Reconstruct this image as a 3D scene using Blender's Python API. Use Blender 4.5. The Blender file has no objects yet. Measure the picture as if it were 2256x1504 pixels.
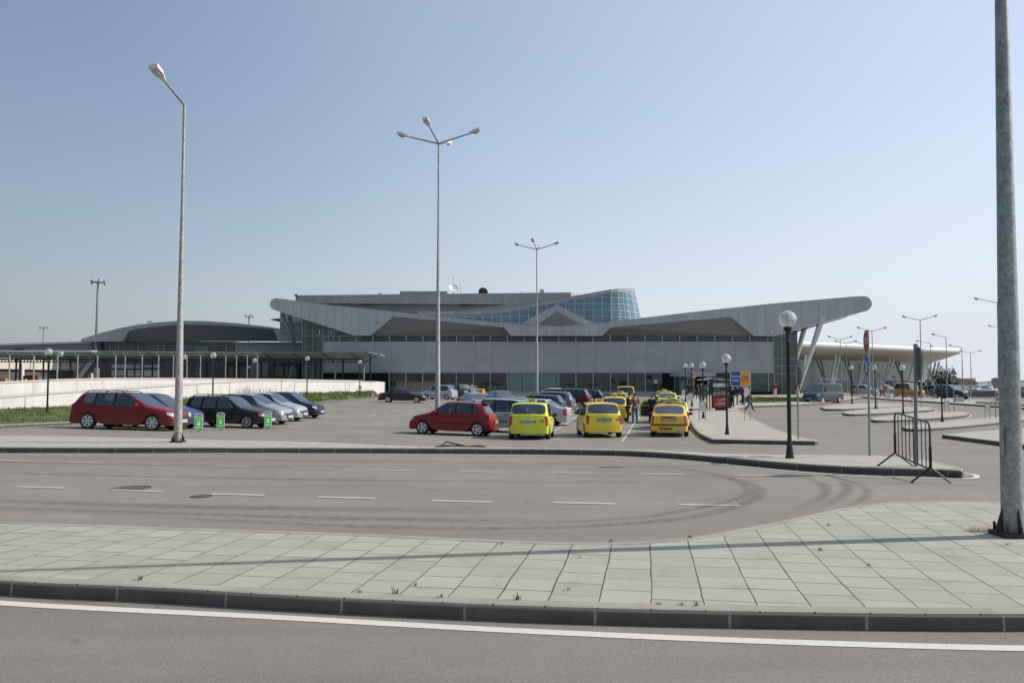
import bpy, bmesh, math, random
from mathutils import Vector, Matrix
random.seed(7)
R = math.radians
scn = bpy.context.scene
COL = scn.collection
F = 1829.0; CX = 1128.0; CY = 752.0; EYE = 1.84; PITCH = math.atan(88/F)
# ------------------------------------------------------------- camera
cd = bpy.data.cameras.new('camera'); cam = bpy.data.objects.new('camera', cd); COL.objects.link(cam)
cam.location = (0, 0, EYE); cam.rotation_euler = (math.pi/2 + PITCH, 0, 0)
cd.sensor_width = 36; cd.lens = F/2256*36; cd.clip_end = 6000; cd.clip_start = 0.1
scn.camera = cam
def ray(px, py):
    dx = (px-CX)/F; dy = (CY-py)/F
    return (dx, math.cos(PITCH)-dy*math.sin(PITCH), math.sin(PITCH)+dy*math.cos(PITCH))
def P(px, py, Y):                      # point seen at a pixel, Y metres ahead
    d = ray(px, py); t = Y/d[1]
    return Vector((d[0]*t, Y, EYE+d[2]*t))
PB = [(-60,0),(10,0),(14,-.02),(20,-.12),(24,-.24),(28,-.36),(32,-.47),(36,-.56),(40,-.60),(52,-.60),(60,-.50),(68,-.42),(80,-.36),(100,-.20),(116,-.08),(5000,-.08)]
TB = [(-60,0),(20,0),(32,1),(52,1),(80,.6),(100,.6),(116,0),(5000,0)]
def lerp(tb, y):
    if y <= tb[0][0]: return tb[0][1]
    for (a, u), (b, v) in zip(tb, tb[1:]):
        if y <= b: return u+(v-u)*(y-a)/(b-a)
    return tb[-1][1]
def grd(x, y):
    return lerp(PB, y) + .027*min(max(-x, 0), 25)*lerp(TB, y)
def G(px, py, h=0.0):                  # ground point under a pixel
    d = ray(px, py); a, b = 1.5, 4.0
    f = lambda t: EYE+d[2]*t - grd(d[0]*t, d[1]*t) - h
    while f(b) > 0 and b < 4000: a = b; b *= 1.12
    for _ in range(40):
        m = (a+b)/2
        if f(m) > 0: a = m
        else: b = m
    return Vector((d[0]*b, d[1]*b, grd(d[0]*b, d[1]*b)+h))
def onY(px, Y, h=0.0):                 # ground point in a pixel column, Y metres ahead
    x = (px-CX)/F*Y/math.cos(PITCH)*1.0
    return Vector((x, Y, grd(x, Y)+h))
# ------------------------------------------------------------- tagging
def tag(o, label=None, cat=None, group=None, kind=None):
    if label: o['label'] = label
    if cat: o['category'] = cat
    if group: o['group'] = group
    if kind: o['kind'] = kind
    return o
def thing(name, label, cat, loc=(0,0,0), rz=0.0, group=None):
    o = bpy.data.objects.new(name, None); COL.objects.link(o)
    o.location = loc; o.rotation_euler = (0, 0, rz); o.empty_display_size = .2
    return tag(o, label, cat, group)
def copy_tree(o, parent=None):
    c = o.copy(); COL.objects.link(c)
    if parent: c.parent = parent
    for ch in list(o.children): copy_tree(ch, c)
    return c
# ------------------------------------------------------------- mesh builder
class MB:
    def __init__(s): s.v = []; s.f = []; s.m = []; s.uv = []; s.mi = 0
    def face(s, pts, uv=None):
        n = len(s.v); s.v += [tuple(p) for p in pts]; s.f.append(tuple(range(n, n+len(pts)))); s.m.append(s.mi)
        s.uv.append(uv or [(0, 0)]*len(pts)); return s
    def box(s, c, d, rz=0.0, tilt=None):
        x, y, z = d[0]/2, d[1]/2, d[2]/2
        M = Matrix.Rotation(rz, 3, 'Z')
        if tilt: M = M @ Matrix.Rotation(tilt[1], 3, tilt[0])
        p = [Vector(c)+M @ Vector((a*x, b*y, e*z)) for a in (-1, 1) for b in (-1, 1) for e in (-1, 1)]
        for q in ((0,1,3,2),(4,6,7,5),(0,4,5,1),(2,3,7,6),(0,2,6,4),(1,5,7,3)): s.face([p[i] for i in q])
        return s
    def prism(s, poly, ext, cap0=True, cap1=True):
        e = Vector(ext); a = [Vector(p) for p in poly]; b = [p+e for p in a]; n = len(a)
        if cap0: s.face(a)
        if cap1: s.face(b[::-1])
        for i in range(n):
            j = (i+1) % n; s.face([a[j], a[i], b[i], b[j]])
        return s
    def cyl(s, p0, p1, r0, r1=None, n=12, caps=True):
        r1 = r0 if r1 is None else r1
        p0 = Vector(p0); p1 = Vector(p1); d = (p1-p0).normalized()
        u = d.orthogonal().normalized() if abs(d.z) < .99 else Vector((1, 0, 0)); w = d.cross(u).normalized(); u = w.cross(d)
        A = [p0+(u*math.cos(2*math.pi*i/n)+w*math.sin(2*math.pi*i/n))*r0 for i in range(n)]
        B = [p1+(u*math.cos(2*math.pi*i/n)+w*math.sin(2*math.pi*i/n))*r1 for i in range(n)]
        for i in range(n):
            j = (i+1) % n; s.face([A[i], A[j], B[j], B[i]])
        if caps: s.face(A[::-1]); s.face(B)
        return s
    def tube(s, pts, r, n=8):
        for a, b in zip(pts, pts[1:]): s.cyl(a, b, r, r, n)
        for p in pts[1:-1]: s.sphere(p, r, 6, 4)
        return s
    def sphere(s, c, r, nu=16, nv=10, sc=(1,1,1)):
        c = Vector(c); g = []
        for j in range(nv+1):
            t = math.pi*j/nv
            g.append([c+Vector((sc[0]*r*math.sin(t)*math.cos(2*math.pi*i/nu), sc[1]*r*math.sin(t)*math.sin(2*math.pi*i/nu), sc[2]*r*math.cos(t))) for i in range(nu)])
        for j in range(nv):
            for i in range(nu):
                k = (i+1) % nu
                if j == 0: s.face([g[0][0], g[1][i], g[1][k]])
                elif j == nv-1: s.face([g[j][i], g[nv][0], g[j][k]])
                else: s.face([g[j][i], g[j+1][i], g[j+1][k], g[j][k]])
        return s
    def lathe(s, prof, c=(0,0,0), n=24, axis='z'):
        c = Vector(c); g = []
        for r, z in prof:
            row = []
            for i in range(n):
                a = 2*math.pi*i/n; x, y = r*math.cos(a), r*math.sin(a)
                row.append(c+(Vector((x, y, z)) if axis == 'z' else Vector((x, z, y))))
            g.append(row)
        for j in range(len(g)-1):
            for i in range(n):
                k = (i+1) % n
                q = [g[j][i], g[j][k], g[j+1][k], g[j+1][i]]
                s.face(q if axis == 'z' else q[::-1])
        return s
    def build(s, name, mats, parent=None, smooth=False, world=False, weld=None):
        me = bpy.data.meshes.new(name)
        v = s.v
        if world and parent: L = parent.location; v = [(a[0]-L[0], a[1]-L[1], a[2]-L[2]) for a in v]
        me.from_pydata([tuple(p) for p in v], [], s.f)
        if not isinstance(mats, (list, tuple)): mats = [mats]
        for m in mats: me.materials.append(m)
        me.polygons.foreach_set('material_index', s.m)
        ul = me.uv_layers.new(name='UVMap'); flat = []
        for q in s.uv:
            for a in q: flat += [a[0], a[1]]
        ul.data.foreach_set('uv', flat)
        bm = bmesh.new(); bm.from_mesh(me)
        bmesh.ops.remove_doubles(bm, verts=bm.verts, dist=weld or 1e-5)
        bm.to_mesh(me); bm.free()
        if smooth: shade(me, 38 if smooth is True else smooth)
        me.update()
        o = bpy.data.objects.new(name, me); COL.objects.link(o)
        if parent: o.parent = parent
        return o
def shade(me, ang=38):
    me.polygons.foreach_set('use_smooth', [True]*len(me.polygons)); me.set_sharp_from_angle(angle=R(ang))
def newell(pts):
    n = Vector((0,0,0))
    for a, b in zip(pts, pts[1:]+pts[:1]): n += Vector(((a[1]-b[1])*(a[2]+b[2]), (a[2]-b[2])*(a[0]+b[0]), (a[0]-b[0])*(a[1]+b[1])))
    return n
def text_mb(mb, txt, origin, xdir, ydir, size, align='CENTER', bold=0.0, squash=1.0):
    """raised lettering added to mb as flat faces; origin = centre"""
    cu = bpy.data.curves.new('t', 'FONT'); cu.body = txt; cu.size = size; cu.align_x = align; cu.align_y = 'CENTER'; cu.offset = bold; cu.resolution_u = 3
    ob = bpy.data.objects.new('t', cu); COL.objects.link(ob)
    dg = bpy.context.evaluated_depsgraph_get(); ev = ob.evaluated_get(dg); me = ev.to_mesh()
    o = Vector(origin); X = Vector(xdir); Yv = Vector(ydir)
    vs = [o+X*(v.co.x*squash)+Yv*v.co.y for v in me.vertices]
    for p in me.polygons: mb.face([vs[i] for i in p.vertices])
    ev.to_mesh_clear(); bpy.data.objects.remove(ob); bpy.data.curves.remove(cu)
# ------------------------------------------------------------- materials
class NT:
    def __init__(s, name):
        s.m = bpy.data.materials.new(name); s.m.use_nodes = True; s.t = s.m.node_tree; s.t.nodes.clear()
        s.out = s.n('ShaderNodeOutputMaterial'); s.b = s.n('ShaderNodeBsdfPrincipled'); s.l(s.b.outputs[0], s.out.inputs[0])
    def n(s, t, **k):
        o = s.t.nodes.new(t)
        for a, b in k.items(): setattr(o, a, b)
        return o
    def l(s, a, b): s.t.links.new(a, b)
    def set(s, **k):
        for a, b in k.items(): s.b.inputs[a.replace('_', ' ')].default_value = b
    def coord(s, kind='Object', scale=(1,1,1), rot=(0,0,0), loc=(0,0,0)):
        c = s.n('ShaderNodeTexCoord'); m = s.n('ShaderNodeMapping'); s.l(c.outputs[kind], m.inputs[0])
        m.inputs['Scale'].default_value = scale; m.inputs['Rotation'].default_value = rot; m.inputs['Location'].default_value = loc
        return m.outputs[0]
    def noise(s, vec, scale, detail=4, rough=.6, dist=0):
        n = s.n('ShaderNodeTexNoise'); n.inputs['Scale'].default_value = scale; n.inputs['Detail'].default_value = detail
        n.inputs['Roughness'].default_value = rough; n.inputs['Distortion'].default_value = dist; s.l(vec, n.inputs['Vector']); return n.outputs['Fac']
    def ramp(s, fac, stops):
        r = s.n('ShaderNodeValToRGB'); s.l(fac, r.inputs[0]); e = r.color_ramp.elements
        while len(e) < len(stops): e.new(.5)
        for k, (p, c) in zip(e, stops):
            k.position = p; k.color = (c, c, c, 1) if isinstance(c, (int, float)) else (*c[:3], 1)
        return r.outputs[0]
    def mix(s, fac, a, b, mode='MIX'):
        m = s.n('ShaderNodeMix', data_type='RGBA', blend_type=mode)
        for i, v in ((0, fac), (6, a), (7, b)):
            if isinstance(v, (int, float)): m.inputs[i].default_value = v if i == 0 else (v, v, v, 1)
            elif isinstance(v, (tuple, list)): m.inputs[i].default_value = (*v[:3], 1)
            else: s.l(v, m.inputs[i])
        return m.outputs[2]
    def math(s, op, a, b=0.0, c=0.0):
        m = s.n('ShaderNodeMath', operation=op)
        for i, v in enumerate((a, b, c)):
            if isinstance(v, (int, float)): m.inputs[i].default_value = v
            else: s.l(v, m.inputs[i])
        return m.outputs[0]
    def sep(s, vec):
        x = s.n('ShaderNodeSeparateXYZ'); s.l(vec, x.inputs[0]); return x.outputs
    def base(s, c): s.l(c, s.b.inputs['Base Color'])
    def bump(s, h, st=.3, d=.01):
        b = s.n('ShaderNodeBump'); b.inputs['Strength'].default_value = st; b.inputs['Distance'].default_value = d
        s.l(h, b.inputs['Height']); s.l(b.outputs[0], s.b.inputs['Normal'])
    def line(s, x, period, width, off=0.0):       # 1 inside a thin line every period
        a = s.math('ADD', x, off+1000*period); m = s.math('MODULO', a, period)
        return s.math('LESS_THAN', m, width)
def plain(name, col, rough=.5, metal=0.0, spec=.5, var=.12, nscale=6.0, coat=0.0, bump=0):
    k = NT(name); k.set(Roughness=rough, Metallic=metal, Specular_IOR_Level=spec)
    if coat: k.set(Coat_Weight=coat, Coat_Roughness=.05)
    v = k.coord(); n = k.noise(v, nscale, 5)
    lo = tuple(c*(1-var) for c in col); hi = tuple(min(1, c*(1+var)) for c in col)
    k.base(k.ramp(n, [(.3, lo), (.7, hi)]))
    if bump: k.bump(n, bump, .02)
    return k.m
def asphalt(name, c, warm=(1.03,.945,.81), streak=True):
    k = NT(name); v = k.coord(); k.set(Roughness=.92, Specular_IOR_Level=.25)
    big = k.noise(v, .22, 5, .65); vs = k.coord(scale=(.12, 1.6, 1)); st = k.noise(vs, 1.0, 5, .6, .4)
    fine = k.noise(v, 60, 4, .75); spk = k.noise(v, 170, 2, .8)
    a = k.ramp(big, [(.3, tuple(c*.86*w for w in warm)), (.7, tuple(c*1.12*w for w in warm))])
    b = k.mix(.55 if streak else .2, a, k.ramp(st, [(.3, .84), (.5, 1.0), (.75, 1.10)]), 'MULTIPLY')
    d = k.mix(.8, b, k.ramp(fine, [(.25, .78), (.75, 1.2)]), 'MULTIPLY')
    e = k.mix(.8, d, k.ramp(spk, [(.3, .58), (.5, 1.0), (.70, 1.75)]), 'MULTIPLY')
    # sparse tar stains and sealed cracks
    vo = k.n('ShaderNodeTexVoronoi', feature='DISTANCE_TO_EDGE'); vo.inputs['Scale'].default_value = .17
    wob = k.n('ShaderNodeVectorMath', operation='ADD'); nz = k.n('ShaderNodeTexNoise'); nz.inputs['Scale'].default_value = 1.1; nz.inputs['Detail'].default_value = 6
    k.l(v, nz.inputs['Vector']); sc = k.n('ShaderNodeVectorMath', operation='SCALE'); sc.inputs['Scale'].default_value = 1.6
    k.l(nz.outputs['Color'], sc.inputs[0]); k.l(v, wob.inputs[0]); k.l(sc.outputs[0], wob.inputs[1]); k.l(wob.outputs[0], vo.inputs['Vector'])
    cr = k.ramp(vo.outputs[0], [(0, .0), (.0035, 1.0)])
    gate = k.ramp(k.noise(v, .35, 2), [(.52, 1.0), (.58, 0.0)])
    cr2 = k.mix(gate, cr, 1.0)
    f = k.mix(.35, e, cr2, 'MULTIPLY')
    sp = k.ramp(k.noise(v, 1.7, 2), [(.69, 1.0), (.72, .8)])
    k.base(k.mix(1.0, f, sp, 'MULTIPLY')); k.bump(fine, .35, .008)
    return k.m
M = {}
M['asphalt'] = asphalt('asphalt', .222)
M['asphalt_near'] = asphalt('asphalt_road_near', .205, (1.03, .935, .81))
def paving(name, rot, c=(.385,.372,.305), tile=.4):
    k = NT(name); k.set(Roughness=.85, Specular_IOR_Level=.3)
    v0 = k.coord(rot=(0, 0, rot)); nz = k.n('ShaderNodeTexNoise'); nz.inputs['Scale'].default_value = 1.3; k.l(v0, nz.inputs['Vector'])
    sc = k.n('ShaderNodeVectorMath', operation='SCALE'); sc.inputs['Scale'].default_value = .035; k.l(nz.outputs['Color'], sc.inputs[0])
    ad = k.n('ShaderNodeVectorMath', operation='ADD'); k.l(v0, ad.inputs[0]); k.l(sc.outputs[0], ad.inputs[1]); v = ad.outputs[0]
    xyz = k.sep(v)
    # continuous joints run along local x; cross joints are staggered strip by strip
    row = k.math('FLOOR', k.math('DIVIDE', xyz[1], tile))
    wn = k.n('ShaderNodeTexWhiteNoise', noise_dimensions='1D'); k.l(row, wn.inputs['W'])
    xs = k.math('ADD', k.math('DIVIDE', xyz[0], tile), wn.outputs[0])
    cell = k.math('FLOOR', xs)
    cb = k.n('ShaderNodeCombineXYZ'); k.l(row, cb.inputs[0]); k.l(cell, cb.inputs[1])
    w2 = k.n('ShaderNodeTexWhiteNoise', noise_dimensions='3D'); k.l(cb.outputs[0], w2.inputs['Vector'])
    fy = k.math('FRACT', k.math('DIVIDE', xyz[1], tile)); fx = k.math('FRACT', xs)
    j1 = k.math('LESS_THAN', fy, k.math('MULTIPLY_ADD', k.noise(v0, 1.5, 3), .05, .004))
    thin = k.math('MULTIPLY_ADD', w2.outputs[0], .036, .012)
    j2 = k.math('LESS_THAN', fx, thin)
    j = k.math('MAXIMUM', j1, j2)
    tone = k.ramp(w2.outputs[0], [(0, tuple(a*.90 for a in c)), (.5, c), (1, tuple(a*1.05 for a in c))])
    sp = k.noise(v0, 90, 3, .7); bl = k.noise(v0, 2.2, 5, .7)
    t2 = k.mix(.8, tone, k.ramp(bl, [(.25, .74), (.45, .98), (.8, 1.07)]), 'MULTIPLY')
    t3 = k.mix(.7, t2, k.ramp(sp, [(.3, .84), (.7, 1.12)]), 'MULTIPLY')
    t4 = k.mix(1, t3, k.ramp(k.noise(v0, 5.5, 3), [(.66, 1.0), (.74, .82)]), 'MULTIPLY')
    dk = k.mix(j, t4, (.085, .075, .06)); k.base(dk)
    h = k.mix(.12, k.ramp(j, [(0, 1.0), (1, 0.0)]), sp); k.bump(h, .6, .012)
    return k.m
M['paving'] = paving('paving_slabs', R(-90+9.3))
M['paving_far'] = paving('paving_slabs_far', R(-90-4), (.42,.395,.34), .5)
def kerbmat():
    k = NT('kerb_concrete'); k.set(Roughness=.85, Specular_IOR_Level=.25)
    uv = k.coord('UV'); x = k.sep(uv); v = k.coord()
    j = k.line(x[0], 1.0, .014); n = k.noise(v, 3.0, 6, .7); n2 = k.noise(v, 45, 4, .7)
    cell = k.math('FLOOR', x[0]); wn = k.n('ShaderNodeTexWhiteNoise', noise_dimensions='1D'); k.l(cell, wn.inputs['W'])
    a = k.ramp(n, [(.25, (.27,.255,.22)), (.6, (.35,.335,.28)), (.85, (.39,.375,.32))])
    b = k.mix(.8, a, k.ramp(wn.outputs[0], [(0, .82), (1, 1.08)]), 'MULTIPLY')
    c = k.mix(.7, b, k.ramp(n2, [(.3, .85), (.7, 1.1)]), 'MULTIPLY')
    # shade painted into the upright kerb face, mortar at the joints
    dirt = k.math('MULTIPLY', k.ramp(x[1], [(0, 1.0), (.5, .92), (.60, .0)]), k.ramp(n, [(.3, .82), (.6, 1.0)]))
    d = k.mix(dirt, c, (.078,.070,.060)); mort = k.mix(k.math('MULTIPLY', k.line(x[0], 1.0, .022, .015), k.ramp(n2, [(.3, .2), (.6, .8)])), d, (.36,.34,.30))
    k.base(mort)
    k.bump(n2, .3, .006); return k.m
M['kerb'] = kerbmat()
def paintmat(name, c, wear=.5):
    k = NT(name); k.set(Roughness=.75, Specular_IOR_Level=.3); v = k.coord()
    n = k.noise(v, 9, 6, .8); n2 = k.noise(v, 70, 3, .8)
    a = k.ramp(n, [(.18, tuple(x*.45 for x in c)), (.34, c)])
    k.base(k.mix(wear, a, k.ramp(n2, [(.32, .6), (.5, 1.0)]), 'MULTIPLY')); return k.m
M['line'] = paintmat('road_paint', (.64,.62,.575), .8)
M['line_worn'] = paintmat('road_paint_worn', (.50,.48,.44), .8)
def tyremark():
    k = NT('tyre_rubber_mark'); k.set(Roughness=.9, Specular_IOR_Level=.2); k.set(Base_Color=(.045,.043,.042,1))
    x = k.sep(k.coord('UV')); v = k.coord(); n = k.noise(v, 7, 4, .7)
    e = k.math('MULTIPLY', k.math('MULTIPLY', x[1], k.math('SUBTRACT', 1.0, x[1])), 4.0)
    ends = k.math('MULTIPLY', k.math('MULTIPLY', x[0], k.math('SUBTRACT', 1.0, x[0])), 4.0)
    a = k.math('MULTIPLY', k.math('MULTIPLY', e, ends), k.ramp(n, [(.35, .0), (.7, .42)]))
    k.l(a, k.b.inputs['Alpha']); return k.m
M['tyremark'] = tyremark()
def grassmat(name, a, b, c=(.17,.14,.075)):
    k = NT(name); k.set(Roughness=.9, Specular_IOR_Level=.15); v = k.coord(); n = k.noise(v, 1.1, 6, .7); n2 = k.noise(v, 14, 3, .7)
    k.base(k.mix(.6, k.ramp(n, [(.3, a), (.52, b), (.68, c)]), k.ramp(n2, [(.25, .6), (.75, 1.3)]), 'MULTIPLY')); return k.m
M['grass'] = grassmat('grass_turf', (.055,.085,.025), (.09,.13,.035))
M['blade'] = grassmat('grass_blade', (.07,.12,.03), (.12,.17,.05), (.24,.19,.10))
M['dry'] = grassmat('dry_grass', (.25,.17,.09), (.32,.23,.13), (.2,.13,.07))
M['earth'] = plain('earth_verge', (.16,.13,.10), .95, var=.3, nscale=2)
def panelmat(name, c, px, pz, rough=.45, jw=.035, off=(0,0), metal=.0, jc=.35):
    k = NT(name); k.set(Roughness=rough, Metallic=metal, Specular_IOR_Level=.5)
    g = k.n('ShaderNodeNewGeometry'); x = k.sep(g.outputs['Position'])
    js = []
    if px: js.append(k.line(x[0], px, jw, off[0]))
    if pz: js.append(k.line(x[2], pz, jw*.6, off[1]))
    j = js[0] if len(js) == 1 else k.math('MAXIMUM', js[0], js[1])
    cb = k.n('ShaderNodeCombineXYZ')
    if px: k.l(k.math('FLOOR', k.math('DIVIDE', k.math('ADD', x[0], off[0]+1000*px), px)), cb.inputs[0])
    if pz: k.l(k.math('FLOOR', k.math('DIVIDE', k.math('ADD', x[2], off[1]+1000*pz), pz)), cb.inputs[1])
    wn = k.n('ShaderNodeTexWhiteNoise', noise_dimensions='3D'); k.l(cb.outputs[0], wn.inputs['Vector'])
    t = k.ramp(wn.outputs[0], [(0, tuple(a*.94 for a in c)), (1, tuple(a*1.05 for a in c))])
    n = k.noise(k.coord(scale=(1, 1, .25)), .8, 5, .6)
    t2 = k.mix(.6, t, k.ramp(n, [(.3, .88), (.7, 1.1)]), 'MULTIPLY')
    k.base(k.mix(j, t2, tuple(a*jc for a in c))); return k.m
M['fascia'] = panelmat('roof_edge_panels', (.41,.42,.435), 1.19, None, .42)
M['wallpanel'] = panelmat('facade_panels', (.37,.38,.395), 2.39, 1.035, .42, .05, (.35, .72), jc=.62)
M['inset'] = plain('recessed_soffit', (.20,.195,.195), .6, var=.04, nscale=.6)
M['hallroof'] = panelmat('hall_roof_panels', (.34,.345,.36), 1.5, None, .5)
M['upper'] = panelmat('upper_storey_panels', (.33,.33,.33), 1.5, None, .55)
M['upper2'] = plain('upper_storey_wall', (.26,.26,.265), .6, var=.05, nscale=.5)
M['white'] = plain('white_painted_metal', (.62,.62,.60), .4, var=.05)
M['whitecol'] = plain('white_column_paint', (.60,.59,.56), .45, var=.06)
M['mullion'] = plain('aluminium_mullion', (.30,.32,.32), .35, .3, var=.05)
def glassmat(name, c, rough=.04, spec=.8, var=.5, ns=.35, grid=None, gc=(.5,.55,.55), metal=0.0):
    k = NT(name); k.set(Roughness=rough, Specular_IOR_Level=spec, Metallic=metal)
    v = k.coord(scale=(1, 1, 1.6)); n = k.noise(v, ns, 4, .6)
    t = k.ramp(n, [(.3, tuple(a*(1-var) for a in c)), (.7, tuple(a*(1+var) for a in c))])
    if grid:
        x = k.sep(k.coord('UV')); j = k.math('MAXIMUM', k.line(x[0], grid[0], grid[2]), k.line(x[1], grid[1], grid[2]*.8))
        t = k.mix(j, t, gc); rr = k.math('MULTIPLY_ADD', j, .4, rough); k.l(rr, k.b.inputs['Roughness'])
        cb = k.n('ShaderNodeCombineXYZ'); k.l(k.math('FLOOR', k.math('DIVIDE', x[0], grid[0])), cb.inputs[0]); k.l(k.math('FLOOR', k.math('DIVIDE', x[1], grid[1])), cb.inputs[1])
        wn = k.n('ShaderNodeTexWhiteNoise', noise_dimensions='3D'); k.l(cb.outputs[0], wn.inputs['Vector'])
        t = k.mix(.5, t, k.ramp(wn.outputs[0], [(0, .75), (1, 1.2)]), 'MULTIPLY')
    k.base(t); return k.m
M['glass_dark'] = glassmat('dark_glazing', (.016,.022,.021))
M['glass_clear'] = glassmat('clerestory_glazing', (.03,.04,.04), .06, .6)
M['glass_green'] = glassmat('green_glazing', (.045,.075,.068), .05, .7, .55, .5)
M['glass_frost'] = glassmat('frosted_glazing', (.15,.235,.22), .25, .5, .06)
M['glass_blue'] = glassmat('blue_curtain_wall', (.075,.17,.21), .08, .8, .35, .18, (1.45, 1.0, .08), (.40,.47,.48))
M['glass_hall'] = glassmat('hall_curtain_wall', (.30,.37,.36), .12, .6, .35, .2, (3.0, 3.0, .09), (.45,.48,.48))
M['glass_teal'] = glassmat('teal_glazing', (.05,.085,.10), .06, .7, .4, .3, (1.5, 3.0, .08), (.16,.20,.20))
M['roofglass'] = glassmat('canopy_roof_glass', (.26,.34,.30), .3, .5, .15, .6)
M['steel_dark'] = plain('dark_green_steel', (.045,.055,.05), .5, .2)
M['steel_grey'] = plain('grey_steel', (.22,.23,.23), .5, .2)
M['dark'] = plain('dark_void', (.02,.022,.022), .8)
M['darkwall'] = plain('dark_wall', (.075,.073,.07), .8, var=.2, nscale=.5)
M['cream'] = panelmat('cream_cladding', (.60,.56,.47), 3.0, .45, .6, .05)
def wallmat():
    k = NT('white_rendered_wall'); k.set(Roughness=.85, Specular_IOR_Level=.25); v = k.coord(); n = k.noise(v, .7, 5); dr = k.noise(k.coord(scale=(2.2, 2.2, .12)), 1.6, 5, .7)
    a = k.ramp(n, [(.3, (.60,.57,.54)), (.7, (.70,.67,.64))]); k.base(k.mix(.75, a, k.ramp(dr, [(.3, .70), (.48, 1.0)]), 'MULTIPLY')); k.bump(k.noise(v, 30, 3), .15, .01); return k.m
M['whitewall'] = wallmat()
M['coping'] = plain('wall_coping', (.50,.48,.46), .7, var=.08)
def galv(name, c=(.30,.33,.32)):
    k = NT(name); k.set(Roughness=.55, Metallic=.35, Specular_IOR_Level=.5)
    v = k.coord(scale=(1, 1, .7)); vo = k.n('ShaderNodeTexVoronoi'); vo.inputs['Scale'].default_value = 34; k.l(v, vo.inputs['Vector'])
    n = k.noise(v, 9, 5, .7)
    a = k.ramp(n, [(.3, tuple(x*.62 for x in c)), (.55, c), (.8, tuple(x*1.35 for x in c))])
    xx = k.sep(vo.outputs['Color']); k.base(k.mix(.7, a, k.ramp(xx[0], [(0, .75), (1, 1.25)]), 'MULTIPLY'))
    k.bump(n, .15, .004); return k.m
M['galv'] = galv('galvanised_steel'); M['galv_light'] = galv('weathered_galvanised_steel', (.40,.38,.36))
M['blackpaint'] = plain('black_paint', (.012,.012,.013), .38, var=.2)
M['rust'] = plain('rusty_iron', (.05,.035,.03), .8, var=.4, nscale=20)
M['plastic_white'] = plain('lamp_housing', (.62,.61,.58), .5, var=.04)
M['lens'] = plain('lamp_lens', (.42,.44,.45), .12, var=.1)
def clear(name, tint=(.86,.9,.9), refl=.10, rough=.02, lw=.55, gl=(.9,.9,.9), milk=0):
    k = NT(name); k.t.nodes.remove(k.b)
    tr = k.n('ShaderNodeBsdfTransparent'); tr.inputs[0].default_value = (*tint, 1); g = k.n('ShaderNodeBsdfGlossy'); g.inputs['Roughness'].default_value = rough; g.inputs[0].default_value = (*gl, 1)
    w = k.n('ShaderNodeLayerWeight'); w.inputs[0].default_value = lw
    f = k.math('ADD', k.math('MULTIPLY', w.outputs['Facing'], .55), refl); mx = k.n('ShaderNodeMixShader')
    k.l(f, mx.inputs[0])
    if milk:
        df = k.n('ShaderNodeBsdfDiffuse'); df.inputs[0].default_value = (.9, .9, .9, 1); m2 = k.n('ShaderNodeMixShader'); m2.inputs[0].default_value = milk; k.l(tr.outputs[0], m2.inputs[1]); k.l(df.outputs[0], m2.inputs[2]); tr = m2
    k.l(tr.outputs[0], mx.inputs[1]); k.l(g.outputs[0], mx.inputs[2]); k.l(mx.outputs[0], k.out.inputs[0]); return k.m
M['globe'] = clear('clear_globe', (.93,.95,.95), .16, milk=.26)
M['carglass'] = clear('car_glass', (.22,.26,.26), .10, .02, .4, (.8,.85,.9))
def carpaint(name, c, metal=0.0, rough=.35):
    k = NT(name); k.set(Roughness=rough, Metallic=metal, Specular_IOR_Level=.28, Coat_Weight=.30, Coat_Roughness=.03)
    v = k.coord(); n = k.noise(v, 2.5, 4, .6); g = k.n('ShaderNodeNewGeometry')
    z = k.sep(v)[2]
    a = k.ramp(n, [(.3, tuple(x*.95 for x in c)), (.7, tuple(x*1.04 for x in c))])
    dust = k.math('MULTIPLY', k.ramp(z, [(.2, .22), (.6, .02)]), k.ramp(k.noise(v, 6, 4), [(.35, .3), (.7, 1.0)]))
    b = k.mix(dust, a, (.22,.20,.175))
    u = k.sep(k.coord('UV')); seam = k.math('MAXIMUM', k.math('MAXIMUM', k.math('COMPARE', u[0], 0.0, .010), k.math('COMPARE', u[0], 1.10, .010)), k.math('COMPARE', u[0], -.92, .010))
    seam = k.math('MULTIPLY', seam, k.math('MULTIPLY', k.math('GREATER_THAN', u[1], .32), k.math('LESS_THAN', u[1], .98))); b = k.mix(k.math('MULTIPLY', seam, .75), b, (.01, .01, .01)); k.base(k.mix(g.outputs['Backfacing'], b, (.03,.03,.032))); return k.m
PC = {'red': ((.15,.005,.006), .0), 'red2': ((.21,.008,.008), .0), 'black': ((.010,.010,.012), 0), 'blue': ((.035,.06,.13), .25), 'navy': ((.012,.014,.045), .2),
      'silver': ((.42,.44,.47), .55), 'silver2': ((.50,.51,.52), .5), 'white': ((.72,.72,.72), 0), 'yellow': ((.78,.50,.04), 0), 'lime': ((.66,.68,.05), 0),
      'yellow2': ((.78,.60,.05), 0), 'gold': ((.72,.38,.03), 0), 'maroon': ((.10,.012,.015), .2), 'darkgreen': ((.03,.06,.055), .3), 'grey': ((.16,.17,.18), .4), 'brown': ((.022,.018,.018), .2),
      'lightblue': ((.16,.24,.36), .4), 'vanblue': ((.085,.10,.125), .3), 'orange': ((.62,.22,.06), 0)}
for q, (c, mt) in PC.items(): M['p_'+q] = carpaint('car_paint_'+q, c, mt)
M['rubber'] = plain('tyre_rubber', (.018,.018,.018), .85, var=.25, nscale=12)
M['rim'] = plain('alloy_rim', (.52,.52,.53), .3, .6, var=.06)
M['trim'] = plain('black_trim', (.018,.018,.02), .6)
M['under'] = plain('underbody', (.012,.012,.012), .9)
M['headlight'] = plain('headlight_glass', (.62,.64,.66), .08, .3, var=.25, nscale=14, coat=.8)
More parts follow.
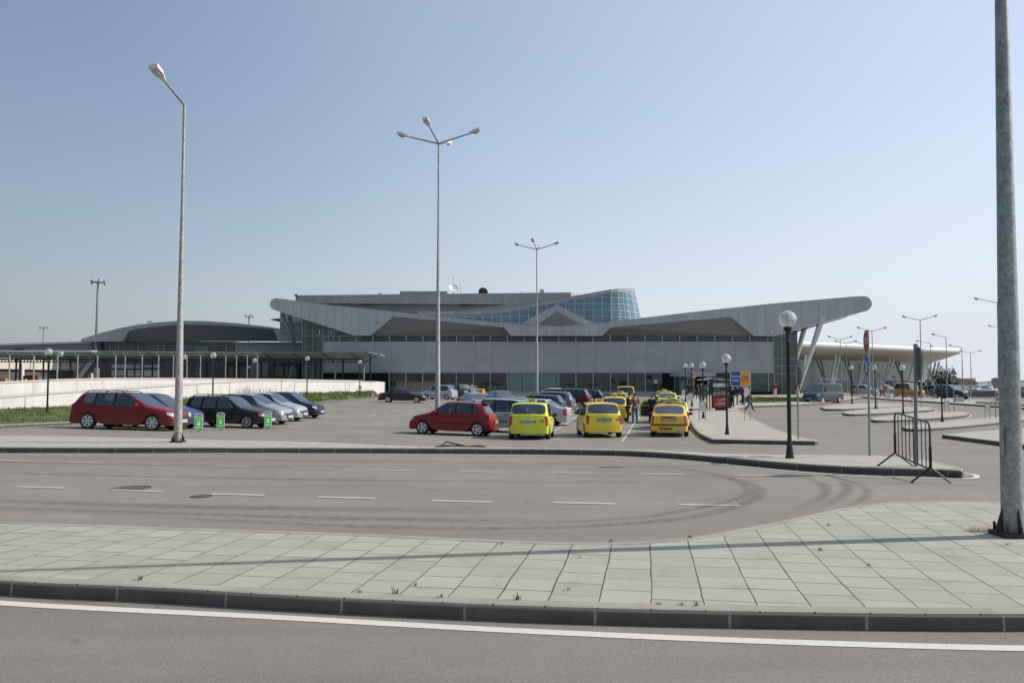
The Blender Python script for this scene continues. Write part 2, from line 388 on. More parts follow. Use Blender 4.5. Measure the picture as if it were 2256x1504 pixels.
M['indicator'] = plain('amber_lens', (.55,.13,.02), .2, var=.2, nscale=16)
M['taillight'] = plain('taillight_lens', (.33,.008,.01), .12, var=.35, nscale=9, coat=.8)
M['plate'] = plain('number_plate', (.50,.52,.55), .5, var=.04)
M['seat'] = plain('seat_fabric', (.035,.036,.04), .9, var=.2)
M['ink'] = plain('black_lettering', (.02,.02,.022), .7)
M['roofsign'] = plain('roof_sign_plastic', (.72,.68,.42), .4, var=.05)
# ============================================================= GROUND
GY = [-60,-20,0,4,6,8]+list(range(10,61,2))+list(range(64,101,4))+[108,116,130,160,200,300,600,1500,5000]
GX = [-3000,-600,-200,-100,-60,-40,-30,-25]+[-22.5+2.5*i for i in range(10)]+[5,10,20,30,40,60,100,200,600,3000]
def ground():
    m = MB(); ys = sorted(set(GY)); xs = sorted(set(GX))
    for i in range(len(ys)-1):
        for j in range(len(xs)-1):
            m.face([(x, y, grd(x, y)) for x, y in ((xs[j], ys[i]), (xs[j+1], ys[i]), (xs[j+1], ys[i+1]), (xs[j], ys[i+1]))])
    return tag(m.build('ground', M['asphalt']), 'grey worn asphalt ground', kind='structure')
ground()
def drape(name, poly, h, mat, kind='structure', hf=None, label=None, side=0.0, parent=None):
    """flat polygon laid over the terrain h above it; side>0 adds an outer wall that deep"""
    bm = bmesh.new()
    vs = [bm.verts.new((p[0], p[1], 0)) for p in poly]; bm.faces.new(vs); bm.normal_update()
    if bm.faces[:][0].normal.z < 0: bmesh.ops.reverse_faces(bm, faces=bm.faces[:])
    bmesh.ops.triangulate(bm, faces=bm.faces[:])
    x0 = min(p[0] for p in poly); x1 = max(p[0] for p in poly); y0 = min(p[1] for p in poly); y1 = max(p[1] for p in poly)
    for y in GY:
        if y0 < y < y1: bmesh.ops.bisect_plane(bm, geom=bm.verts[:]+bm.edges[:]+bm.faces[:], plane_co=(0, y, 0), plane_no=(0, 1, 0), dist=1e-4)
    for x in GX:
        if x0 < x < x1: bmesh.ops.bisect_plane(bm, geom=bm.verts[:]+bm.edges[:]+bm.faces[:], plane_co=(x, 0, 0), plane_no=(1, 0, 0), dist=1e-4)
    if side:
        be = [e for e in bm.edges if e.is_boundary]
        r = bmesh.ops.extrude_edge_only(bm, edges=be); low = {v for v in r['geom'] if isinstance(v, bmesh.types.BMVert)}
    else: low = set()
    for v in bm.verts:
        v.co.z = grd(v.co.x, v.co.y)+(h if not hf else hf(v.co.x, v.co.y))-(side if v in low else 0)
    me = bpy.data.meshes.new(name); bmesh.ops.recalc_face_normals(bm, faces=bm.faces[:]); bm.to_mesh(me); bm.free(); me.materials.append(mat)
    o = bpy.data.objects.new(name, me); COL.objects.link(o)
    if parent: o.parent = parent
    return tag(o, label, kind=kind)
def dense(pts, step=.25):
    out = [Vector((pts[0][0], pts[0][1], 0))]
    for a, b in zip(pts, pts[1:]):
        a = Vector((a[0], a[1], 0)); b = Vector((b[0], b[1], 0)); n = max(1, int((b-a).length/step))
        out += [a.lerp(b, (i+1)/n) for i in range(n)]
    return out
def smooth_path(pts, n=6):
    """Catmull-Rom through the points"""
    p = [Vector((q[0], q[1], 0)) for q in pts]; out = []
    for i in range(len(p)-1):
        a = p[max(i-1, 0)]; b = p[i]; c = p[i+1]; d = p[min(i+2, len(p)-1)]
        for k in range(n):
            t = k/n; out.append(.5*((2*b)+(c-a)*t+(2*a-5*b+4*c-d)*t*t+(3*b-a-3*c+d)*t**3))
    out.append(p[-1]); return out
def strip(mb, path, w, h, step=.4, uvl=1.0):
    d = dense(path, step); s = 0.0; L = sum((b-a).length for a, b in zip(d, d[1:])); prev = None
    for i, p in enumerate(d):
        t = (d[min(i+1, len(d)-1)]-d[max(i-1, 0)]).normalized(); n = Vector((-t.y, t.x, 0))
        a = p+n*w/2; b = p-n*w/2
        cur = (Vector((a.x, a.y, grd(a.x, a.y)+h)), Vector((b.x, b.y, grd(b.x, b.y)+h)), s)
        if prev:
            u0 = prev[2]/(L if uvl == 'unit' else 1); u1 = s/(L if uvl == 'unit' else 1)
            mb.face([prev[1], cur[1], cur[0], prev[0]], [(u0, 0), (u1, 0), (u1, 1), (u0, 1)])
        prev = cur
        if i < len(d)-1: s += (d[i+1]-p).length
def kerb(name, path, h=.15, w=.14, flip=False):
    """kerb stones along a path (outer face on the right of it)"""
    mb = MB(); d = dense(path, .25); s = 0; prev = None
    for i, p in enumerate(d):
        t = (d[min(i+1, len(d)-1)]-d[max(i-1, 0)]).normalized(); n = Vector((t.y, -t.x, 0))*(-1 if flip else 1)
        o = p; q = p-n*w; go = grd(o.x, o.y)
        prof = [Vector((o.x+n.x*.012, o.y+n.y*.012, go-.02)), Vector((o.x+n.x*.008, o.y+n.y*.008, go+h-.022)), Vector((o.x-n.x*.008, o.y-n.y*.008, go+h-.004)), Vector((o.x-n.x*.022, o.y-n.y*.022, go+h+.003)), Vector((q.x, q.y, grd(q.x, q.y)+h+.003)), Vector((q.x, q.y, grd(q.x, q.y)+h-.05))]
        vv = [0, .55, .62, .7, .95, 1]
        if prev:
            for k in range(5):
                f = [prev[0][k], prev[0][k+1], prev[0][k]*0+prof[k+1], prof[k]]; uv = [(prev[1], vv[k]), (prev[1], vv[k+1]), (s, vv[k+1]), (s, vv[k])]
                if flip: f = f[::-1]; uv = uv[::-1]
                mb.face(f, uv)
        prev = (prof, s)
        if i < len(d)-1: s += (d[i+1]-p).length
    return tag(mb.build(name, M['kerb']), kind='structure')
gp = lambda l, h=0: [G(x, y, h).to_2d() for x, y in l]
# --- near traffic island (paved), its kerb and the road in front
A_front = smooth_path(gp([(-700,1190),(-300,1250),(0,1277),(326,1292),(568,1306),(829,1319),(1107,1331),(1395,1340),(1697,1346),(1997,1350),(2256,1351),(2800,1348)], .13), 4)
A_back = smooth_path(gp([(-700,1132),(-300,1140),(0,1148),(330,1160),(740,1173),(1000,1184),(1200,1192.5),(1350,1194),(1480,1187),(1600,1170),(1750,1141),(1860,1118),(1960,1106),(2100,1102),(2210,1103),(2500,1108),(2800,1116)], .13), 4)
drape('road', [(-60,-30),(60,-30),(60,A_front[-1].y+.3)]+[(p.x, p.y+.3) for p in A_front[::-1]]+[(-60,A_front[0].y+.3)], .004, M['asphalt_near'])
drape('pavement', [(p.x, p.y) for p in A_front]+[(p.x, p.y) for p in A_back[::-1]], .13, M['paving'], side=.2)
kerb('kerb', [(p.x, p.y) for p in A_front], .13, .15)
# the far edge of the island is a flush light kerb band with a darkened outer face
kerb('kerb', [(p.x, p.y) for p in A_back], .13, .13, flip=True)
# --- middle island between the road and the car park
B_front = smooth_path(gp([(-900,968),(-400,979),(0,984.5),(400,985.5),(800,986.5),(1128,988.5),(1300,990.5),(1400,993),(1500,999),(1600,1007),(1740,1019),(1850,1026),(1950,1030),(2070,1033)], .15), 4)
tipB = gp([(2100,1035),(2118,1036.5),(2122,1033),(2112,1029)], .15)
B_back = smooth_path(gp([(-900,944),(-400,954),(0,958),(140,960),(400,966),(700,973),(900,981),(1128,985.5),(1300,988),(1420,990.3),(1500,993.5),(1600,998),(1700,1000),(1800,1000.5),(1915,1002),(2011,1008),(2060,1016),(2100,1026)], .15), 4)
Bf = [(p.x, p.y) for p in B_front]+[(p.x, p.y) for p in tipB]
drape('pavement', Bf+[(p.x, p.y) for p in B_back[::-1]], .15, M['paving_far'], side=.2)
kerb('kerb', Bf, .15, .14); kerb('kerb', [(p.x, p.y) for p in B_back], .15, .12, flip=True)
# --- taxi-rank pavement reaching to the terminal
C_left = gp([(1476,873),(1484,884),(1500,903),(1518.5,925),(1530,943),(1548,957.5),(1571,967)], .15)
C_front = gp([(1620,968),(1700,969.5),(1760,970.5),(1795,971)], .15)
C_right = gp([(1803,969),(1770,963),(1738,954.6),(1701,941),(1653,916.5),(1624,899)], .15)
C_far = gp([(1657,893.5),(1760,890.5),(1850,883),(1900,874)], .15)
Cl = [(p.x, p.y) for p in smooth_path(C_left, 4)]; Cf = [(p.x, p.y) for p in C_front]; Cr = [(p.x, p.y) for p in smooth_path(C_right, 4)]; Cq = [(p.x, p.y) for p in C_far]
drape('pavement', Cl+Cf+Cr+Cq+[(62,121),(Cl[0][0]-.5,121)], .15, M['paving_far'], side=.2)
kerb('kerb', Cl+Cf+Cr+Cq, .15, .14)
# pavement along the terminal foot, left part
Y0 = Cl[0][1]
drape('pavement', [(-16,111.5),(Cl[0][0]-.5,110.0),(Cl[0][0]-.5,121),(-16,121)], .15, M['paving_far'], side=.2)
kerb('kerb', [(-16,111.5),(Cl[0][0]-.5,110.0)], .15, .14)
# --- lens-shaped bus platforms on the right
for low, up in (([(1808,897),(1822,900.5),(1870,900),(1940,896.5),(1985,894)], [(1996,890.5),(1960,887.5),(1900,887.5),(1850,890),(1818,894)]),
                ([(1856,908),(1870,911.5),(1930,910),(2000,906),(2045,903)], [(2059,899.5),(2040,895),(1980,896),(1910,900.5),(1868,905)]),
                ([(1915,922),(1935,925.5),(2010,923),(2090,918),(2124,914.5)], [(2135,910.5),(2118,906),(2060,906.5),(1980,912),(1930,918)]),
                ([(1988,939),(2005,944),(2080,941),(2160,934),(2214,928),(2290,921)], [(2320,915),(2240,914),(2150,921),(2060,929),(2005,935)])):
    a = [(p.x, p.y) for p in smooth_path(gp(low, .15), 4)]; b = [(p.x, p.y) for p in smooth_path(gp(up, .15), 4)]
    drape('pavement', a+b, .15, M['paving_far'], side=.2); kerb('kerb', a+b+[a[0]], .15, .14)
    ln = MB(); c = sum((Vector((*q, 0)) for q in a+b), Vector())/len(a+b)
    strip(ln, [tuple((Vector((*q, 0))+(Vector((*q, 0))-c).normalized()*.35).to_2d()) for q in a+b], .12, .008); tag(ln.build('road_line', M['line_worn']), kind='structure')
a = [(p.x, p.y) for p in smooth_path(gp([(2076,957),(2110,961),(2160,967),(2214,973.5),(2400,996)], .15), 4)]; b = gp([(2500,960),(2330,936),(2214,946),(2130,951)], .15)
drape('pavement', a+[(p.x, p.y) for p in b], .15, M['paving_far'], side=.2); kerb('kerb', a, .15, .14)
# --- long kerbed verge in front of the far access road
fr = [(p.x, p.y) for p in smooth_path(gp([(1850,870.5),(1900,874),(1960,878.5),(2060,884.5),(2140,890),(2214,895),(2300,901),(2500,916)], .15), 4)]
bk = [(p.x, p.y) for p in smooth_path(gp([(2500,900),(2256,886),(2140,880),(2060,877),(1960,873.5),(1850,868.5)], .15), 4)]
drape('pavement', fr+bk, .15, M['paving_far'], side=.2); kerb('kerb', fr, .15, .16)
drape('grass_verge', gp([(2150,888),(2214,892.5),(2300,898),(2420,906),(2420,898),(2256,888.5),(2190,884.5),(2150,884)], .17), .19, M['grass'])
# lawn beside the terminal
LAWN = gp([(1629,886.5),(1700,885.5),(1757,884.5),(1800,881),(1800,876.5),(1757,877),(1700,875.5),(1640,875)], .17)
drape('lawn', LAWN, .19, M['grass'])
# --- painted lines
mk = MB(); strip(mk, [tuple(p.to_2d()) for p in smooth_path(gp([(-700,1216),(-300,1294),(0,1327),(568,1356.5),(1128,1387.5),(1700,1412),(2256,1427),(2800,1433)], .008), 5)], .125, .008); tag(mk.build('road_line', M['line']), kind='structure')
mk = MB(); strip(mk, [tuple(p.to_2d()) for p in smooth_path(gp([(-900,977),(-400,989),(0,994.5),(400,997),(800,999),(1128,1002.5),(1300,1004),(1400,1006.5),(1500,1013),(1600,1023),(1740,1037),(1850,1046),(1950,1050.5),(2080,1053.5),(2135,1053.5),(2153,1050),(2145,1045),(2120,1041)], .008), 5)], .11, .008); tag(mk.build('road_line', M['line']), kind='structure')
for r in ([(-160,1008,-85,1010.5),(0,1013,75,1015),(150,1017.5,230,1019.5),(305,1021,385,1023),(470,1025.5,555,1027.5),(641,1029.5,729,1031.5),(821,1034,915,1036),(1010,1037,1107,1039.5),(1206,1040,1306,1042),(1410,1043,1510,1044.5),(1615,1045.5,1720,1047)],
          [(-170,1064,-60,1067),(33,1071,145,1074.5),(243,1078,357,1082),(464,1087,583,1090),(700,1094,826,1097),(951,1102,1083,1105),(1218,1106,1355,1109),(1494,1110.5,1632,1113)]):
    mk = MB()
    for x0, y0, x1, y1 in r: strip(mk, gp([(x0, y0), (x1, y1)], .008), .14, .008)
    tag(mk.build('lane_dashes', M['line_worn']), kind='structure')
mk = MB()
for l in ([(1545,958+4),(1575,973),(1620,974.5),(1765,976.5),(1812,973)], [(1215,952),(1232,942),(1270,916.5),(1290,906)], [(1370,972),(1395,934.5),(1420,905)], [(1521,938),(1532,950),(1545,962)],
          [(808,918),(828,913)], [(842,910),(856,907.5)], [(866,906),(880,903)], [(897,902),(907,901)], [(808,906),(880,906.5)], [(890,958),(932,966)], [(918,898),(928,896.5)], [(938,894),(950,893)], [(70,950),(150,952)], [(1320,976),(1400,977.5)], [(700,900),(735,897)], [(650,906),(690,903)], [(1590,986),(1650,990)]):
    strip(mk, gp(l, .008), .10, .008)
tag(mk.build('parking_lines', M['line_worn']), kind='structure')
mk = MB()
for w, l in ((.28, [(-200,1118),(200,1130),(600,1150),(900,1160),(1128,1162),(1350,1154),(1520,1138),(1620,1115),(1668,1092),(1660,1068),(1560,1040),(1400,1020),(1200,1012)]),
             (.22, [(900,1147),(1128,1152),(1300,1146),(1450,1133),(1600,1104),(1650,1080),(1600,1052),(1480,1030)]),
             (.24, [(1740,1130),(1800,1100),(1822,1080),(1800,1060),(1740,1045),(1650,1036)]), (.24, [(1790,1125),(1850,1095),(1868,1075),(1850,1055),(1800,1042)]),
             (.2, [(1850,1120),(1905,1095),(1908,1075),(1880,1060)]), (.35, [(-200,1035),(400,1050),(1100,1060),(1500,1060)]), (.3, [(-100,1006),(600,1012),(1300,1022),(1650,1036)]),
             (.4, [(-200,1012),(300,1022),(900,1028)]), (.5, [(-200,1098),(500,1116),(1100,1126)]), (.35, [(-200,1110),(500,1133),(1000,1144),(1350,1146)])):
    strip(mk, [tuple(p.to_2d()) for p in smooth_path(gp(l, .012), 6)], w, .013, .4, 'unit')
tag(mk.build('tyre_marks', M['tyremark']), kind='structure')
M['cover'] = plain('iron_cover', (.085,.078,.07), .7, var=.3, nscale=20)
def manhole(px, py, r, h, label):
    c = G(px, py, h); m = MB(); m.lathe([(0, .0), (r*.86, 0), (r*.88, -.006), (r*.93, -.006), (r*.95, .004), (r, .004), (r, -.02)], c+Vector((0, 0, .008)), 28)
    for i in range(-4, 5): m.box((c.x+i*r*.18, c.y, c.z+.011), (r*.05, r*1.2*math.cos(i/4.6*1.4), .005))
    tag(m.build('manhole_cover', M['cover']), label, 'manhole cover')
manhole(289, 1075.5, .33, 0, 'round dark manhole cover in the road beside a lane dash'); manhole(443, 1093.5, .17, 0, 'small round cover in the road, right of the bigger manhole cover')
# ============================================================= PLANTS
def tuft(m, c, n, h, spread, lean=.5, w=.006):
    for _ in range(n):
        a = random.uniform(0, 6.283); r = spread*math.sqrt(random.random()); b = Vector(c)+Vector((r*math.cos(a), r*math.sin(a), 0))
        hh = h*random.uniform(.4, 1.1); d = Vector((random.uniform(-1, 1), random.uniform(-1, 1), 0))*lean*hh
        s = Vector((math.cos(a+1.5), math.sin(a+1.5), 0))*w*random.uniform(.6, 1.4)
        mid = b+d*.4+Vector((0, 0, hh*.6)); tip = b+d+Vector((0, 0, hh))
        m.face([b-s, b+s, mid+s*.7, mid-s*.7]); m.face([mid-s*.7, mid+s*.7, tip])
for i, (px, py, n, h, lab) in enumerate([(872,1306,14,.07,'small green weed growing near the front kerb, tallest of the weeds left of centre'),(793,1305,12,.03,'flat green weed in a paving joint left of the tall weed'),(915,1289,10,.03,'tiny weed in the paving joint midway up the slabs'),
        (970,1315,16,.03,'low yellow green weed at the front kerb, right of the tall weed'),(1140,1320,20,.06,'bright green weed at the front kerb below the picture centre'),(1105,1197,12,.04,'small weeds at the back kerb of the paved island'),(1275,1229,8,.03,'tiny dark weed at a slab corner near the pole shadow'),
        (1450,1330,12,.03,'tiny weed at the front kerb, left of two others'),(1500,1332,10,.03,'tiny weed at the front kerb between two others'),(1535,1332,12,.04,'small weed at the front kerb, rightmost of three'),(1807,1212,18,.035,'green weed growing in the slab joint on the long pole shadow'),(1915,1245,10,.025,'tiny weed in a joint below the pole shadow'),
        (2222,1199,16,.03,'small green weed below the big pole foot'),(1520,1183,22,.03,'grass weeds growing along the curved back kerb'),(1825,1157,12,.03,'weed in a slab joint beside the curved kerb'),(308,1277,12,.05,'small weed by the front kerb at the left'),(1345,1193,14,.03,'dry weeds along the back kerb where the slabs narrow'),(1250,1300,8,.03,'single tiny weed in an upright slab joint')]):
    c = G(px, py, .132); m = MB(); tuft(m, c, n, h, .03, .7, .0035); tag(m.build('weed', M['blade']), lab, 'weed', 'weeds in the paving joints')
m = MB(); c = G(2168,1169,.132); random.seed(3)
for _ in range(260):
    a = random.uniform(0, 6.283); r = random.random()**.6*.13; b = c+Vector((r*1.5*math.cos(a), r*.8*math.sin(a), random.uniform(0, .03))); d = Vector((random.uniform(-1, 1), random.uniform(-1, 1), random.uniform(-.1, .3))).normalized()*random.uniform(.04, .12)
    s = d.cross(Vector((0, 0, 1))).normalized()*.0022; m.face([b-s, b+s, b+d+s*.4, b+d-s*.4])
tag(m.build('dead_grass_clump', M['dry']), 'dry brown tangle of dead grass beside the foot of the big pole', 'dead grass')
# debris on the kerb
m = MB(); c = G(1015,985,.15)
m.tube([c+Vector((-.75,0,.02)), c+Vector((-.45,.05,.05)), c+Vector((.1,0,.03)), c+Vector((.75,-.02,.02))], .018, 6); m.tube([c+Vector((-.6,-.05,.03)), c+Vector((-.42,.05,.16)), c+Vector((.05,.0,.03))], .018, 6)
m.tube([c+Vector((-.45,.1,.17)), c+Vector((.1,.05,.05)), c+Vector((-.7,.0,.02))], .014, 6); m.tube([c+Vector((.1,0,.02)), c+Vector((.5,.1,.05)), c+Vector((.7,0,.03))], .014, 6)
tag(m.build('bent_metal_rods', M['rust']), 'bent rusty metal rods lying on the kerb in front of the red hatchback', 'scrap metal')
# --- grassy bank along the white ramp wall
def wallpt(px, off=0.0):                         # plan point of the ramp wall seen in pixel column px
    k = (px-CX)/F; t = (k*47+29)/(14-50*k); n = Vector((50, -14, 0)).normalized()*-off
    return Vector((-29+14*t, 47+50*t, 0))+n
BK = gp([(-260,948),(0,936.5),(160,929),(330,917),(500,904),(640,892.5)], .12)+[onY(735, 78).to_2d().to_3d(), onY(838, 95.5).to_2d().to_3d()]
def bank():
    nu, nv = 90, 10; m = MB(); g = []
    kb = dense([(p.x, p.y) for p in BK], .1)
    for i in range(nu+1):
        u = i/nu; w = wallpt(-260+(826+260)*u); k = kb[int(u*(len(kb)-1))] if False else None
        # nearest kerb point across from the wall
        best = min(kb[::6], key=lambda q: abs((q.y-w.y)*1.0)) ; row = []
        kk0 = kb[int(u*(len(kb)-1))]
        kk = kk0
        for j in range(nv+1):
            s = j/nv; p = kk.lerp(w, s); up = .10+(.10+.55*min(1, max(0, (p.y-50)/30)))*s**.8+.14*math.sin(p.y*1.3+s*5)*s*(1-s)+.22*max(0, math.sin(p.y*.9))*s*(1-s)*(p.y > 60)
            row.append(Vector((p.x, p.y, grd(p.x, p.y)+up)))
        g.append(row)
    for i in range(nu):
        for j in range(nv): m.face([g[i][j], g[i+1][j], g[i+1][j+1], g[i][j+1]])
    o = m.build('grass_bank', M['grass'], smooth=60); tag(o, kind='structure')
    random.seed(11); b = MB()
    for _ in range(9000):
        i = random.randrange(nu); j = random.randrange(nv); s, t = random.random(), random.random()
        p = g[i][j].lerp(g[i+1][j], s).lerp(g[i][j+1].lerp(g[i+1][j+1], s), t)
        if math.sin(p.x*1.7+p.y*.6)+math.sin(p.y*1.1) < -.9: continue
        tuft(b, p, 2, .16+.14*(p.y > 60), .12, .5, .012)
    tag(b.build('grass', M['blade']), 'rough green grass on the bank below the white wall', 'grass', kind='stuff')
    d = MB()
    for px, n in ((515,50),(535,80),(560,50),(578,40),(620,20)):
        w = wallpt(px)+Vector((1.0, -1.2, 0)); tuft(d, (w.x, w.y, grd(w.x, w.y)+.5), n, 1.0, .6, .35, .012)
    tag(d.build('dry_reeds', M['dry']), 'dry brown reeds standing against the white wall', 'reeds', kind='stuff')
bank()
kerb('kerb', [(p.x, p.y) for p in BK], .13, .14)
random.seed(5); b = MB()
for _ in range(2500):
    t = random.random(); s = random.random(); a = LAWN[0].lerp(LAWN[3], t); e = LAWN[7].lerp(LAWN[4], t); p = a.lerp(e, s); tuft(b, (p.x, p.y, grd(p.x, p.y)+.19), 2, .14, .2, .5, .02)
tag(b.build('grass', M['blade']), 'strip of lawn grass in front of the glass corner', 'grass', kind='stuff')
# ============================================================= TERMINAL
FB = -.064; FA = 116.2
def T(px, py, off=0.0):                          # point on the facade plane (off>0 further away)
    d = ray(px, py); t = (FA+off)/(d[1]-FB*d[0]); return Vector((d[0]*t, d[1]*t, EYE+d[2]*t))
FN = Vector((-FB, 1, 0)).normalized()            # into the building
FX = Vector((1, FB, 0)).normalized()
GZ = -.1
def Tz(px, z, off=0.0):
    p = T(px, 800, off); return Vector((p.x, p.y, z))
def arc_pts(fn, cx, cy, rx, ry, a0, a1, n): return [fn(cx+rx*math.cos(R(a0+(a1-a0)*i/n)), cy-ry*math.sin(R(a0+(a1-a0)*i/n))) for i in range(n+1)]
tb = thing('terminal_building', 'long grey panelled airport terminal with swept wing roof edge and dark windows', 'terminal', Vector((0, 100, GZ)))
def part(name, mb, mat, parent=None, smooth=False, label=None):
    o = mb.build(name, mat, parent or tb, smooth, world=True)
    if label: o['label'] = label
    return o
# roof edge: one swept fascia with notches for the recessed soffits
f0 = lambda x, y: T(x, y, -1.2)
L = arc_pts(f0, 609, 670, 14.5, 13.5, 100, 250, 8)
up = [f0(*p) for p in ((625,658.5),(700,669),(800,679),(880,688),(960,696),(1060,707),(1120,713),(1182,717),(1227,718.5),(1275,716.5),(1330,711),(1415,700),(1500,690),(1600,679),(1700,668.5),(1800,660),(1880,653))]
Rt = arc_pts(f0, 1902, 669, 19, 17, 84, -62, 8)
lo = [f0(*p) for p in ((1865,697),(1810,711),(1757,727),(1722,737),(1706,740),(1662,740),(1609,698),(1346,721),(1326,739.5),(1126,739.5),(1110,721),(867,697),(816,739),(780,738.5),(700,713),(640,694))]
poly = L[::-1]+lo[::-1] if False else None
outline = [p for p in L[:1]]+up+Rt+lo+[q for q in L[::-1]][:-1]
m = MB(); m.prism(outline, FN*1.0, True, True); part('roof_edge', m, M['fascia'])
m = MB()
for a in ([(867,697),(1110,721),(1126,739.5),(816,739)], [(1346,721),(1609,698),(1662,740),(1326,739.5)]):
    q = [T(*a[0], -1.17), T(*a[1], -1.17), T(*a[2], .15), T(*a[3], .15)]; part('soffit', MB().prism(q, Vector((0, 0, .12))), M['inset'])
# central gable with its recessed triangle
m = MB(); m.prism([T(1150,712,-.6), T(1222,673,-.6), T(1227,670.5,-.6), T(1232,673,-.6), T(1306,712,-.6), T(1227,722,-.6)], FN*1.0); g = part('gable', m, M['fascia'])
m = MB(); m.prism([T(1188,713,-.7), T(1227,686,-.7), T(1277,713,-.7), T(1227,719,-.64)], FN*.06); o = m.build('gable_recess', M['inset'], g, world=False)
for v in o.data.vertices: v.co -= tb.location
# thin black underline below the right wing tip and the roof deck behind
m = MB(); a = [f0(1757,728), f0(1810,712), f0(1866,697.5)]; b = [f0(1757,731), f0(1810,714.5), f0(1866,698.7)]
for i in range(2): m.prism([a[i], a[i+1], b[i+1], b[i]], FN*1.1)
part('roof_underline', m, M['dark'])
m = MB(); tops = [up[0]]+up+[Rt[0]]
for p, q in zip(up, up[1:]): m.prism([p+FN*1.0+Vector((0,0,-.35)), q+FN*1.0+Vector((0,0,-.35)), q+FN*24+Vector((0,0,-.35)), p+FN*24+Vector((0,0,-.35))], Vector((0, 0, .2)))
part('roof', m, M['upper2'])
# facade
m = MB(); m.prism([T(711,752.5), T(1705,752.5), T(1705,821), T(711,821)], FN*.3); part('wall', m, M['wallpanel'])
m = MB(); m.prism([Tz(668, GZ, .9), Tz(1703, GZ, .9), Tz(1703, 8.9, .9), Tz(668, 8.9, .9)], FN*8); part('core_wall', m, M['dark'])
m = MB(); m.prism([Tz(852,GZ+.55,-.05), Tz(1470,GZ+.55,-.05), Tz(1470,GZ,-.05), Tz(852,GZ,-.05)], FN*.4); part('plinth', m, M['wallpanel'])
bay0 = T(852, 800).dot(FX); nb = 42; BW = 2.39
def Tx(s, z, off=0.0):
    p = FX*s; base = T(1128, 800); t = s-base.dot(FX); q = base+FX*t+FN*off; return Vector((q.x, q.y, z))
zc0 = T(1128, 753).z; zc1 = T(1128, 738).z; zg1 = T(1128, 820.5).z; zg0 = GZ+.5
sL = T(711, 800).dot(FX); sR = T(1704, 800).dot(FX); s = sL-.0; i = 0; random.seed(2)
wins = []
while s < sR-.5:
    e = min(s+BW, sR); x = CX+F*Tx((s+e)/2, 0).x/Tx((s+e)/2, 0).y
    m = MB(); m.prism([Tx(s+.05, zc0-.05, .28), Tx(e-.05, zc0-.05, .28), Tx(e-.05, zc1+.3, .28), Tx(s+.05, zc1+.3, .28)], FN*.05); w = part('clerestory_window', m, M['glass_clear'])
    m = MB(); c = Tx(s, (zc0+zc1)/2, .14); m.box(c, (.16, .2, zc1-zc0+.02), math.atan(FB)); part('mullion', m, M['mullion'])
    if x > 852 and not (1466 < x < 1576):
        mat = M['glass_frost'] if 1112 < x < 1225 else (M['glass_green'] if x > 1576 else M['glass_dark'])
        m = MB(); m.prism([Tx(s+.06, zg0, .2), Tx(e-.06, zg0, .2), Tx(e-.06, zg1, .2), Tx(s+.06, zg1, .2)], FN*.05)
        w = part('window', m, mat, label='frosted pale green window' if mat == M['glass_frost'] else None)
        m = MB(); m.box(Tx(s, (zg0+zg1)/2, .06), (.15, .26, zg1-zg0-.03), math.atan(FB)); part('mullion', m, M['mullion'])
        if mat != M['glass_frost']:
            m = MB(); m.prism([Tx(s+.1, zg0, .17), Tx(e-.1, zg0, .17), Tx(e-.1, zg0+.85, .17), Tx(s+.1, zg0+.85, .17)], FN*.02); part('lower_pane', m, M['glass_frost'] if False else M['glass_green'])
    s += BW
m = MB(); m.prism([Tz(1620,T(1660,822).z,.04), Tz(1705,T(1660,822).z,.04), Tz(1705,T(1660,822).z+.08,.04), Tz(1620,T(1660,822).z+.08,.04)], FN*.1); part('transom', m, M['mullion'])
# glass corner on the right, wrapping round
zt = 8.8; gA = Tz(1705, 0, -.02); gB = Tz(1757, 0, -.02)
def curtain(pts, z0, z1, uh, uvs=1.0):
    m = MB(); s = 0
    for a, b in zip(pts, pts[1:]):
        l = (b-a).length; m.face([(a.x, a.y, z0), (b.x, b.y, z0), (b.x, b.y, z1), (a.x, a.y, z1)], [(s, z0), (s+l, z0), (s+l, z1), (s, z1)]); s += l
    return m
back = gB+FN*26+Vector((-1.5, 0, 0))
part('corner_glazing', curtain([gA, gB, back], GZ, zt, 1), M['glass_green'])
for z in (T(1730,741).z, T(1730,790).z, T(1730,806).z, T(1730,822.5).z):
    m = MB(); c = (gA+gB)/2; m.box((c.x, c.y-.03, z), ((gB-gA).length+.05, .09, .08), math.atan(FB)); c = (gB+back)/2; d = back-gB; m.box((c.x+.04, c.y, z), (d.length, .09, .08), math.atan2(d.y, d.x)); part('transom', m, M['mullion'])
for k in (0, .33, .66, 1):
    p = gA.lerp(gB, k); m = MB(); m.box((p.x, p.y-.02, (GZ+zt)/2), (.07, .08, zt-GZ-.02)); part('mullion', m, M['mullion'])
# leaning columns
for a, b, r0, r1, yo in ((T(1806,712,-.9), T(1762,850,-.9), .42, .20, 0), (T(1770,728,6), T(1757,775,6), .38, .3, 0)):
    d = (b-a).normalized(); e = a+d*((a.z-GZ)/-d.z); m = MB(); m.cyl(a-d*1.2+Vector((0,0,-.3)), e, r0, r1*.8, 16); part('leaning_column', m, M['whitecol'], smooth=True)
for a, b in ((T(621,688,1), T(644,756,1)), (T(637,694,1.6), T(649,756,1.6))):
    m = MB(); m.cyl(a, b, .26, .22, 14); part('leaning_column', m, M['steel_grey'], smooth=True)
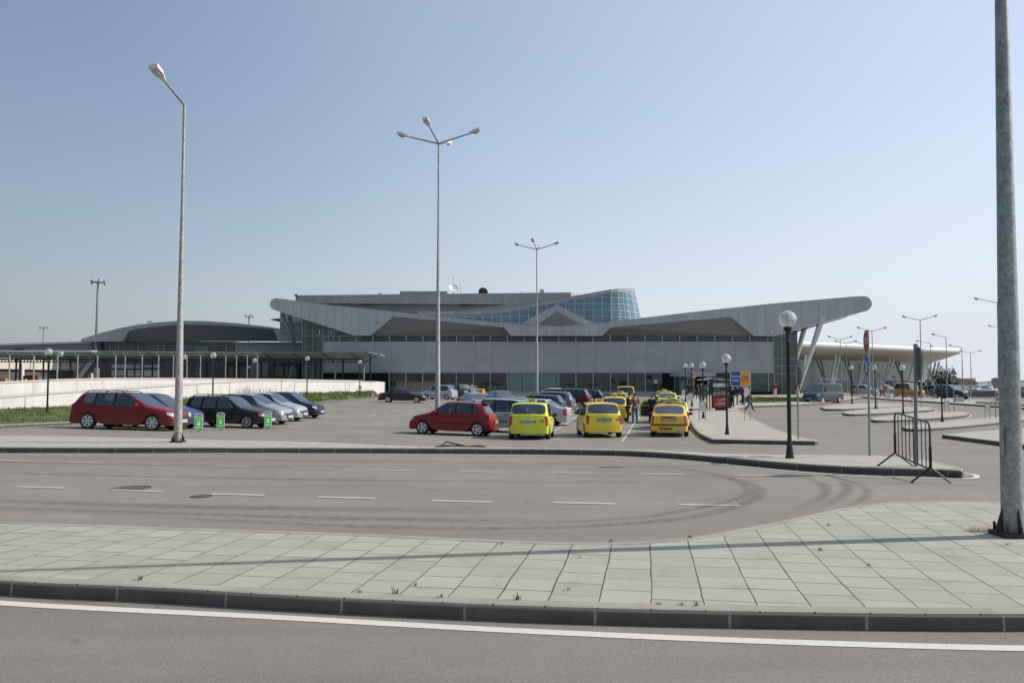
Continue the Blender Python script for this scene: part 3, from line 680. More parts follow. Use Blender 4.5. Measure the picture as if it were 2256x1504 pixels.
# glass hall behind the left wing
gl = [Tz(665, 0, 9), Tz(666, 0, .05), Tz(711, 0, .05)]
part('atrium_glazing', curtain(gl, GZ, 11.5, 1), M['glass_green'])
part('atrium_glazing', curtain([Tz(711, 0, .07), Tz(800, 0, .07)], zc0-.02, 10.6, 1), M['glass_green'])
for px in (666, 672, 689, 711, 724, 735):
    p = Tz(px, 0, -.02); z0 = GZ if px < 712 else zc0; zz = T(px, 741-(800-px)*.33, 0).z if px > 712 else 11.3
    m = MB(); m.box((p.x, p.y, (z0+zz)/2), (.08, .1, zz-z0)); part('mullion', m, M['mullion'])
m = MB(); a = Tz(665, 0, -.02); b = Tz(800, 0, -.02); m.box(((a.x+b.x)/2, (a.y+b.y)/2, T(700, 740).z), ((b-a).length, .1, .09), math.atan(FB)); part('transom', m, M['mullion'])
for px in (703, 724, 729.5, 735.5):
    p = Tz(px, 0, -.0); m = MB(); m.box((p.x, p.y, T(px, 732).z), (.12, .06, .7)); part('interior_column', m, M['whitecol'])
# entrance drum with glass leaves
ec = Tz(1525, 0, 0)+FN*-.4; rr = T(1575, 800).x-T(1525, 800).x
zc = T(1525, 820, -2).z; zb = T(1525, 829.5, -2).z
m = MB(); pr = [(0, zc), (rr, zc), (rr+.05, zc-.02), (rr+.05, zb+.02), (rr, zb), (0, zb)]
m.lathe(pr, (ec.x, ec.y, 0), 40); part('entrance_drum', m, M['upper'], smooth=True)
for k, a in enumerate((200, 222, 244, 262, 285, 300, 318, 340)):
    p = Vector((ec.x+rr*.94*math.cos(R(a)), ec.y+rr*.94*math.sin(R(a)), 0)); m = MB(); m.box((p.x, p.y, (zb+GZ)/2+.06), (.07, .07, zb-GZ-.14), R(a)); part('door_post', m, M['mullion'])
def cyl_wall(a0, a1, r, z0, z1, n=6):
    m = MB(); ps = [Vector((ec.x+r*math.cos(R(a0+(a1-a0)*i/n)), ec.y+r*math.sin(R(a0+(a1-a0)*i/n)), 0)) for i in range(n+1)]
    for a, b in zip(ps, ps[1:]): m.face([(a.x, a.y, z0), (b.x, b.y, z0), (b.x, b.y, z1), (a.x, a.y, z1)])
    return m
part('door', cyl_wall(200, 262, rr*.93, GZ+.16, zb-.01), M['glass_green']); part('door', cyl_wall(300, 340, rr*.93, GZ+.16, zb-.01), M['glass_green'])
m = MB(); m.box((ec.x+2.9+1.1, ec.y+.3, T(1597,822,-1).z-.45), (2.6, .5, .9), math.atan(FB)); part('sign_panel', m, M['p_navy'])
# ------------------- upper storey
def box_px(name, x0, x1, yt, yb, Y, depth, mat, lab=None, parent=tb, pt=None):
    a, b, c, d = P(x0, yt[0], Y), P(x1, yt[1], Y), P(x1, yb[1], Y), P(x0, yb[0], Y); m = MB(); m.prism([a, b, c, d], Vector((0, depth, 0))); o = m.build(name, mat, parent, world=True)
    return o
us = thing('upper_storey', 'flat roofed grey upper storey with a row of louvres rising behind the wing roof', 'building', Vector((0, 145, 3)))
box_px('parapet', 651, 1257, (650.5, 644), (668, 671), 144.4, 1.0, M['upper'], parent=us)
box_px('wall', 651, 1257, (652, 646), (730, 730), 145.5, 20, M['upper2'], parent=us)
for x0, x1, y0, y1 in ((795,820,665,672),(828,842,666,671),(973,987,664.5,669.5),(1013,1040,664,674),(1058,1078,664,671),(1104,1118,664,669),(1167,1178,664,668)):
    box_px('louvre', x0, x1, (y0, y0), (y1, y1), 145.35, .1, M['steel_dark'], parent=us)
m = MB(); a, b, c, d = P(1257.5,644,144.6), P(1290,650.5,172), P(1290,700,172), P(1257.5,700,144.6); m.prism([a, b, c, d], Vector((-.3, .6, 0))); m.build('end_wall', M['upper'], us, world=True)
box_px('penthouse', 881, 985, (641.5, 641.5), (650, 650), 151, 8, M['upper2'], parent=us); box_px('vent', 833, 842, (645, 645), (650, 650), 147, 1, M['plastic_white'], parent=us); box_px('vent', 1189, 1198.5, (637.5, 637.5), (646, 646), 148, .7, M['coping'], parent=us)
def lathe_dir(m, prof, c, d, n=24):
    d = Vector(d).normalized(); q = d.to_track_quat('Z', 'Y').to_matrix(); tmp = MB(); tmp.lathe(prof, (0,0,0), n); 
    for f in tmp.f: m.face([Vector(c)+q @ Vector(tmp.v[i]) for i in f])
def dish(name, px, py, Y, r, d, mat, lab):
    c = P(px, py, Y); base = P(px, 645.5, Y); t = thing(name, lab, 'satellite dish', base); m = MB()
    lathe_dir(m, [(0, .0), (r*.4, .035*r), (r*.75, .14*r), (r, .27*r), (r, .24*r), (r*.75, .10*r), (0, -.03)], c, d, 28); m.build('reflector', mat, t, 60, world=True)
    m = MB(); m.cyl(c, c+Vector(d).normalized()*r*.8, .03, .03, 6); m.sphere(c+Vector(d).normalized()*r*.8, .08, 8, 6); m.build('feed_horn', M['steel_grey'], t, True, world=True)
    m = MB(); m.cyl(base+Vector((0,.3,-.5)), c, .08, .06, 8); m.build('mount', M['steel_grey'], t, True, world=True)
dish('satellite_dish', 999, 635.5, 147, .85, (.35, -.8, .5), M['white'], 'large white satellite dish on the terminal roof, tilted up to the right')
dish('satellite_dish', 1064, 644, 147, .85, (.1, .75, .4), M['steel_dark'], 'dark satellite dish seen from behind on the terminal roof, right of the white one')
for px, y0, lab in ((998.5, 610, 'tall thin antenna mast beside the white satellite dish'), (1015, 622, 'shorter thin antenna mast right of the white satellite dish'), (1149, 640, 'tiny antenna stub on the roof between dishes and chimney'), (902, 637, 'tiny roof sensor on the penthouse above the left wing')):
    m = MB(); a = P(px, 648, 148); b = P(px, y0, 148); m.cyl(a, b, .035, .02, 6); m.cyl(b+Vector((-.12,0,-.2)), b+Vector((.12,0,-.2)), .02, .02, 5); tag(m.build('antenna', M['steel_grey']), lab, 'antenna')
m = MB(); a = P(652, 652, 144); m.box(a+Vector((0,0,.25)), (.5,.3,.12)); m.box(a+Vector((-.05,0,.05)), (.35,.25,.18)); m.cyl(a+Vector((.1,0,-.2)), a+Vector((.1,0,.3)), .05, .05, 6); tag(m.build('security_camera', M['steel_dark']), 'camera bracket on the left corner of the upper storey', 'camera')
m = MB(); a = T(1700,729.5,-1.45); m.box(a, (.42,.2,.16), R(25), ('Y', R(-25))); m.cyl(a, a+FN*.4+Vector((-.15,0,-.12)), .04, .04, 6); tag(m.build('security_camera', M['plastic_white']), 'white security camera on the wing roof edge left of the globe lamp', 'camera')
# ------------------- slanted blue glass volume
bv = thing('glass_rooftop_volume', 'slanted blue glass volume with white top band rising behind the wing roof', 'building', Vector((10, 130, 4)))
tops = [(920,686,130),(1000,685.5,130),(1086,684.8,130),(1150,673,130),(1215,661,130),(1280,649,130),(1345,637.5,130),(1361,636,130.5),(1376,635,131.6),(1389,635,133.5),(1398,636.5,136.5)]
bots = [(920,716),(1000,716),(1086,716),(1150,720),(1215,722),(1280,722),(1346,722),(1366,722),(1386,722),(1403,722),(1417,722)]
band = [8,8,8,8.5,9,9,8,7.5,7,6.5,6]
m = MB(); wb = MB(); s = 0; pv = None; cols = []
for (x, y, Y), (bx, by), h in zip(tops, bots, band):
    t = P(x, y, Y); u = P(x+.1*h*(bx-x)/40, y+h, Y); b = P(bx, by, Y); cols.append((t, u, b))
for (t0, u0, b0), (t1, u1, b1) in zip(cols, cols[1:]):
    l = (b1-b0).length; m.face([b0, b1, u1, u0], [(s, b0.z), (s+l, b1.z), (s+l, u1.z), (s, u0.z)]); s += l
    wb.prism([u0+Vector((0,-.06,0)), u1+Vector((0,-.06,0)), t1+Vector((0,-.06,0)), t0+Vector((0,-.06,0))], Vector((0, .3, 0)))
e0 = cols[-1]; e1 = [p+Vector((-2.5, 9, 0)) for p in e0]; m.face([e0[2], e1[2], e1[1], e0[1]], [(s, e0[2].z), (s+9, e0[2].z), (s+9, e0[1].z), (s, e0[1].z)]); wb.prism([e0[1], e1[1], e1[0], e0[0]], Vector((-.3, 0, 0)))
m.build('curtain_wall', M['glass_blue'], bv, world=True); wb.build('top_band', M['upper'], bv, world=True)
m = MB(); m.face([c[0]+Vector((0,0,-.05)) for c in cols]+[c[0]+Vector((-2,14,-.05)) for c in cols[::-1]]); m.build('roof', M['upper2'], bv, world=True)
# ------------------- second hall with the arched roof
h2 = thing('arched_hall', 'grey hall with a low arched roof edge and teal glazing left of the terminal', 'building', Vector((-50, 150, GZ)))
arc = [(178,748.5),(182,745.5),(215,735),(260,723.5),(300,715.5),(350,709.5),(400,706.5),(450,707),(520,711.5),(590,719.5),(650,729),(690,737)]
ins = [(270,751.5),(283,729),(300,725),(350,718.5),(400,715),(450,715.5),(520,718.5),(602,725),(614,751.5)]
m = MB(); m.prism([P(x, y, 148) for x, y in arc]+[P(690,752,148), P(614,752,148)]+[P(x, y, 148) for x, y in ins[::-1][1:-1]]+[P(270,752,148), P(190,752,148), P(181,750.5,148)], Vector((0, 1, 0))); m.build('roof_edge', M['hallroof'], h2, world=True)
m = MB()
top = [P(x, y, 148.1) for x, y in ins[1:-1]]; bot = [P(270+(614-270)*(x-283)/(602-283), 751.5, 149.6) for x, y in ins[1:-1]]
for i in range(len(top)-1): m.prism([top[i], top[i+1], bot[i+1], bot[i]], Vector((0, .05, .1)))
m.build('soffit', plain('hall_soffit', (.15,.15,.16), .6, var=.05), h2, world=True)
m = MB()
for (x0, y0), (x1, y1) in zip(arc, arc[1:]): a, b = P(x0, y0+1.5, 149), P(x1, y1+1.5, 149); m.prism([a, b, b+Vector((0, 40, 0)), a+Vector((0, 40, 0))], Vector((0, 0, -.2)))
m.build('roof', M['upper2'], h2, world=True)
def glz(name, x0, x1, y0, y1, Y, mat, parent, depth=.3):
    a, b = P(x0, y0, Y), P(x1, y0, Y); z0 = P(x0, y1, Y).z if y1 else GZ; m = MB(); m.face([(a.x, Y, z0), (b.x, Y, z0), (b.x, Y, a.z), (a.x, Y, a.z)], [(0, z0), (b.x-a.x, z0), (b.x-a.x, a.z), (0, a.z)])
    m.prism([(a.x, Y+.02, z0), (b.x, Y+.02, z0), (b.x, Y+.02, a.z), (a.x, Y+.02, a.z)], (0, depth, 0)); return m.build(name, mat, parent, world=True)
glz('glazing', 200, 520, 752, None, 151, M['glass_teal'], h2, 6)
for px in (201, 212, 222, 243, 262, 305, 350, 362, 410, 455, 500): a = P(px, 760, 150.9); m = MB(); m.box((a.x, a.y, (GZ+P(px,752,151).z)/2), (.14,.12,P(px,752,151).z-GZ)); m.build('mullion', M['mullion'], h2, world=True)
glz('window', 430, 460, 762, 775, 150.85, M['glass_frost'], h2, .05)
lk = thing('link_building', 'grey panelled link building between arched hall and terminal', 'building', Vector((-30, 130, GZ)))
m = MB(); a, b = P(519, 755.5, 130), P(666, 755.5, 130); m.prism([(a.x, 130, GZ), (b.x, 130, GZ), (b.x, 130, a.z), (a.x, 130, a.z)], (0, 8, 0)); m.build('wall', panelmat('link_panels', (.27,.29,.31), 1.0, None, .5), lk, world=True)
m = MB(); c = P(592, 754.5, 129.8); m.box((c.x, 129.8, c.z), ((b-a).length+.2, .5, .16)); m.build('coping', M['upper'], lk, world=True)
gb = thing('glass_pavilion', 'small glass block with a tiny projecting canopy above the arched hall', 'building', Vector((-29, 134, 0)))
a, b = P(617, 689, 136), P(668, 689, 136); zb2 = P(640, 735, 136).z
m = MB(); m.prism([(a.x, 136, zb2), (b.x, 136, zb2), (b.x, 136, a.z), (a.x, 136, a.z)], (0, 6, 0)); m.build('glazing', M['glass_teal'], gb, world=True)
m = MB(); p = P(592, 703, 136); q = P(617, 701, 136); r = P(617, 709, 136); m.prism([p, q, r], (0, 2, 0)); m.build('canopy', M['steel_dark'], gb, world=True)
m = MB(); m.prism([P(668,688,135.6), P(617,688,135.6), P(617,711,135.6), P(668,711,135.6)], (0, .3, 0)); m.build('panel_band', M['upper'], gb, world=True)
# far left low building
lw = thing('low_terminal_wing', 'long low grey building with white roof edge at far left', 'building', Vector((-80, 160, GZ)))
a, b = P(-120, 760.5, 160), P(206, 751, 160)
m = MB(); m.prism([a, b, b-Vector((0,0,.34)), a-Vector((0,0,.34))], (0, 1, 0)); m.build('roof_edge', M['white'], lw, world=True)
m = MB(); m.prism([a-Vector((0,-.3,.35)), b-Vector((0,-.3,.35)), (b.x, b.y+.3, GZ), (a.x, a.y+.3, GZ)], (0, 12, 0)); m.build('wall', plain('shaded_blue_grey_wall', (.20,.205,.24), .7, var=.06), lw, world=True)  # wall in an even blue-grey tone
glz('louvre', 33, 53, 768, 773.5, 160.15, M['dark'], lw, .05)
m = MB(); c0, c1 = P(-100, 771.5, 145), P(202, 771.5, 145); m.prism([c0, c1, c1-Vector((0,0,.3)), c0-Vector((0,0,.3))], (0, 3, 0)); m.build('white_ledge', M['white'], lw, world=True)
# ground-floor buildings seen through the covered walkway
gh = thing('service_building', 'cream clad service building seen between the walkway columns at far left', 'building', Vector((-50, 140, GZ)))
zA = P(0, 787, 132).z; zm = P(0, 812, 132).z; a = P(-200, 800, 118); b = P(168, 800, 150); nd = Vector((b.y-a.y, a.x-b.x, 0)).normalized()
def sw(t0, t1, z0, z1, off, dep, nm, mat):
    p, q = a.lerp(b, t0)+nd*off, a.lerp(b, t1)+nd*off; m = MB(); m.prism([(p.x, p.y, z0), (q.x, q.y, z0), (q.x, q.y, z1), (p.x, p.y, z1)], -nd*dep); m.build(nm, mat, gh, world=True)
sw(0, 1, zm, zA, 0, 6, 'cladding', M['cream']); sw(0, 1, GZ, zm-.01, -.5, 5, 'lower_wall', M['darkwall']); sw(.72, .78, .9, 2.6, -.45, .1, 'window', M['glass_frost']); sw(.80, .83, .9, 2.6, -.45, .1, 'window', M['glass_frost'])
m = MB(); c = P(48, 800, 127); m.box((c.x, c.y, 2.2), (.55, .55, 4.6)); m.build('pillar', M['white'], gh, world=True)
ah = thing('ground_floor_wing', 'dark shaded ground floor wing with windows behind the covered walkway', 'building', Vector((-35, 123, GZ)))
a, b = P(188, 790, 124), P(660, 790, 124)
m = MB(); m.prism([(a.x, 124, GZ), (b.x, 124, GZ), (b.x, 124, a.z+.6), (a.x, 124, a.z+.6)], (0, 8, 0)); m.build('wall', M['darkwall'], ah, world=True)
for x0, x1, y0, y1, mt in ((246,277,815,829,'glass_hall'),(282,309,815,829,'glass_hall'),(318,352,815,829,'glass_hall'),(246,309,803,811,'upper'),(318,352,804,809,'upper'),(412,450,800,829,'glass_teal'),(455,480,798,812,'glass_teal'),(500,545,798,829,'glass_dark'),(600,655,800,830,'glass_dark'),(552,590,800,830,'inset')):
    glz('window' if mt.startswith('glass') else 'wall_panel', x0, x1, y0, y1, 123.9, M[mt], ah, .05)
# ------------------- covered walkway
wk = thing('covered_walkway', 'long walkway roof of green glass on dark steel columns in front of the terminal', 'walkway', Vector((-30, 111, GZ)))
zr0 = P(400, 776.5, 107).z; zr1 = zr0-.72
a = P(-260, 776.5, 107); b = P(812, 777.5, 107); e = P(852, 783, 111)
m = MB()
pts = [Vector((a.x, 107, zr0)), Vector((b.x, 107, zr0)), Vector((e.x, 110, zr0-.42)), Vector((b.x+.5, 115, zr0-.05)), Vector((a.x, 115, zr0-.05))]
m.prism(pts, (0, 0, .07)); m.build('glass_roof', M['roofglass'], wk, world=True)
m = MB(); lowe = [Vector((a.x, 108.4, zr1+.12)), Vector((b.x, 108.4, zr1+.12)), Vector((b.x, 107.1, zr0-.03)), Vector((a.x, 107.1, zr0-.03))]; m.prism(lowe, (0, .05, -.05)); m.build('glass_eave', M['roofglass'], wk, world=True)
m = MB(); m.box(((a.x+b.x)/2, 106.95, zr0+.02), (b.x-a.x, .12, .12)); m.build('eaves_beam', M['steel_grey'], wk, world=True)
m = MB(); m.box(((a.x+b.x)/2-.3, 108.7, zr1-.08), (b.x-a.x-1.5, .18, .22)); m.box(((a.x+b.x)/2-.3, 108.7, zr1-.45), (b.x-a.x-1.5, .14, .12)); m.build('lattice_beam', M['steel_dark'], wk, world=True)
x = a.x+.6
m = MB()
while x < b.x-1.2: m.box((x, 108.7, zr1-.27), (.10, .1, .28)); x += .42
m.build('lattice_struts', M['steel_dark'], wk, world=True)
x = b.x-.9; k = 0
while x > a.x:
    m = MB(); m.cyl((x, 108.7, GZ), (x, 108.7, zr1-.05), .13, .13, 10); m.build('column', M['steel_grey'] if k < 3 else M['steel_dark'], wk, True, world=True)
    m = MB(); m.cyl((x, 108.7, zr1-.5), (x-1.5, 106.9, zr0), .07, .05, 6)
    if k == 0: m.cyl((x, 108.7, zr1-.5), (x+2.2, 108, zr0-.15), .07, .05, 6)
    m.build('bracket', M['steel_dark'], wk, world=True)
    m = MB(); m.cyl((x-.1, 114.3, GZ), (x-.1, 114.3, zr0-.1), .12, .12, 8); m.build('column', M['steel_dark'], wk, True, world=True)
    x -= 3.75; k += 1
m = MB(); m.cyl((P(627,831,108.9).x, 108.9, GZ+.2), (P(644,805,108.9).x, 108.9, P(644,803,108.9).z), .07, .07, 8); m.build('diagonal_brace', M['steel_grey'], wk, world=True)
m = MB(); p = P(548, 808.5, 108.5); m.box(p, (.42, .04, .28)); m.build('notice', M['plate'], wk, world=True)
# escalator-like outside stair
st = thing('outside_stair', 'metal staircase with white balustrade panels seen under the walkway roof at left', 'staircase', P(175, 836, 116))
d0 = P(163, 836, 116); d1 = P(196, 792, 116)
for yo in (0, 1.3):
    m = MB(); n = 2
    m.prism([d0+Vector((0,yo,.1)), d1+Vector((0,yo,.1)), d1+Vector((0,yo,-.15)), d0+Vector((0,yo,-.15))], (0, .06, 0))
    for q in range(9): c = d0.lerp(d1, q/8)+Vector((0, yo, 0)); m.cyl(c, c+Vector((0, 0, 1.0)), .025, .025, 5)
    m.cyl(d0+Vector((0,yo,1.0)), d1+Vector((0,yo,1.0)), .035, .035, 6); m.cyl(d0+Vector((0,yo,.5)), d1+Vector((0,yo,.5)), .025, .025, 6); m.build('railing', M['mullion'], st, world=True)
for q0, q1 in ((.28, .52), (.62, .92)):
    p, q = d0.lerp(d1, q0), d0.lerp(d1, q1); m = MB(); m.prism([p+Vector((0,-.05,.95)), q+Vector((0,-.05,.95)), q+Vector((0,-.05,.6)), p+Vector((0,-.05,.6))], (0, .04, 0)); m.build('balustrade_panel', M['white'], st, world=True)
m = MB()
for q in range(22): c = d0.lerp(d1, q/22); m.box(c+Vector((0, .68, 0)), (.3, 1.25, .05))
m.build('steps', M['steel_grey'], st, world=True)
# small things beyond the ramp wall
def blk(name, x0, x1, y0, y1, Y, mat, lab, cat, dep=.6):
    a, b = P(x0, y0, Y), P(x1, y1, Y); zb = min(a.z, b.z); m = MB(); m.box(((a.x+b.x)/2, Y, (a.z+b.z)/2), (b.x-a.x, dep, a.z-b.z)); m.box(((a.x+b.x)/2, Y, a.z+.04), ((b.x-a.x)*.8, dep*.8, .1)); m.box(((a.x+b.x)/2, Y, (b.z+GZ)/2), ((b.x-a.x)*.9, dep*.9, max(.05, b.z-GZ)))
    return tag(m.build(name, mat), lab, cat)
blk('concrete_post', 196, 203, 823, 836, 116, M['coping'], 'short pale concrete post at the foot of the outside stair', 'post')
blk('concrete_post', 209, 216, 811, 836, 117, M['coping'], 'tall pale concrete post right of the outside stair', 'post')
blk('baggage_cart', 57, 78, 828, 842, 119, M['p_red'], 'red baggage cart parked under the walkway at far left', 'cart', 1.4)
blk('baggage_cart', -4, 18, 835, 842, 119, M['p_orange'], 'orange baggage cart at the left edge of the picture', 'cart', 1.4)
blk('cargo_box', 33, 39, 836, 841, 118, plain('cardboard', (.32,.22,.13), .9), 'small brown box beside the orange baggage cart', 'box')
blk('cargo_box', 53, 58, 836, 842, 118, M['p_yellow2'], 'small yellow box left of the red baggage cart', 'box')
# ------------------- white ramp wall
rw = thing('ramp_wall', 'long white rendered ramp wall with two stepped copings below the walkway', 'wall', Vector((-22, 70, -1)))
def interp(tb, x):
    if x <= tb[0][0]: return tb[0][1]
    for (a, u), (b, v) in zip(tb, tb[1:]):
        if x <= b: return u+(v-u)*(x-a)/(b-a)
    return tb[-1][1]
TOPB = [(-260,855),(0,843),(100,838),(200,834),(290,832),(400,832),(640,834),(850,838)]
TOPF = [(-260,897),(0,873),(140,862.5),(386,847),(500,840),(570,836.5),(640,837),(850,840)]
def wtop(px, tb, off):
    w = wallpt(px, off); return Vector((w.x, w.y, P(px, interp(tb, px), w.y).z))
xs = list(range(-260, 821, 20))+[826]
mf = MB(); mb_ = MB(); cf = MB(); cb_ = MB()
nrm = Vector((50, -14, 0)).normalized()
for x0, x1 in zip(xs, xs[1:]):
    a, b = wtop(x0, TOPF, 0), wtop(x1, TOPF, 0)
    mf.prism([(a.x, a.y, -2), (b.x, b.y, -2), (b.x, b.y, b.z-.10), (a.x, a.y, a.z-.10)], -nrm*.3, True, False)
    cf.prism([(a.x, a.y, a.z-.10), (b.x, b.y, b.z-.10), tuple(b), tuple(a)], -nrm*.4); 
    a, b = wtop(x0, TOPB, 1.6), wtop(x1, TOPB, 1.6)
    mb_.prism([(a.x, a.y, -2), (b.x, b.y, -2), (b.x, b.y, b.z-.10), (a.x, a.y, a.z-.10)], -nrm*.3, True, False); cb_.prism([(a.x, a.y, a.z-.10), (b.x, b.y, b.z-.10), tuple(b), tuple(a)], -nrm*.35)
mf.build('front_wall', M['whitewall'], rw, world=True); mb_.build('rear_wall', M['whitewall'], rw, world=True)
for c, nm in ((cf, 'coping'), (cb_, 'coping')):
    o = c.build(nm, M['coping'], rw, world=True)
    for v in o.data.vertices: v.co += nrm*.04
for px in (58, 435, 507, 650, 770): w = wallpt(px)+nrm*.01; t = wtop(px, TOPF, 0); m = MB(); m.box((w.x, w.y, (t.z-2)/2-.05), (.03, .05, t.z+2-.1)); m.build('wall_joint', M['coping'], rw, world=True)
e = wallpt(826); m = MB(); m.prism([(e.x, e.y, -2), (e.x, e.y, wtop(826, TOPF, 0).z), (-17.6, 115.7, wtop(826, TOPF, 0).z-.1), (-17.6, 115.7, -2)], (-.3, 0, 0)); m.build('end_wall', M['whitewall'], rw, world=True)
# security posts with Y heads along the ramp
pp = [17,73,125.5,176,219.5,262,301,321.5,358,393,425,454,483,510,537,560,583,605]
def ypost(px, first=[None]):
    w = wtop(px, TOPB, 1.75); top = P(px, 784, w.y).z
    t = thing('fence_post', 'slim grey Y-headed security post on the white ramp wall', 'fence post', w, 0, 'Y-headed posts along the ramp wall')
    h = top-w.z; m = MB(); m.cyl((0,0,-.1), (0,0,h), .045, .045, 8); m.build('post', M['galv_light'], t, True)
    m = MB(); m.cyl((0,0,h-.02), (-.22,-.1,h+.34), .022, .018, 6); m.cyl((0,0,h-.02), (.22,.1,h+.34), .022, .018, 6); m.build('fork', M['steel_grey'], t)
for i, px in enumerate(pp): ypost(px)
ws = [wtop(px, TOPB, 1.75) for px in pp]; m = MB()
for z in (.1, .32):
    for sgn in (-1, 1):
        if z == .1 and sgn == 1: continue
        prev = None
        for px, w in zip(pp, ws):
            q = Vector((w.x+sgn*.6*z, w.y+sgn*.27*z, P(px, 784, w.y).z+z))
            if prev: m.cyl(prev, q, .012, .012, 4)
            prev = q
tag(m.build('barbed_wire', M['steel_grey']), 'thin barbed wires strung between the Y-headed posts', 'wire')
# ============================================================= SECOND TERMINAL (far right)
t2 = thing('departures_hall', 'distant glass departures hall under a wide white canopy with slanted columns', 'terminal', Vector((60, 150, GZ)))
A = P(1690, 747.5, 130); B = P(2110, 767.5, 166); D = (B-A).normalized(); dn = Vector((D.y, -D.x, 0)).normalized()      # dn towards viewer
zt0 = A.z; zt1 = B.z; rr = .58
m = MB(); sec = [(math.cos(R(a)), math.sin(R(a))) for a in range(100, -101, -20)]
for p, q, z0, z1 in ((A, B, zt0-rr, zt1-rr),):
    n = 24
    for k in range(n):
        a = p.lerp(q, k/n); b = p.lerp(q, (k+1)/n); ca = Vector((a.x, a.y, z0+(z1-z0)*k/n)); cb = Vector((b.x, b.y, z0+(z1-z0)*(k+1)/n))
        for (c0, s0), (c1, s1) in zip(sec, sec[1:]):
            m.face([ca+dn*rr*c0+Vector((0,0,rr*s0)), cb+dn*rr*c0+Vector((0,0,rr*s0)), cb+dn*rr*c1+Vector((0,0,rr*s1)), ca+dn*rr*c1+Vector((0,0,rr*s1))][::-1])
    m.sphere((q.x, q.y, z1), rr*.99, 16, 10)
m.build('canopy_edge', M['white'], t2, 50, world=True)
gL = P(1690, 789, 148); gR = P(2052, 799.5, 186)
m = MB(); a0 = Vector((A.x, A.y, zt0-2*rr+.02)); b0 = Vector((B.x+.3, B.y+.3, zt1-2*rr+.05)); m.prism([a0, b0, gR, gL], (0, .1, .25)); m.build('canopy_soffit', plain('soffit_cream', (.74,.72,.66), .7, var=.04), t2, world=True)
m = MB(); m.prism([Vector((A.x, A.y, zt0-.1)), Vector((B.x, B.y, zt1-.1)), Vector((B.x+6, B.y+30, zt1)), Vector((A.x, A.y+40, zt0))], (0, 0, .1)); m.build('canopy_roof', M['white'], t2, world=True)
m = MB(); d = gR-gL; l = math.hypot(d.x, d.y); m.face([(gL.x, gL.y, GZ), (gR.x, gR.y, GZ), (gR.x, gR.y, gR.z+.3), (gL.x, gL.y, gL.z+.3)], [(0, GZ), (l, GZ), (l, gR.z), (0, gL.z)])
m.face([(gR.x, gR.y, GZ), (gR.x-2, gR.y+25, GZ), (gR.x-2, gR.y+25, gR.z), (gR.x, gR.y, gR.z)], [(0, GZ), (25, GZ), (25, 3.5), (0, 3.5)]); m.build('curtain_wall', M['glass_hall'], t2, world=True)
for x0, y0, x1, y1, col in ((1775,780,1765,833,1),(1799,790,1815,836,0),(1808,790,1818,836,0),(1842,782,1829,851,1),(1850,784,1834,851,1),(1861,793,1875,833,0),(1869,793,1877,833,0),(1904,784,1891,851,1),(1913,786,1894,851,1),(1961.6,787,1946,851,1),(1969,788,1949,851,1),(1973,797,1988,836,0),(1980,797,1989,836,0),(2015,788,1999,851,1),(2061,798,2050,851,1),(2069,797,2056,851,1)):
    Y = 134+(x0-1760)*.12+(8 if not col else 0); a = P(x0, y0, Y); b = P(x1, y1, Y); d = (b-a).normalized(); e = a+d*((a.z-GZ)/-d.z); m = MB(); m.cyl(a, e, .2, .16, 10); m.build('slanted_column', M['whitecol'] if col else M['steel_grey'], t2, True, world=True)
glz('entrance_canopy', 1858, 1868, 834, 836.5, 140, M['white'], t2, 2); glz('entrance_canopy', 1808, 1850, 834, 836.5, 138, M['white'], t2, 2)
for x0, x1, y0 in ((1956,1976,838),(1988,1999,838),(2040,2052,843)): glz('door_block', x0, x1, y0, None, 150, M['glass_teal'], t2, 1)
# grey parapet wall and rail beyond the road
pw = thing('parapet_wall', 'long grey concrete parapet wall beyond the access road at right', 'wall', Vector((60, 93, GZ)))
a = G(2108, 875.5); b = G(2420, 880); zt = P(2150, 861, a.y).z
m = MB(); m.prism([(a.x, a.y, GZ), (b.x, b.y, GZ), (b.x, b.y, zt), (a.x, a.y, zt)], (.1, .3, 0)); m.build('wall', plain('parapet_grey', (.20,.20,.215), .8, var=.08), pw, world=True)
m = MB(); m.prism([(a.x, a.y-.06, zt+.003), (b.x, b.y-.06, zt+.003), (b.x, b.y-.06, zt+.12), (a.x, a.y-.06, zt+.12)], (.1, .42, 0)); m.build('coping', M['coping'], pw, world=True)
fb = thing('far_fence', 'dark solid fence along the horizon at far right', 'fence', Vector((120, 160, GZ)))
a, b = P(2136, 851.5, 165), P(2420, 851.5, 165); m = MB(); m.prism([(a.x, a.y, GZ), (b.x, b.y, GZ), b, a], (0, .2, 0)); m.build('panel', plain('far_fence_grey', (.17,.18,.19), .8), fb, world=True)
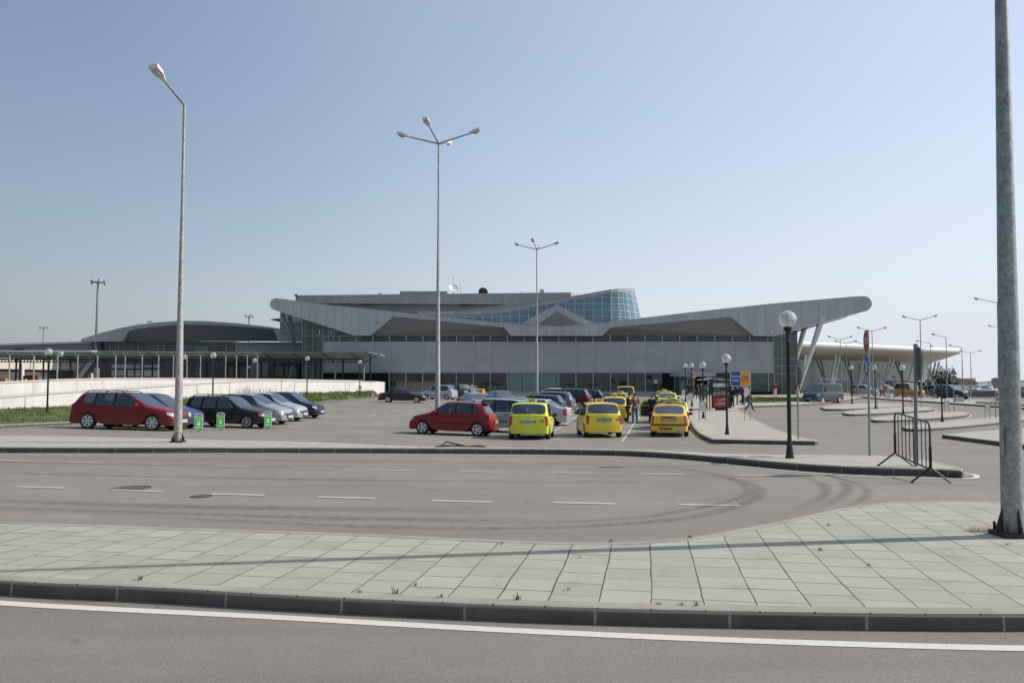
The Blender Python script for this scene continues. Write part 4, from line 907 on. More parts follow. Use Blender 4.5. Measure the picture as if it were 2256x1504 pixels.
# distant hill line and trees on the horizon
def ridge(name, x0, x1, yb, Y, col, seed, amp, lab):
    random.seed(seed); m = MB(); xs = [x0+(x1-x0)*i/60 for i in range(61)]; ph = [random.uniform(0, 6.28) for _ in range(4)]
    zz = [P(x, yb-amp*(.5+.3*math.sin(x*.011+ph[0])+.2*math.sin(x*.031+ph[1])+.1*math.sin(x*.09+ph[2])), Y) for x in xs]
    for p, q in zip(zz, zz[1:]): m.prism([(p.x, Y, GZ-2), (q.x, Y, GZ-2), q, p], (0, 60, 0))
    return tag(m.build(name, plain(name+'_far', col, 1.0, var=.1, nscale=.01)), lab, kind='structure')
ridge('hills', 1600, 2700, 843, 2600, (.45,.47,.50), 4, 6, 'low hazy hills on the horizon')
def leaf_tree(px, Y, h, w, seed, col, lab, bare=.0):
    random.seed(seed); base = onY(px, Y); t = thing('tree', lab, 'tree', base, 0, 'distant trees by the departures hall'); tr = MB(); tr.cyl((0,0,-.1), (0,0,h*.55), .12, .06, 8); br = []
    for k in range(7):
        a = k*.9+random.random(); e = Vector((math.cos(a)*w*.33, math.sin(a)*w*.33, h*random.uniform(.6, .9))); tr.cyl((0,0,h*(.3+.03*k)), e, .05, .015, 5); br.append(e)
    tr.build('trunk', M['rust'], t); m = MB()
    for _ in range(900):
        c = random.choice(br)+Vector((random.gauss(0, w*.15), random.gauss(0, w*.15), random.gauss(0, h*.12))); s = random.uniform(.06, .14); n = Vector((random.gauss(0,1), random.gauss(0,1), random.gauss(0,1))).normalized(); u = n.orthogonal().normalized()*s; v = n.cross(u); m.face([c-u, c+v, c+u, c-v])
    m.build('crown', M[col], t)
M['conifer'] = grassmat('evergreen_leaves', (.02,.035,.02), (.035,.055,.028), (.03,.04,.02))
leaf_tree(2076, 118, 2.6, 2.2, 1, 'conifer', 'bushy dark tree left of the orange bus, nearest the hall'); leaf_tree(2088, 122, 2.4, 2.0, 2, 'conifer', 'small dark bush between the bushy tree and the orange bus')
leaf_tree(2066, 150, 4.4, 4.2, 3, 'conifer', 'hazy round tree beyond the right end of the departures hall')
# ============================================================= LAMPS
def luminaire(t, base, d, L, tilt, name='lamp_head'):
    """arm plus shoebox head; d = horizontal unit direction, from the pole top"""
    base = Vector(base); e = base+Vector((d[0]*L*math.cos(tilt), d[1]*L*math.cos(tilt), L*math.sin(tilt)))
    m = MB(); m.cyl(base, e, .045, .035, 8); m.build('arm', M['galv'], t, True)
    f = (e-base).normalized(); s = f.cross(Vector((0, 0, 1))).normalized(); u = s.cross(f)
    secs = [(0, .05, .04, .04), (.16, .09, .07, .04), (.32, .15, .10, .04), (.62, .15, .12, .04), (.64, .14, .10, .04)]
    m = MB(); g = []
    for x, w, hu, hd in secs: c = e+f*x; g.append([c-s*w-u*.0, c-s*w*.85+u*hu, c+s*w*.85+u*hu, c+s*w, c+s*w-u*hd*.5, c-s*w-u*hd*.5])
    for a, b in zip(g, g[1:]):
        for i in range(6): j = (i+1) % 6; m.face([a[i], a[j], b[j], b[i]])
    m.face(g[0][::-1]); m.face(g[-1]); h = m.build(name, M['plastic_white'], t, True)
    m = MB(); c = e+f*.40-u*.04; tmp = MB(); tmp.sphere((0,0,0), 1, 16, 8)
    for q in tmp.f: m.face([c+f*tmp.v[i][0]*.16+s*tmp.v[i][1]*.11+u*tmp.v[i][2]*.08 for i in q])
    m.build('lens', M['lens'], h, True)
def pole(t, h, r0, r1, mat='galv', base=True, joint=True):
    m = MB(); m.lathe([(r0, 0), (r0*.93, h*.22), (r0*.93*.98, h*.22+.01), (r1*1.15, h*.72), (r1, h)], (0,0,0), 20); m.build('pole', M[mat], t, True)
    if base:
        m = MB(); w = r0*2.7; m.box((0,0,.015), (w*1.15, w*1.15, .07))
        for k in range(4):
            a = k*math.pi/2+math.pi/4*0; c = Vector((math.cos(a), math.sin(a), 0)); s = Vector((-c.y, c.x, 0))*.008
            m.prism([c*r0*.9+s+Vector((0,0,.05)), c*r0*1.7+s+Vector((0,0,.05)), c*r0*1.62+s+Vector((0,0,.1)), c*r0*.95+s+Vector((0,0,.32))], -2*s)
        for sx in (-1, 1):
            for sy in (-1, 1): m.cyl((sx*w*.42, sy*w*.42, .05), (sx*w*.42, sy*w*.42, .14), .018, .018, 6)
        m.build('base_plate', M['rust'], t)
def lamp(name, lab, base, h, arms, r0=.11, r1=.045, group=None, mat='galv', b=True, rz=0):
    t = thing(name, lab, 'street lamp', base, rz, group); pole(t, h, r0, r1, mat, b)
    for ang, L, tilt in arms: luminaire(t, (0, 0, h-.02), (math.cos(R(ang)), math.sin(R(ang))), L, R(tilt))
    return t
g = G(392, 974, .15); top = P(408, 230, g.y)
lamp('street_lamp', 'tall galvanised lamp post with one arm to the left, standing beside the red estate car', g, top.z-g.z, [(263, 1.22, 16)], .118, .042, mat='galv_light')
g = onY(964, 41); top = P(965, 316, 41)
lamp('street_lamp', 'tall four-armed lamp post in the middle of the car park behind the red hatchback', Vector((P(964,900,41).x, 41, g.z)), top.z-g.z, [(172, 1.55, 15), (-103, 1.55, 16), (-8, 1.55, 16), (79, 1.5, 17)], .13, .042, 'four-armed lamp posts', 'galv_light')
g = onY(1183, 74); top = P(1183.5, 549, 74)
lamp('street_lamp', 'four-armed lamp post in front of the terminal gable, further away', Vector((P(1183,860,74).x, 74, g.z)), top.z-g.z, [(172, 1.45, 15), (-103, 1.45, 16), (-8, 1.45, 16), (79, 1.4, 17)], .13, .045, 'four-armed lamp posts', 'galv_light')
g = G(2231, 1180, .13)
t = lamp('street_lamp', 'thick mottled galvanised lamp post close by at the right edge', g, 11.5, [(180, 1.6, 20)], .112, .040)
t.rotation_euler = (0, R(.45), 0)
m = MB(); m.box((-.118, -.035, 1.05), (.012, .09, .32), R(-15)); m.build('access_door', M['galv'], t)
FL = [(1851,748,122,((180,1.25,16),(0,1.25,16)),'two-armed lamp post, first from the left above the departures hall'),(1864,756,135,((180,1.25,12),(0,1.25,12)),'two-armed lamp post, second from the left and slightly lower'),
      (1921,729,105,((180,1.3,14),(0,1.3,14)),'two-armed lamp post directly behind the red octagonal sign'),(2027,705,98,((180,1.5,12),(0,1.5,16)),'taller two-armed lamp post rising behind the grey sign back'),
      (2050,756,128,((180,1.6,10),),'one-armed lamp post right of the grey sign back, farther of two'),(2084,743,110,((180,1.3,14),),'one-armed lamp post behind the triangular sign back'),
      (2119,765,130,((180,1.4,10),),'one-armed lamp post at the tip of the white canopy'),(2138,777,150,((180,1.4,12),(0,1.4,12)),'small two-armed lamp post on the horizon right of the canopy'),
      (2197,666,84,((180,1.7,10),(0,1.0,10)),'tall lamp post just left of the big mottled pole'),(2201,722,125,((180,1.0,12),),'lamp post partly hidden behind the tall one beside the mottled pole'),
      (1908,760,140,((180,1.5,20),),'faint one-armed lamp left of the red octagonal sign'),(2033,767,145,((0,1.2,14),(180,.6,5)),'faint lamp head right of the grey sign back')]
for px, py, Y, arms, lab in FL:
    g = onY(px, Y); top = P(px, py, Y); lamp('street_lamp', lab, Vector((top.x, Y, g.z)), top.z-g.z, arms, .10 if Y > 90 else .17, .045, 'distant lamp posts', b=False)
# floodlight masts on the apron
def mast(px, y0, y1, Y, lab, w):
    b = P(px, y1, Y); tp = P(px, y0, Y); t = thing('floodlight_mast', lab, 'floodlight mast', Vector((tp.x, Y, GZ)), 0, 'floodlight masts'); h = tp.z-GZ
    m = MB(); m.cyl((0,0,0), (0,0,h), .45 if w > 1.5 else .3, .16, 12); m.build('pole', M['galv'], t, True)
    m = MB(); m.lathe([(0,h-.04),(w*.75,h-.04),(w*.75,h+.06),(0,h+.06)], (0,0,0), 16); m.build('platform', M['steel_grey'], t)
    for k in range(6): a = k*1.05; m = MB(); m.box((math.cos(a)*w*.75, math.sin(a)*w*.75, h+(.3 if k % 2 else -.32)), (w*.2, .2, .22), a, ('Y', R(30))); m.build('floodlight', M['steel_dark'], t)
mast(216, 622, 735, 150, 'tall floodlight mast rising behind the arched hall roof', 1.6); mast(96, 722, 752, 330, 'small distant floodlight mast at far left', 2.0); mast(549, 697, 715, 240, 'floodlight mast head just above the right end of the arched roof', 1.6); mast(330, 709, 715, 300, 'tiny floodlight mast head above the arched roof crest', 1.2)
# globe lamps
def globe_master():
    t = thing('globe_lamp', '', 'globe lamp', (0,0,0), 0, 'black globe lamps')
    m = MB(); m.lathe([(.098,0),(.096,.03),(.082,.12),(.066,.24),(.054,.40),(.047,.5),(.046,2.6),(.054,2.62),(.054,2.66),(.036,2.70),(.036,2.84),(.045,2.86),(.085,2.92),(.095,2.96),(.09,3.0),(0,3.0)], (0,0,0), 24); m.build('post', M['blackpaint'], t, True)
    m = MB(); m.sphere((0,0,3.17), .2, 32, 20); gl = m.build('globe', M['globe'], t, 80)
    m = MB()
    for k in range(9): z = 3.08+k*.026; m.lathe([(.035,z-.008),(.062,z-.003),(.062,z+.003),(.035,z+.008)], (0,0,0), 16)
    m.cyl((0,0,2.99), (0,0,3.31), .034, .034, 12); m.build('louvre', M['plastic_white'], gl, True)
    return t
gm = globe_master(); used = [False]
def globe(px, base_y, h, lab, Y=None, ztop=None, sc=1.0):
    if Y is None: g = G(px, base_y, h)
    else: g = P(px, 800, Y); g.z = grd(g.x, Y)+h
    o = copy_tree(gm) if used[0] else gm; used[0] = True; o.location = g; o['label'] = lab; o.scale = (1, 1, sc) if sc != 1 else (1,1,1)
    if ztop is not None: k = (P(px, ztop, g.y).z-g.z)/3.37; o.scale = (k, k, k)
    return o
globe(1740, 1009, .15, 'near black globe lamp on the kerbed island in front of the wing roof', ztop=684)
globe(1602, 957, .15, 'black globe lamp on the taxi pavement beside the blue and yellow taxi sign', ztop=779.5)
globe(1549.5, 921, .15, 'black globe lamp with a white bin on the taxi pavement, second in the row', ztop=797)
globe(1524, 895, .15, 'black globe lamp on the taxi pavement, third in the row', ztop=799.5)
globe(1510.5, 884, .15, 'black globe lamp nearest the terminal entrance, farthest in the row', ztop=800.5)
globe(1877, 889, .15, 'globe lamp on the farthest bus platform right of the van', ztop=805); globe(1929, 900, .15, 'globe lamp on the bus platform behind the blue arrow sign', ztop=804)
globe(1990, 913, .15, 'globe lamp on the bus platform in front of the hall, between the two signs', ztop=803.5); globe(2076, 929, .15, 'globe lamp on the nearest bus platform beside the triangular sign', ztop=804.5)
globe(104, 908, .25, 'globe lamp at far left in front of the white ramp wall', ztop=767); globe(470, 900, .2, 'globe lamp behind the black estate car', Y=60, ztop=776)
globe(677, 868, .5, 'globe lamp on the grass bank right of the parked cars', Y=76, ztop=784.5); globe(793, 864, .5, 'globe lamp on the grass bank near the terminal corner', Y=88, ztop=792.5)
globe(133, 860, 0, 'globe lamp beyond the white ramp wall, right of the far left one', Y=80, ztop=773); globe(407, 860, 0, 'globe lamp partly hidden behind the tall one-armed lamp post', Y=84, ztop=781); globe(561, 850, 0, 'globe lamp beyond the ramp wall under the walkway eave', Y=90, ztop=789)
m = MB(); w = P(793, 853, 87.7); m.box(w, (.36, .03, .34)); tag(m.build('notice_plate', M['plate']), 'small white notice plate on the globe lamp near the terminal corner', 'sign')
for px, yt, lab in ((664, 862, 'short white marker post left of the bank globe lamp'), (748, 858, 'short white marker post on the grass bank further right'), (628, 868, 'small white marker block on the grass kerb'), (821, 868, 'small white block at the end of the grass bank')):
    g = G(px, yt+14 if px in (664, 748) else yt+4, .4); m = MB(); hh = .55 if px in (664, 748) else .22; m.box((g.x, g.y, g.z+hh/2), (.10 if hh > .3 else .3, .1, hh)); m.sphere((g.x, g.y, g.z+hh), .05 if hh > .3 else .08, 8, 5); tag(m.build('marker_post', M['plate']), lab, 'marker post')
# ============================================================= VEHICLES
def make_shell(s):
    L, W, H = s['L'], s['W']/2, s['H']; Lf = L/2; Lr = -L/2; fx, rx, wr, zb = s['fx'], s['rx'], s['wr'], s.get('zb', .2); Rr = wr+s.get('arch', .06)
    xc, zc, xh, xr = s['xc'], s['zc'], s['xh'], s['xr']; xg, zg = s['xg'], s['zg']; zd = s.get('zd', zg-.03); xB, xC, xD = s['xB'], s['xC'], s['xD']; zf = s['zf']; zr = s.get('zr', H-.04); tr = s.get('tr', .76)
    b0, b1 = s['belt'][0]-.03, s['belt'][1]-.035; z2 = s.get('z2', .50); lp = lambda a, b, t: a+(b-a)*t
    def belt(x): return lp(b0, b1, (xc-x)/(xc-xg))
    def arch(d): return wr+math.sqrt(max(0, Rr*Rr-d*d)) if abs(d) < Rr else zb
    S = []                              # xl, xb, xt, zlow, zbelt, ztop, y4, y5, y6, wfac, kind
    hood = lambda t: lp(zf, zc, t**.75)
    def add(xl, xb, xt, zl, z4, zt, y4, y5, y6, wf, k): S.append(dict(xl=xl, xb=xb, xt=xt, zl=zl, z4=z4, zt=zt, y=(.74, .965, 1.0, .985, y4, y5, y6), wf=wf, k=k))
    nose = s.get('nose', .10); gh = lambda x: hood(max(0, (Lf-nose-x)/(Lf-nose-xc)))
    fr = s.get('fr', .86)
    add(Lf, Lf-nose*.8, Lf-nose, zb+.02, zf-.05, zf, .94, .80, .45, fr, 'h')
    x = Lf-nose-.2; add(Lf-.2, x+.02, x, zb, gh(x)-.06, gh(x), .94, .80, .45, .945, 'h')
    for t, xl, zl in ((.32, fx+Rr, zb), (.55, fx+.72*Rr, arch(.72*Rr)), (.8, fx, arch(0))):
        x = lp(Lf-nose-.1, xc, t); add(xl, x, x, zl, gh(x)-.07, gh(x), .94, .82, .45, .985 if t < .5 else 1, 'h')
    add(fx-.72*Rr, xc, xc, arch(.72*Rr), belt(xc), zc, .94, .87, .46, 1, 'c')
    xa = xc-s.get('ap', .2)
    add(fx-Rr, xa, xh, zb, belt(xa), H-.03, .94, tr, .5, 1, 'g')
    xm = lp(xa, xB, .5); xmt = lp(xh, xB, .5); add(lp(fx-Rr, xB, .5), xm, xmt, zb, belt(xm), H, .945, tr, .5, 1, 'g')
    for dx in (.05, -.05): add(xB+dx, xB+dx, xB+dx*.9, zb, belt(xB), H, .945, tr, .5, 1, 'g')
    add(rx+Rr, xC+.05, min(xC+.12, xB-.1), zb, belt(xC), lp(H, zr, .4), .945, tr, .5, 1, 'g')
    ct = s.get('ct', .06); add(rx+.72*Rr, xC-.06, xC+ct-.06, arch(.72*Rr), belt(xC), lp(H, zr, .55), .94, tr-.005, .5, 1, 'g')
    dt = s.get('dt', max(xr+.12, lp(xC, xr, .6))); add(rx, xD, dt, arch(0), belt(xD), lp(H, zr, .85), .93, tr-.01, .5, .995, 'g')
    xd2 = lp(xD, xg, .45); add(rx-.72*Rr, xd2, xr, arch(.72*Rr), belt(xd2), zr-.015, .925, tr-.025, .5, .985, 'g')
    add(rx-Rr, xg+.03, xg, zb, zg-.035, zg, .92, s.get('rw', .82), .46, .965, 'd')
    x = lp(xg, Lr+.03, .55); add(lp(rx-Rr, Lr, .6), x, x, zb+.01, lp(zg, zd, .5)-.04, lp(zg, zd, .5), .93, .82, .46, .95, 'd')
    add(Lr, Lr+s.get('rtuck', .07), Lr+s.get('rtuck', .07)+.015, zb+.04, zd-.05, zd, .93, .82, .46, s.get('rr', .90), 'd')
    def warp(p):
        x, y, z = p; k = s.get('bow', .16); sg = 1 if x > 0 else -1; q = max(0, (abs(x)-.22*L)/(.28*L)); return (x-sg*k*q*q*(abs(y)/W)**2.2, y, z)
    V = []; idx = []
    for i, st in enumerate(S):
        row = []; z4, zl, zt = st['z4'], st['zl'], st['zt']; zz2 = max(z2, zl+.07); z3 = max(z4-(.13 if st['k'] != 'h' else .12), zz2+.05)
        zs = [zl, zl, zz2, z3, z4, zt-(.038 if st['k'] == 'g' else .015), zt-(.008), zt+.012]
        xs = [st['xl'], st['xl'], st['xl'] if st['k'] in 'hd' else lp(st['xl'], st['xb'], .5), lp(st['xl'], st['xb'], .75), st['xb'], st['xt'], st['xt'], st['xt']]
        if st['k'] == 'd' and i == len(S)-1: xs[2] = Lr; xs[3] = lp(Lr, st['xb'], .6)
        ys = [q*W*st['wf'] for q in st['y']]+[0]
        if st['k'] == 'g': ys[5] = st['y'][5]*W; ys[6] = W*.5
        for sgn in (1, -1):
            for j in range(8):
                if sgn == -1 and j == 7: row.append(row[7]); continue
                V.append(warp((xs[j], sgn*ys[j], zs[j]))); row.append(len(V)-1)
        idx.append(row)
    Fc = []; Mt = []
    n = len(S); GL = s.get('glass', (6, 7, 9, 12)); qtr = s.get('quarter', False)
    for i in range(n-1):
        for sd in (0, 8):
            for j in range(7):
                a, b, c, d = idx[i][sd+j], idx[i+1][sd+j], idx[i+1][sd+j+1], idx[i][sd+j+1]; m = 0
                if j == 0: m = 7
                if j in (5, 6) and i == 5: m = 1
                if j in (5, 6) and i == 13: m = 3
                if j == 4 and i in (6, 7, 9): m = 2
                if j == 4 and i in (8, 10): m = 8
                if j == 4 and i == 11 and qtr: m = 2
                if j == 4 and i == 12 and s.get('quarter2'): m = 2
                if s.get('panelvan') and j == 4 and i in (10,): m = 2
                if i == 0 and j == 3: m = 4
                if i == n-2 and j in s.get('tail', (2, 3)): m = 5
                Fc.append([a, b, c, d] if sd == 0 else [d, c, b, a]); Mt.append(m)
        Fc.append([idx[i][0], idx[i][8], idx[i+1][8], idx[i+1][0]]); Mt.append(7)
    for i, front in ((0, True), (n-1, False)):
        row = idx[i]; base = [V[row[j]] for j in range(8)]; y4 = base[4][1]
        cols = [row[4], row[5], row[6], row[7], row[14], row[13], row[12]]; fr_ = [1, base[5][1]/y4, base[6][1]/y4, 0]; fr_ = fr_+[-q for q in fr_[:3][::-1]]
        grid = []
        for j in range(4):
            r = [row[j]]
            for k in range(1, 6):
                y = fr_[k]*abs(base[j][1]); x0 = S[i]['xl'] if j < 3 else lp(S[i]['xl'], S[i]['xb'], .6)
                V.append(warp((x0+(.0 if not front else .0), y, base[j][2]))); r.append(len(V)-1)
            r.append(row[8+j]); grid.append(r)
        grid.append(cols)
        for j in range(4):
            for k in range(6):
                m = 0; cen = k in (2, 3); edge = k in (0, 5)
                if j == 0: m = 7 if not front else 0
                if front:
                    if j == 3 and k in (0, 5) : m = 4
                    if j == 3 and k in (1, 4) and s.get('wide_head'): m = 4
                    if j == 2 and k in (1, 2, 3, 4): m = 6
                    if j == 1 and cen: m = 6
                    if s.get('trimbump') and j == 1: m = 8
                else:
                    if edge and j in s.get('tail', (2, 3)): m = 5
                    if s.get('trimbump') and j == 1: m = 8
                f = [grid[j][k], grid[j][k+1], grid[j+1][k+1], grid[j+1][k]]
                Fc.append(f if not front else f[::-1]); Mt.append(m)
    me = bpy.data.meshes.new('cage'); me.from_pydata(V, [], Fc); me.polygons.foreach_set('material_index', Mt); me.update()
    bm = bmesh.new(); bm.from_mesh(me); bmesh.ops.recalc_face_normals(bm, faces=bm.faces[:]); cl = bm.edges.layers.float.new('crease_edge')
    for e in bm.edges:
        ms = {f.material_index for f in e.link_faces}
        if 7 in ms and len(ms) > 1: e[cl] = .75
        elif len(ms) > 1 and ms & {1, 2, 3, 4, 5, 6, 8}: e[cl] = .95
    for i in (0, n-1):
        ring = set(idx[i][:5]+idx[i][8:13])
        for e in bm.edges:
            if e.verts[0].index in ring and e.verts[1].index in ring: e[cl] = max(e[cl], s.get('cr', .3))
    bm.to_mesh(me); bm.free()
    ob = bpy.data.objects.new('cage', me); COL.objects.link(ob); md = ob.modifiers.new('s', 'SUBSURF'); md.levels = 2; md.render_levels = 2
    dg = bpy.context.evaluated_depsgraph_get(); ev = ob.evaluated_get(dg); em = ev.to_mesh()
    verts = [v.co.copy() for v in em.vertices]; faces = [(tuple(p.vertices), p.material_index) for p in em.polygons]
    ev.to_mesh_clear(); bpy.data.objects.remove(ob); bpy.data.meshes.remove(me)
    return verts, faces
def submesh(name, verts, faces, mats, slots, xref=None):
    used = sorted({i for f, m in faces for i in f}); mp = {a: b for b, a in enumerate(used)}
    me = bpy.data.meshes.new(name); me.from_pydata([verts[i] for i in used], [], [tuple(mp[i] for i in f) for f, m in faces])
    for m in mats: me.materials.append(m)
    if xref is not None:
        ul = me.uv_layers.new(name='UVMap'); flat = []
        for f, m in faces:
            for i in f: flat += [verts[i].x-xref, verts[i].z]
        ul.data.foreach_set('uv', flat)
    me.polygons.foreach_set('material_index', [slots.get(m, 0) for f, m in faces]); shade(me, 42); me.update(); return me
def components(faces):
    par = {}
    def find(a):
        while par.setdefault(a, a) != a: par[a] = par[par[a]]; a = par[a]
        return a
    for f, m in faces:
        r = find(f[0])
        for i in f[1:]: par[find(i)] = r
    d = {}
    for f in faces: d.setdefault(find(f[0][0]), []).append(f)
    return list(d.values())
def mesh_of(mb, name, mats, smooth=True):
    o = mb.build(name, mats, None, smooth); me = o.data; bpy.data.objects.remove(o); return me
def wheel_meshes(r, w, ns, style):
    m = MB(); ri = r*.68; m.lathe([(ri, -w/2+.01), (r*.93, -w/2), (r, -w/2+.03), (r, w/2-.03), (r*.93, w/2), (ri+.012, w/2-.004), (ri, w/2-.02), (ri, -w/2+.01)], (0, 0, 0), 28, 'y'); ty = mesh_of(m, 'wheel', [M['rubber']])
    m = MB(); m.lathe([(ri-.028, w/2-.03), (ri-.025, w/2-.002), (ri+.012, w/2-.001), (ri+.016, w/2-.02)], (0,0,0), 28, 'y'); m.lathe([(0, w/2-.012), (.055, w/2-.014), (.06, w/2-.04)], (0,0,0), 14, 'y')
    for k in range(ns):
        a = 2*math.pi*k/ns; c, s_ = math.cos(a), math.sin(a); t = Vector((-s_, 0, c)); rd = Vector((c, 0, s_))
        for a0, b0, w0, w1 in ((.04, ri-.015, .036 if style else .017, .052 if style else .011),):
            p = rd*a0; q = rd*b0; y0 = w/2-.016; m.prism([p-t*w0+Vector((0,y0,0)), p+t*w0+Vector((0,y0,0)), q+t*w1+Vector((0,y0+.004,0)), q-t*w1+Vector((0,y0+.004,0))], (0, -.03, 0))
    m.mi = 1; m.lathe([(0, w/2-.06), (ri, w/2-.06)], (0,0,0), 20, 'y'); rm = mesh_of(m, 'rim', [M['rim'], M['under']]); return ty, rm
def car_proto(key, s):
    verts, faces = make_shell(s); parts = []
    body = [f for f in faces if f[1] in (0, 7, 8)]
    parts.append(('body', submesh('body', verts, body, [None, M['under'], M['trim']], {0: 0, 7: 1, 8: 2}, s['xB']), None, (0,0,0), 0))
    for mt, nm, mat in ((1, 'windscreen', 'carglass'), (3, 'rear_window', 'carglass'), (2, 'side_window', 'carglass'), (4, 'headlight', 'headlight'), (5, 'taillight', 'taillight'), (6, 'grille', 'trim')):
        if key == 'van' and mt == 2: mat = 'glass_dark'
        for c in components([f for f in faces if f[1] == mt]): parts.append((nm, submesh(nm, verts, c, [M[mat]], {}), None, (0,0,0), 0))
    W, L, H = s['W'], s['L'], s['H']; ty, rm = wheel_meshes(s['wr'], .19, s.get('spokes', 6), s.get('fat', 1))
    for x in (s['fx'], s['rx']):
        for sy in (1, -1): parts.append(('wheel', ty, 'W', (x, sy*(W/2-.115), s['wr']), 0 if sy > 0 else math.pi)); parts.append(('rim', rm, 'R', (0,0,0), 0))
    m = MB(); fl = .42 if H < 1.9 else .8
    for sx, sy in ((s['xB']+.18, .36), (s['xB']+.18, -.36)): m.box((sx-.05, sy, fl+.05), (.5, .48, .22)); m.box((sx-.30, sy, fl+.36), (.14, .46, .56), 0, ('Y', -.2)); m.box((sx-.38, sy, fl+.70), (.1, .26, .18))
    xb = s.get('xseat', s['rx']+.25); m.box((xb+.2, 0, fl+.05), (.5, 1.2, .22)); m.box((xb-.08, 0, fl+.30), (.14, 1.22, .5), 0, ('Y', -.2))
    for sy in (-.4, .4): m.box((xb-.14, sy, fl+.62), (.09, .26, .17))
    m.box(((s['fx']+s['rx'])/2, 0, .28), (s['fx']-s['rx']-.9, W-.3, .1)); m.box((s['xc']-.12, 0, s['zc']-.14), (.3, W*.78, .2)); m.box((s['xg']+.35 if s['xg'] < s['xr']-.05 else s['rx'], 0, s['zg']-.12), (.5, W*.76, .05))
    parts.append(('interior', mesh_of(m, 'interior', [M['seat']], False), None, (0,0,0), 0))
    for sy in (1, -1):
        m = MB(); xm = s['xc']-.3; m.sphere((xm, sy*(W/2+.085), s['belt'][0]+.07), .1, 12, 8, (.5, 1.05, .72)); m.box((xm, sy*(W/2-.02), s['belt'][0]+.02), (.06, .14, .05)); parts.append(('door_mirror', mesh_of(m, 'door_mirror', [M['trim'] if s.get('darkmirror', True) else None]), 'M', (0,0,0), 0))
    if s.get('trim', True):
        for sy in (1, -1):
            m = MB(); m.box(((s['xc']-.35+s['xC'])/2+.05, sy*(W/2-.012), s.get('z2', .5)+.02), (abs(s['xc']-.35-s['xC'])-.1, .035, .05)); parts.append(('side_moulding', mesh_of(m, 'side_moulding', [M['trim']]), None, (0,0,0), 0))
    for sy in (1, -1):
        for xx in (s['xB']+.14, s['xC']+.22): m = MB(); m.box((xx, sy*(W/2-.022), s['belt'][0]-.12), (.17, .035, .035)); parts.append(('door_handle', mesh_of(m, 'door_handle', [M['trim']]), None, (0,0,0), 0))
    for zz, x0, sg in ((s.get('pf', .40), L/2-.005, 1), (s.get('pr', .62), -L/2+s.get('prx', .02), -1)):
        m = MB(); m.box((x0+sg*.012, 0, zz), (.02, .54, .125)); parts.append(('number_plate', mesh_of(m, 'number_plate', [M['plate']], False), 'P' if sg < 0 else 'F', (0,0,0), 0))
    for h_ in [-1, 1]: pass
    m = MB(); m.box(((s['fx']+s['rx'])/2, 0, .2), (.1, .5, .06)); m.cyl((-L/2+.12, -.4, .24), (-L/2+.0, -.4, .24), .03, .03, 8); parts.append(('exhaust', mesh_of(m, 'exhaust', [M['under']]), None, (0,0,0), 0))
    m = MB(); m.cyl((s['xr']+.15, 0, H-.01), (s['xr']-.1, 0, H+.28), .006, .004, 5); parts.append(('aerial', mesh_of(m, 'aerial', [M['trim']]), None, (0,0,0), 0))
    if s.get('rails'):
        for sy in (1, -1): m = MB(); y = sy*W/2*.74; m.tube([(s['xh']-.2, y, H-.03), (s['xh']-.4, y, H+.045), (s['xr']+.35, y, H+.03), (s['xr']+.15, y, H-.05)], .018, 6); parts.append(('roof_rail', mesh_of(m, 'roof_rail', [M['trim']]), None, (0,0,0), 0))
    return dict(s=s, parts=parts)
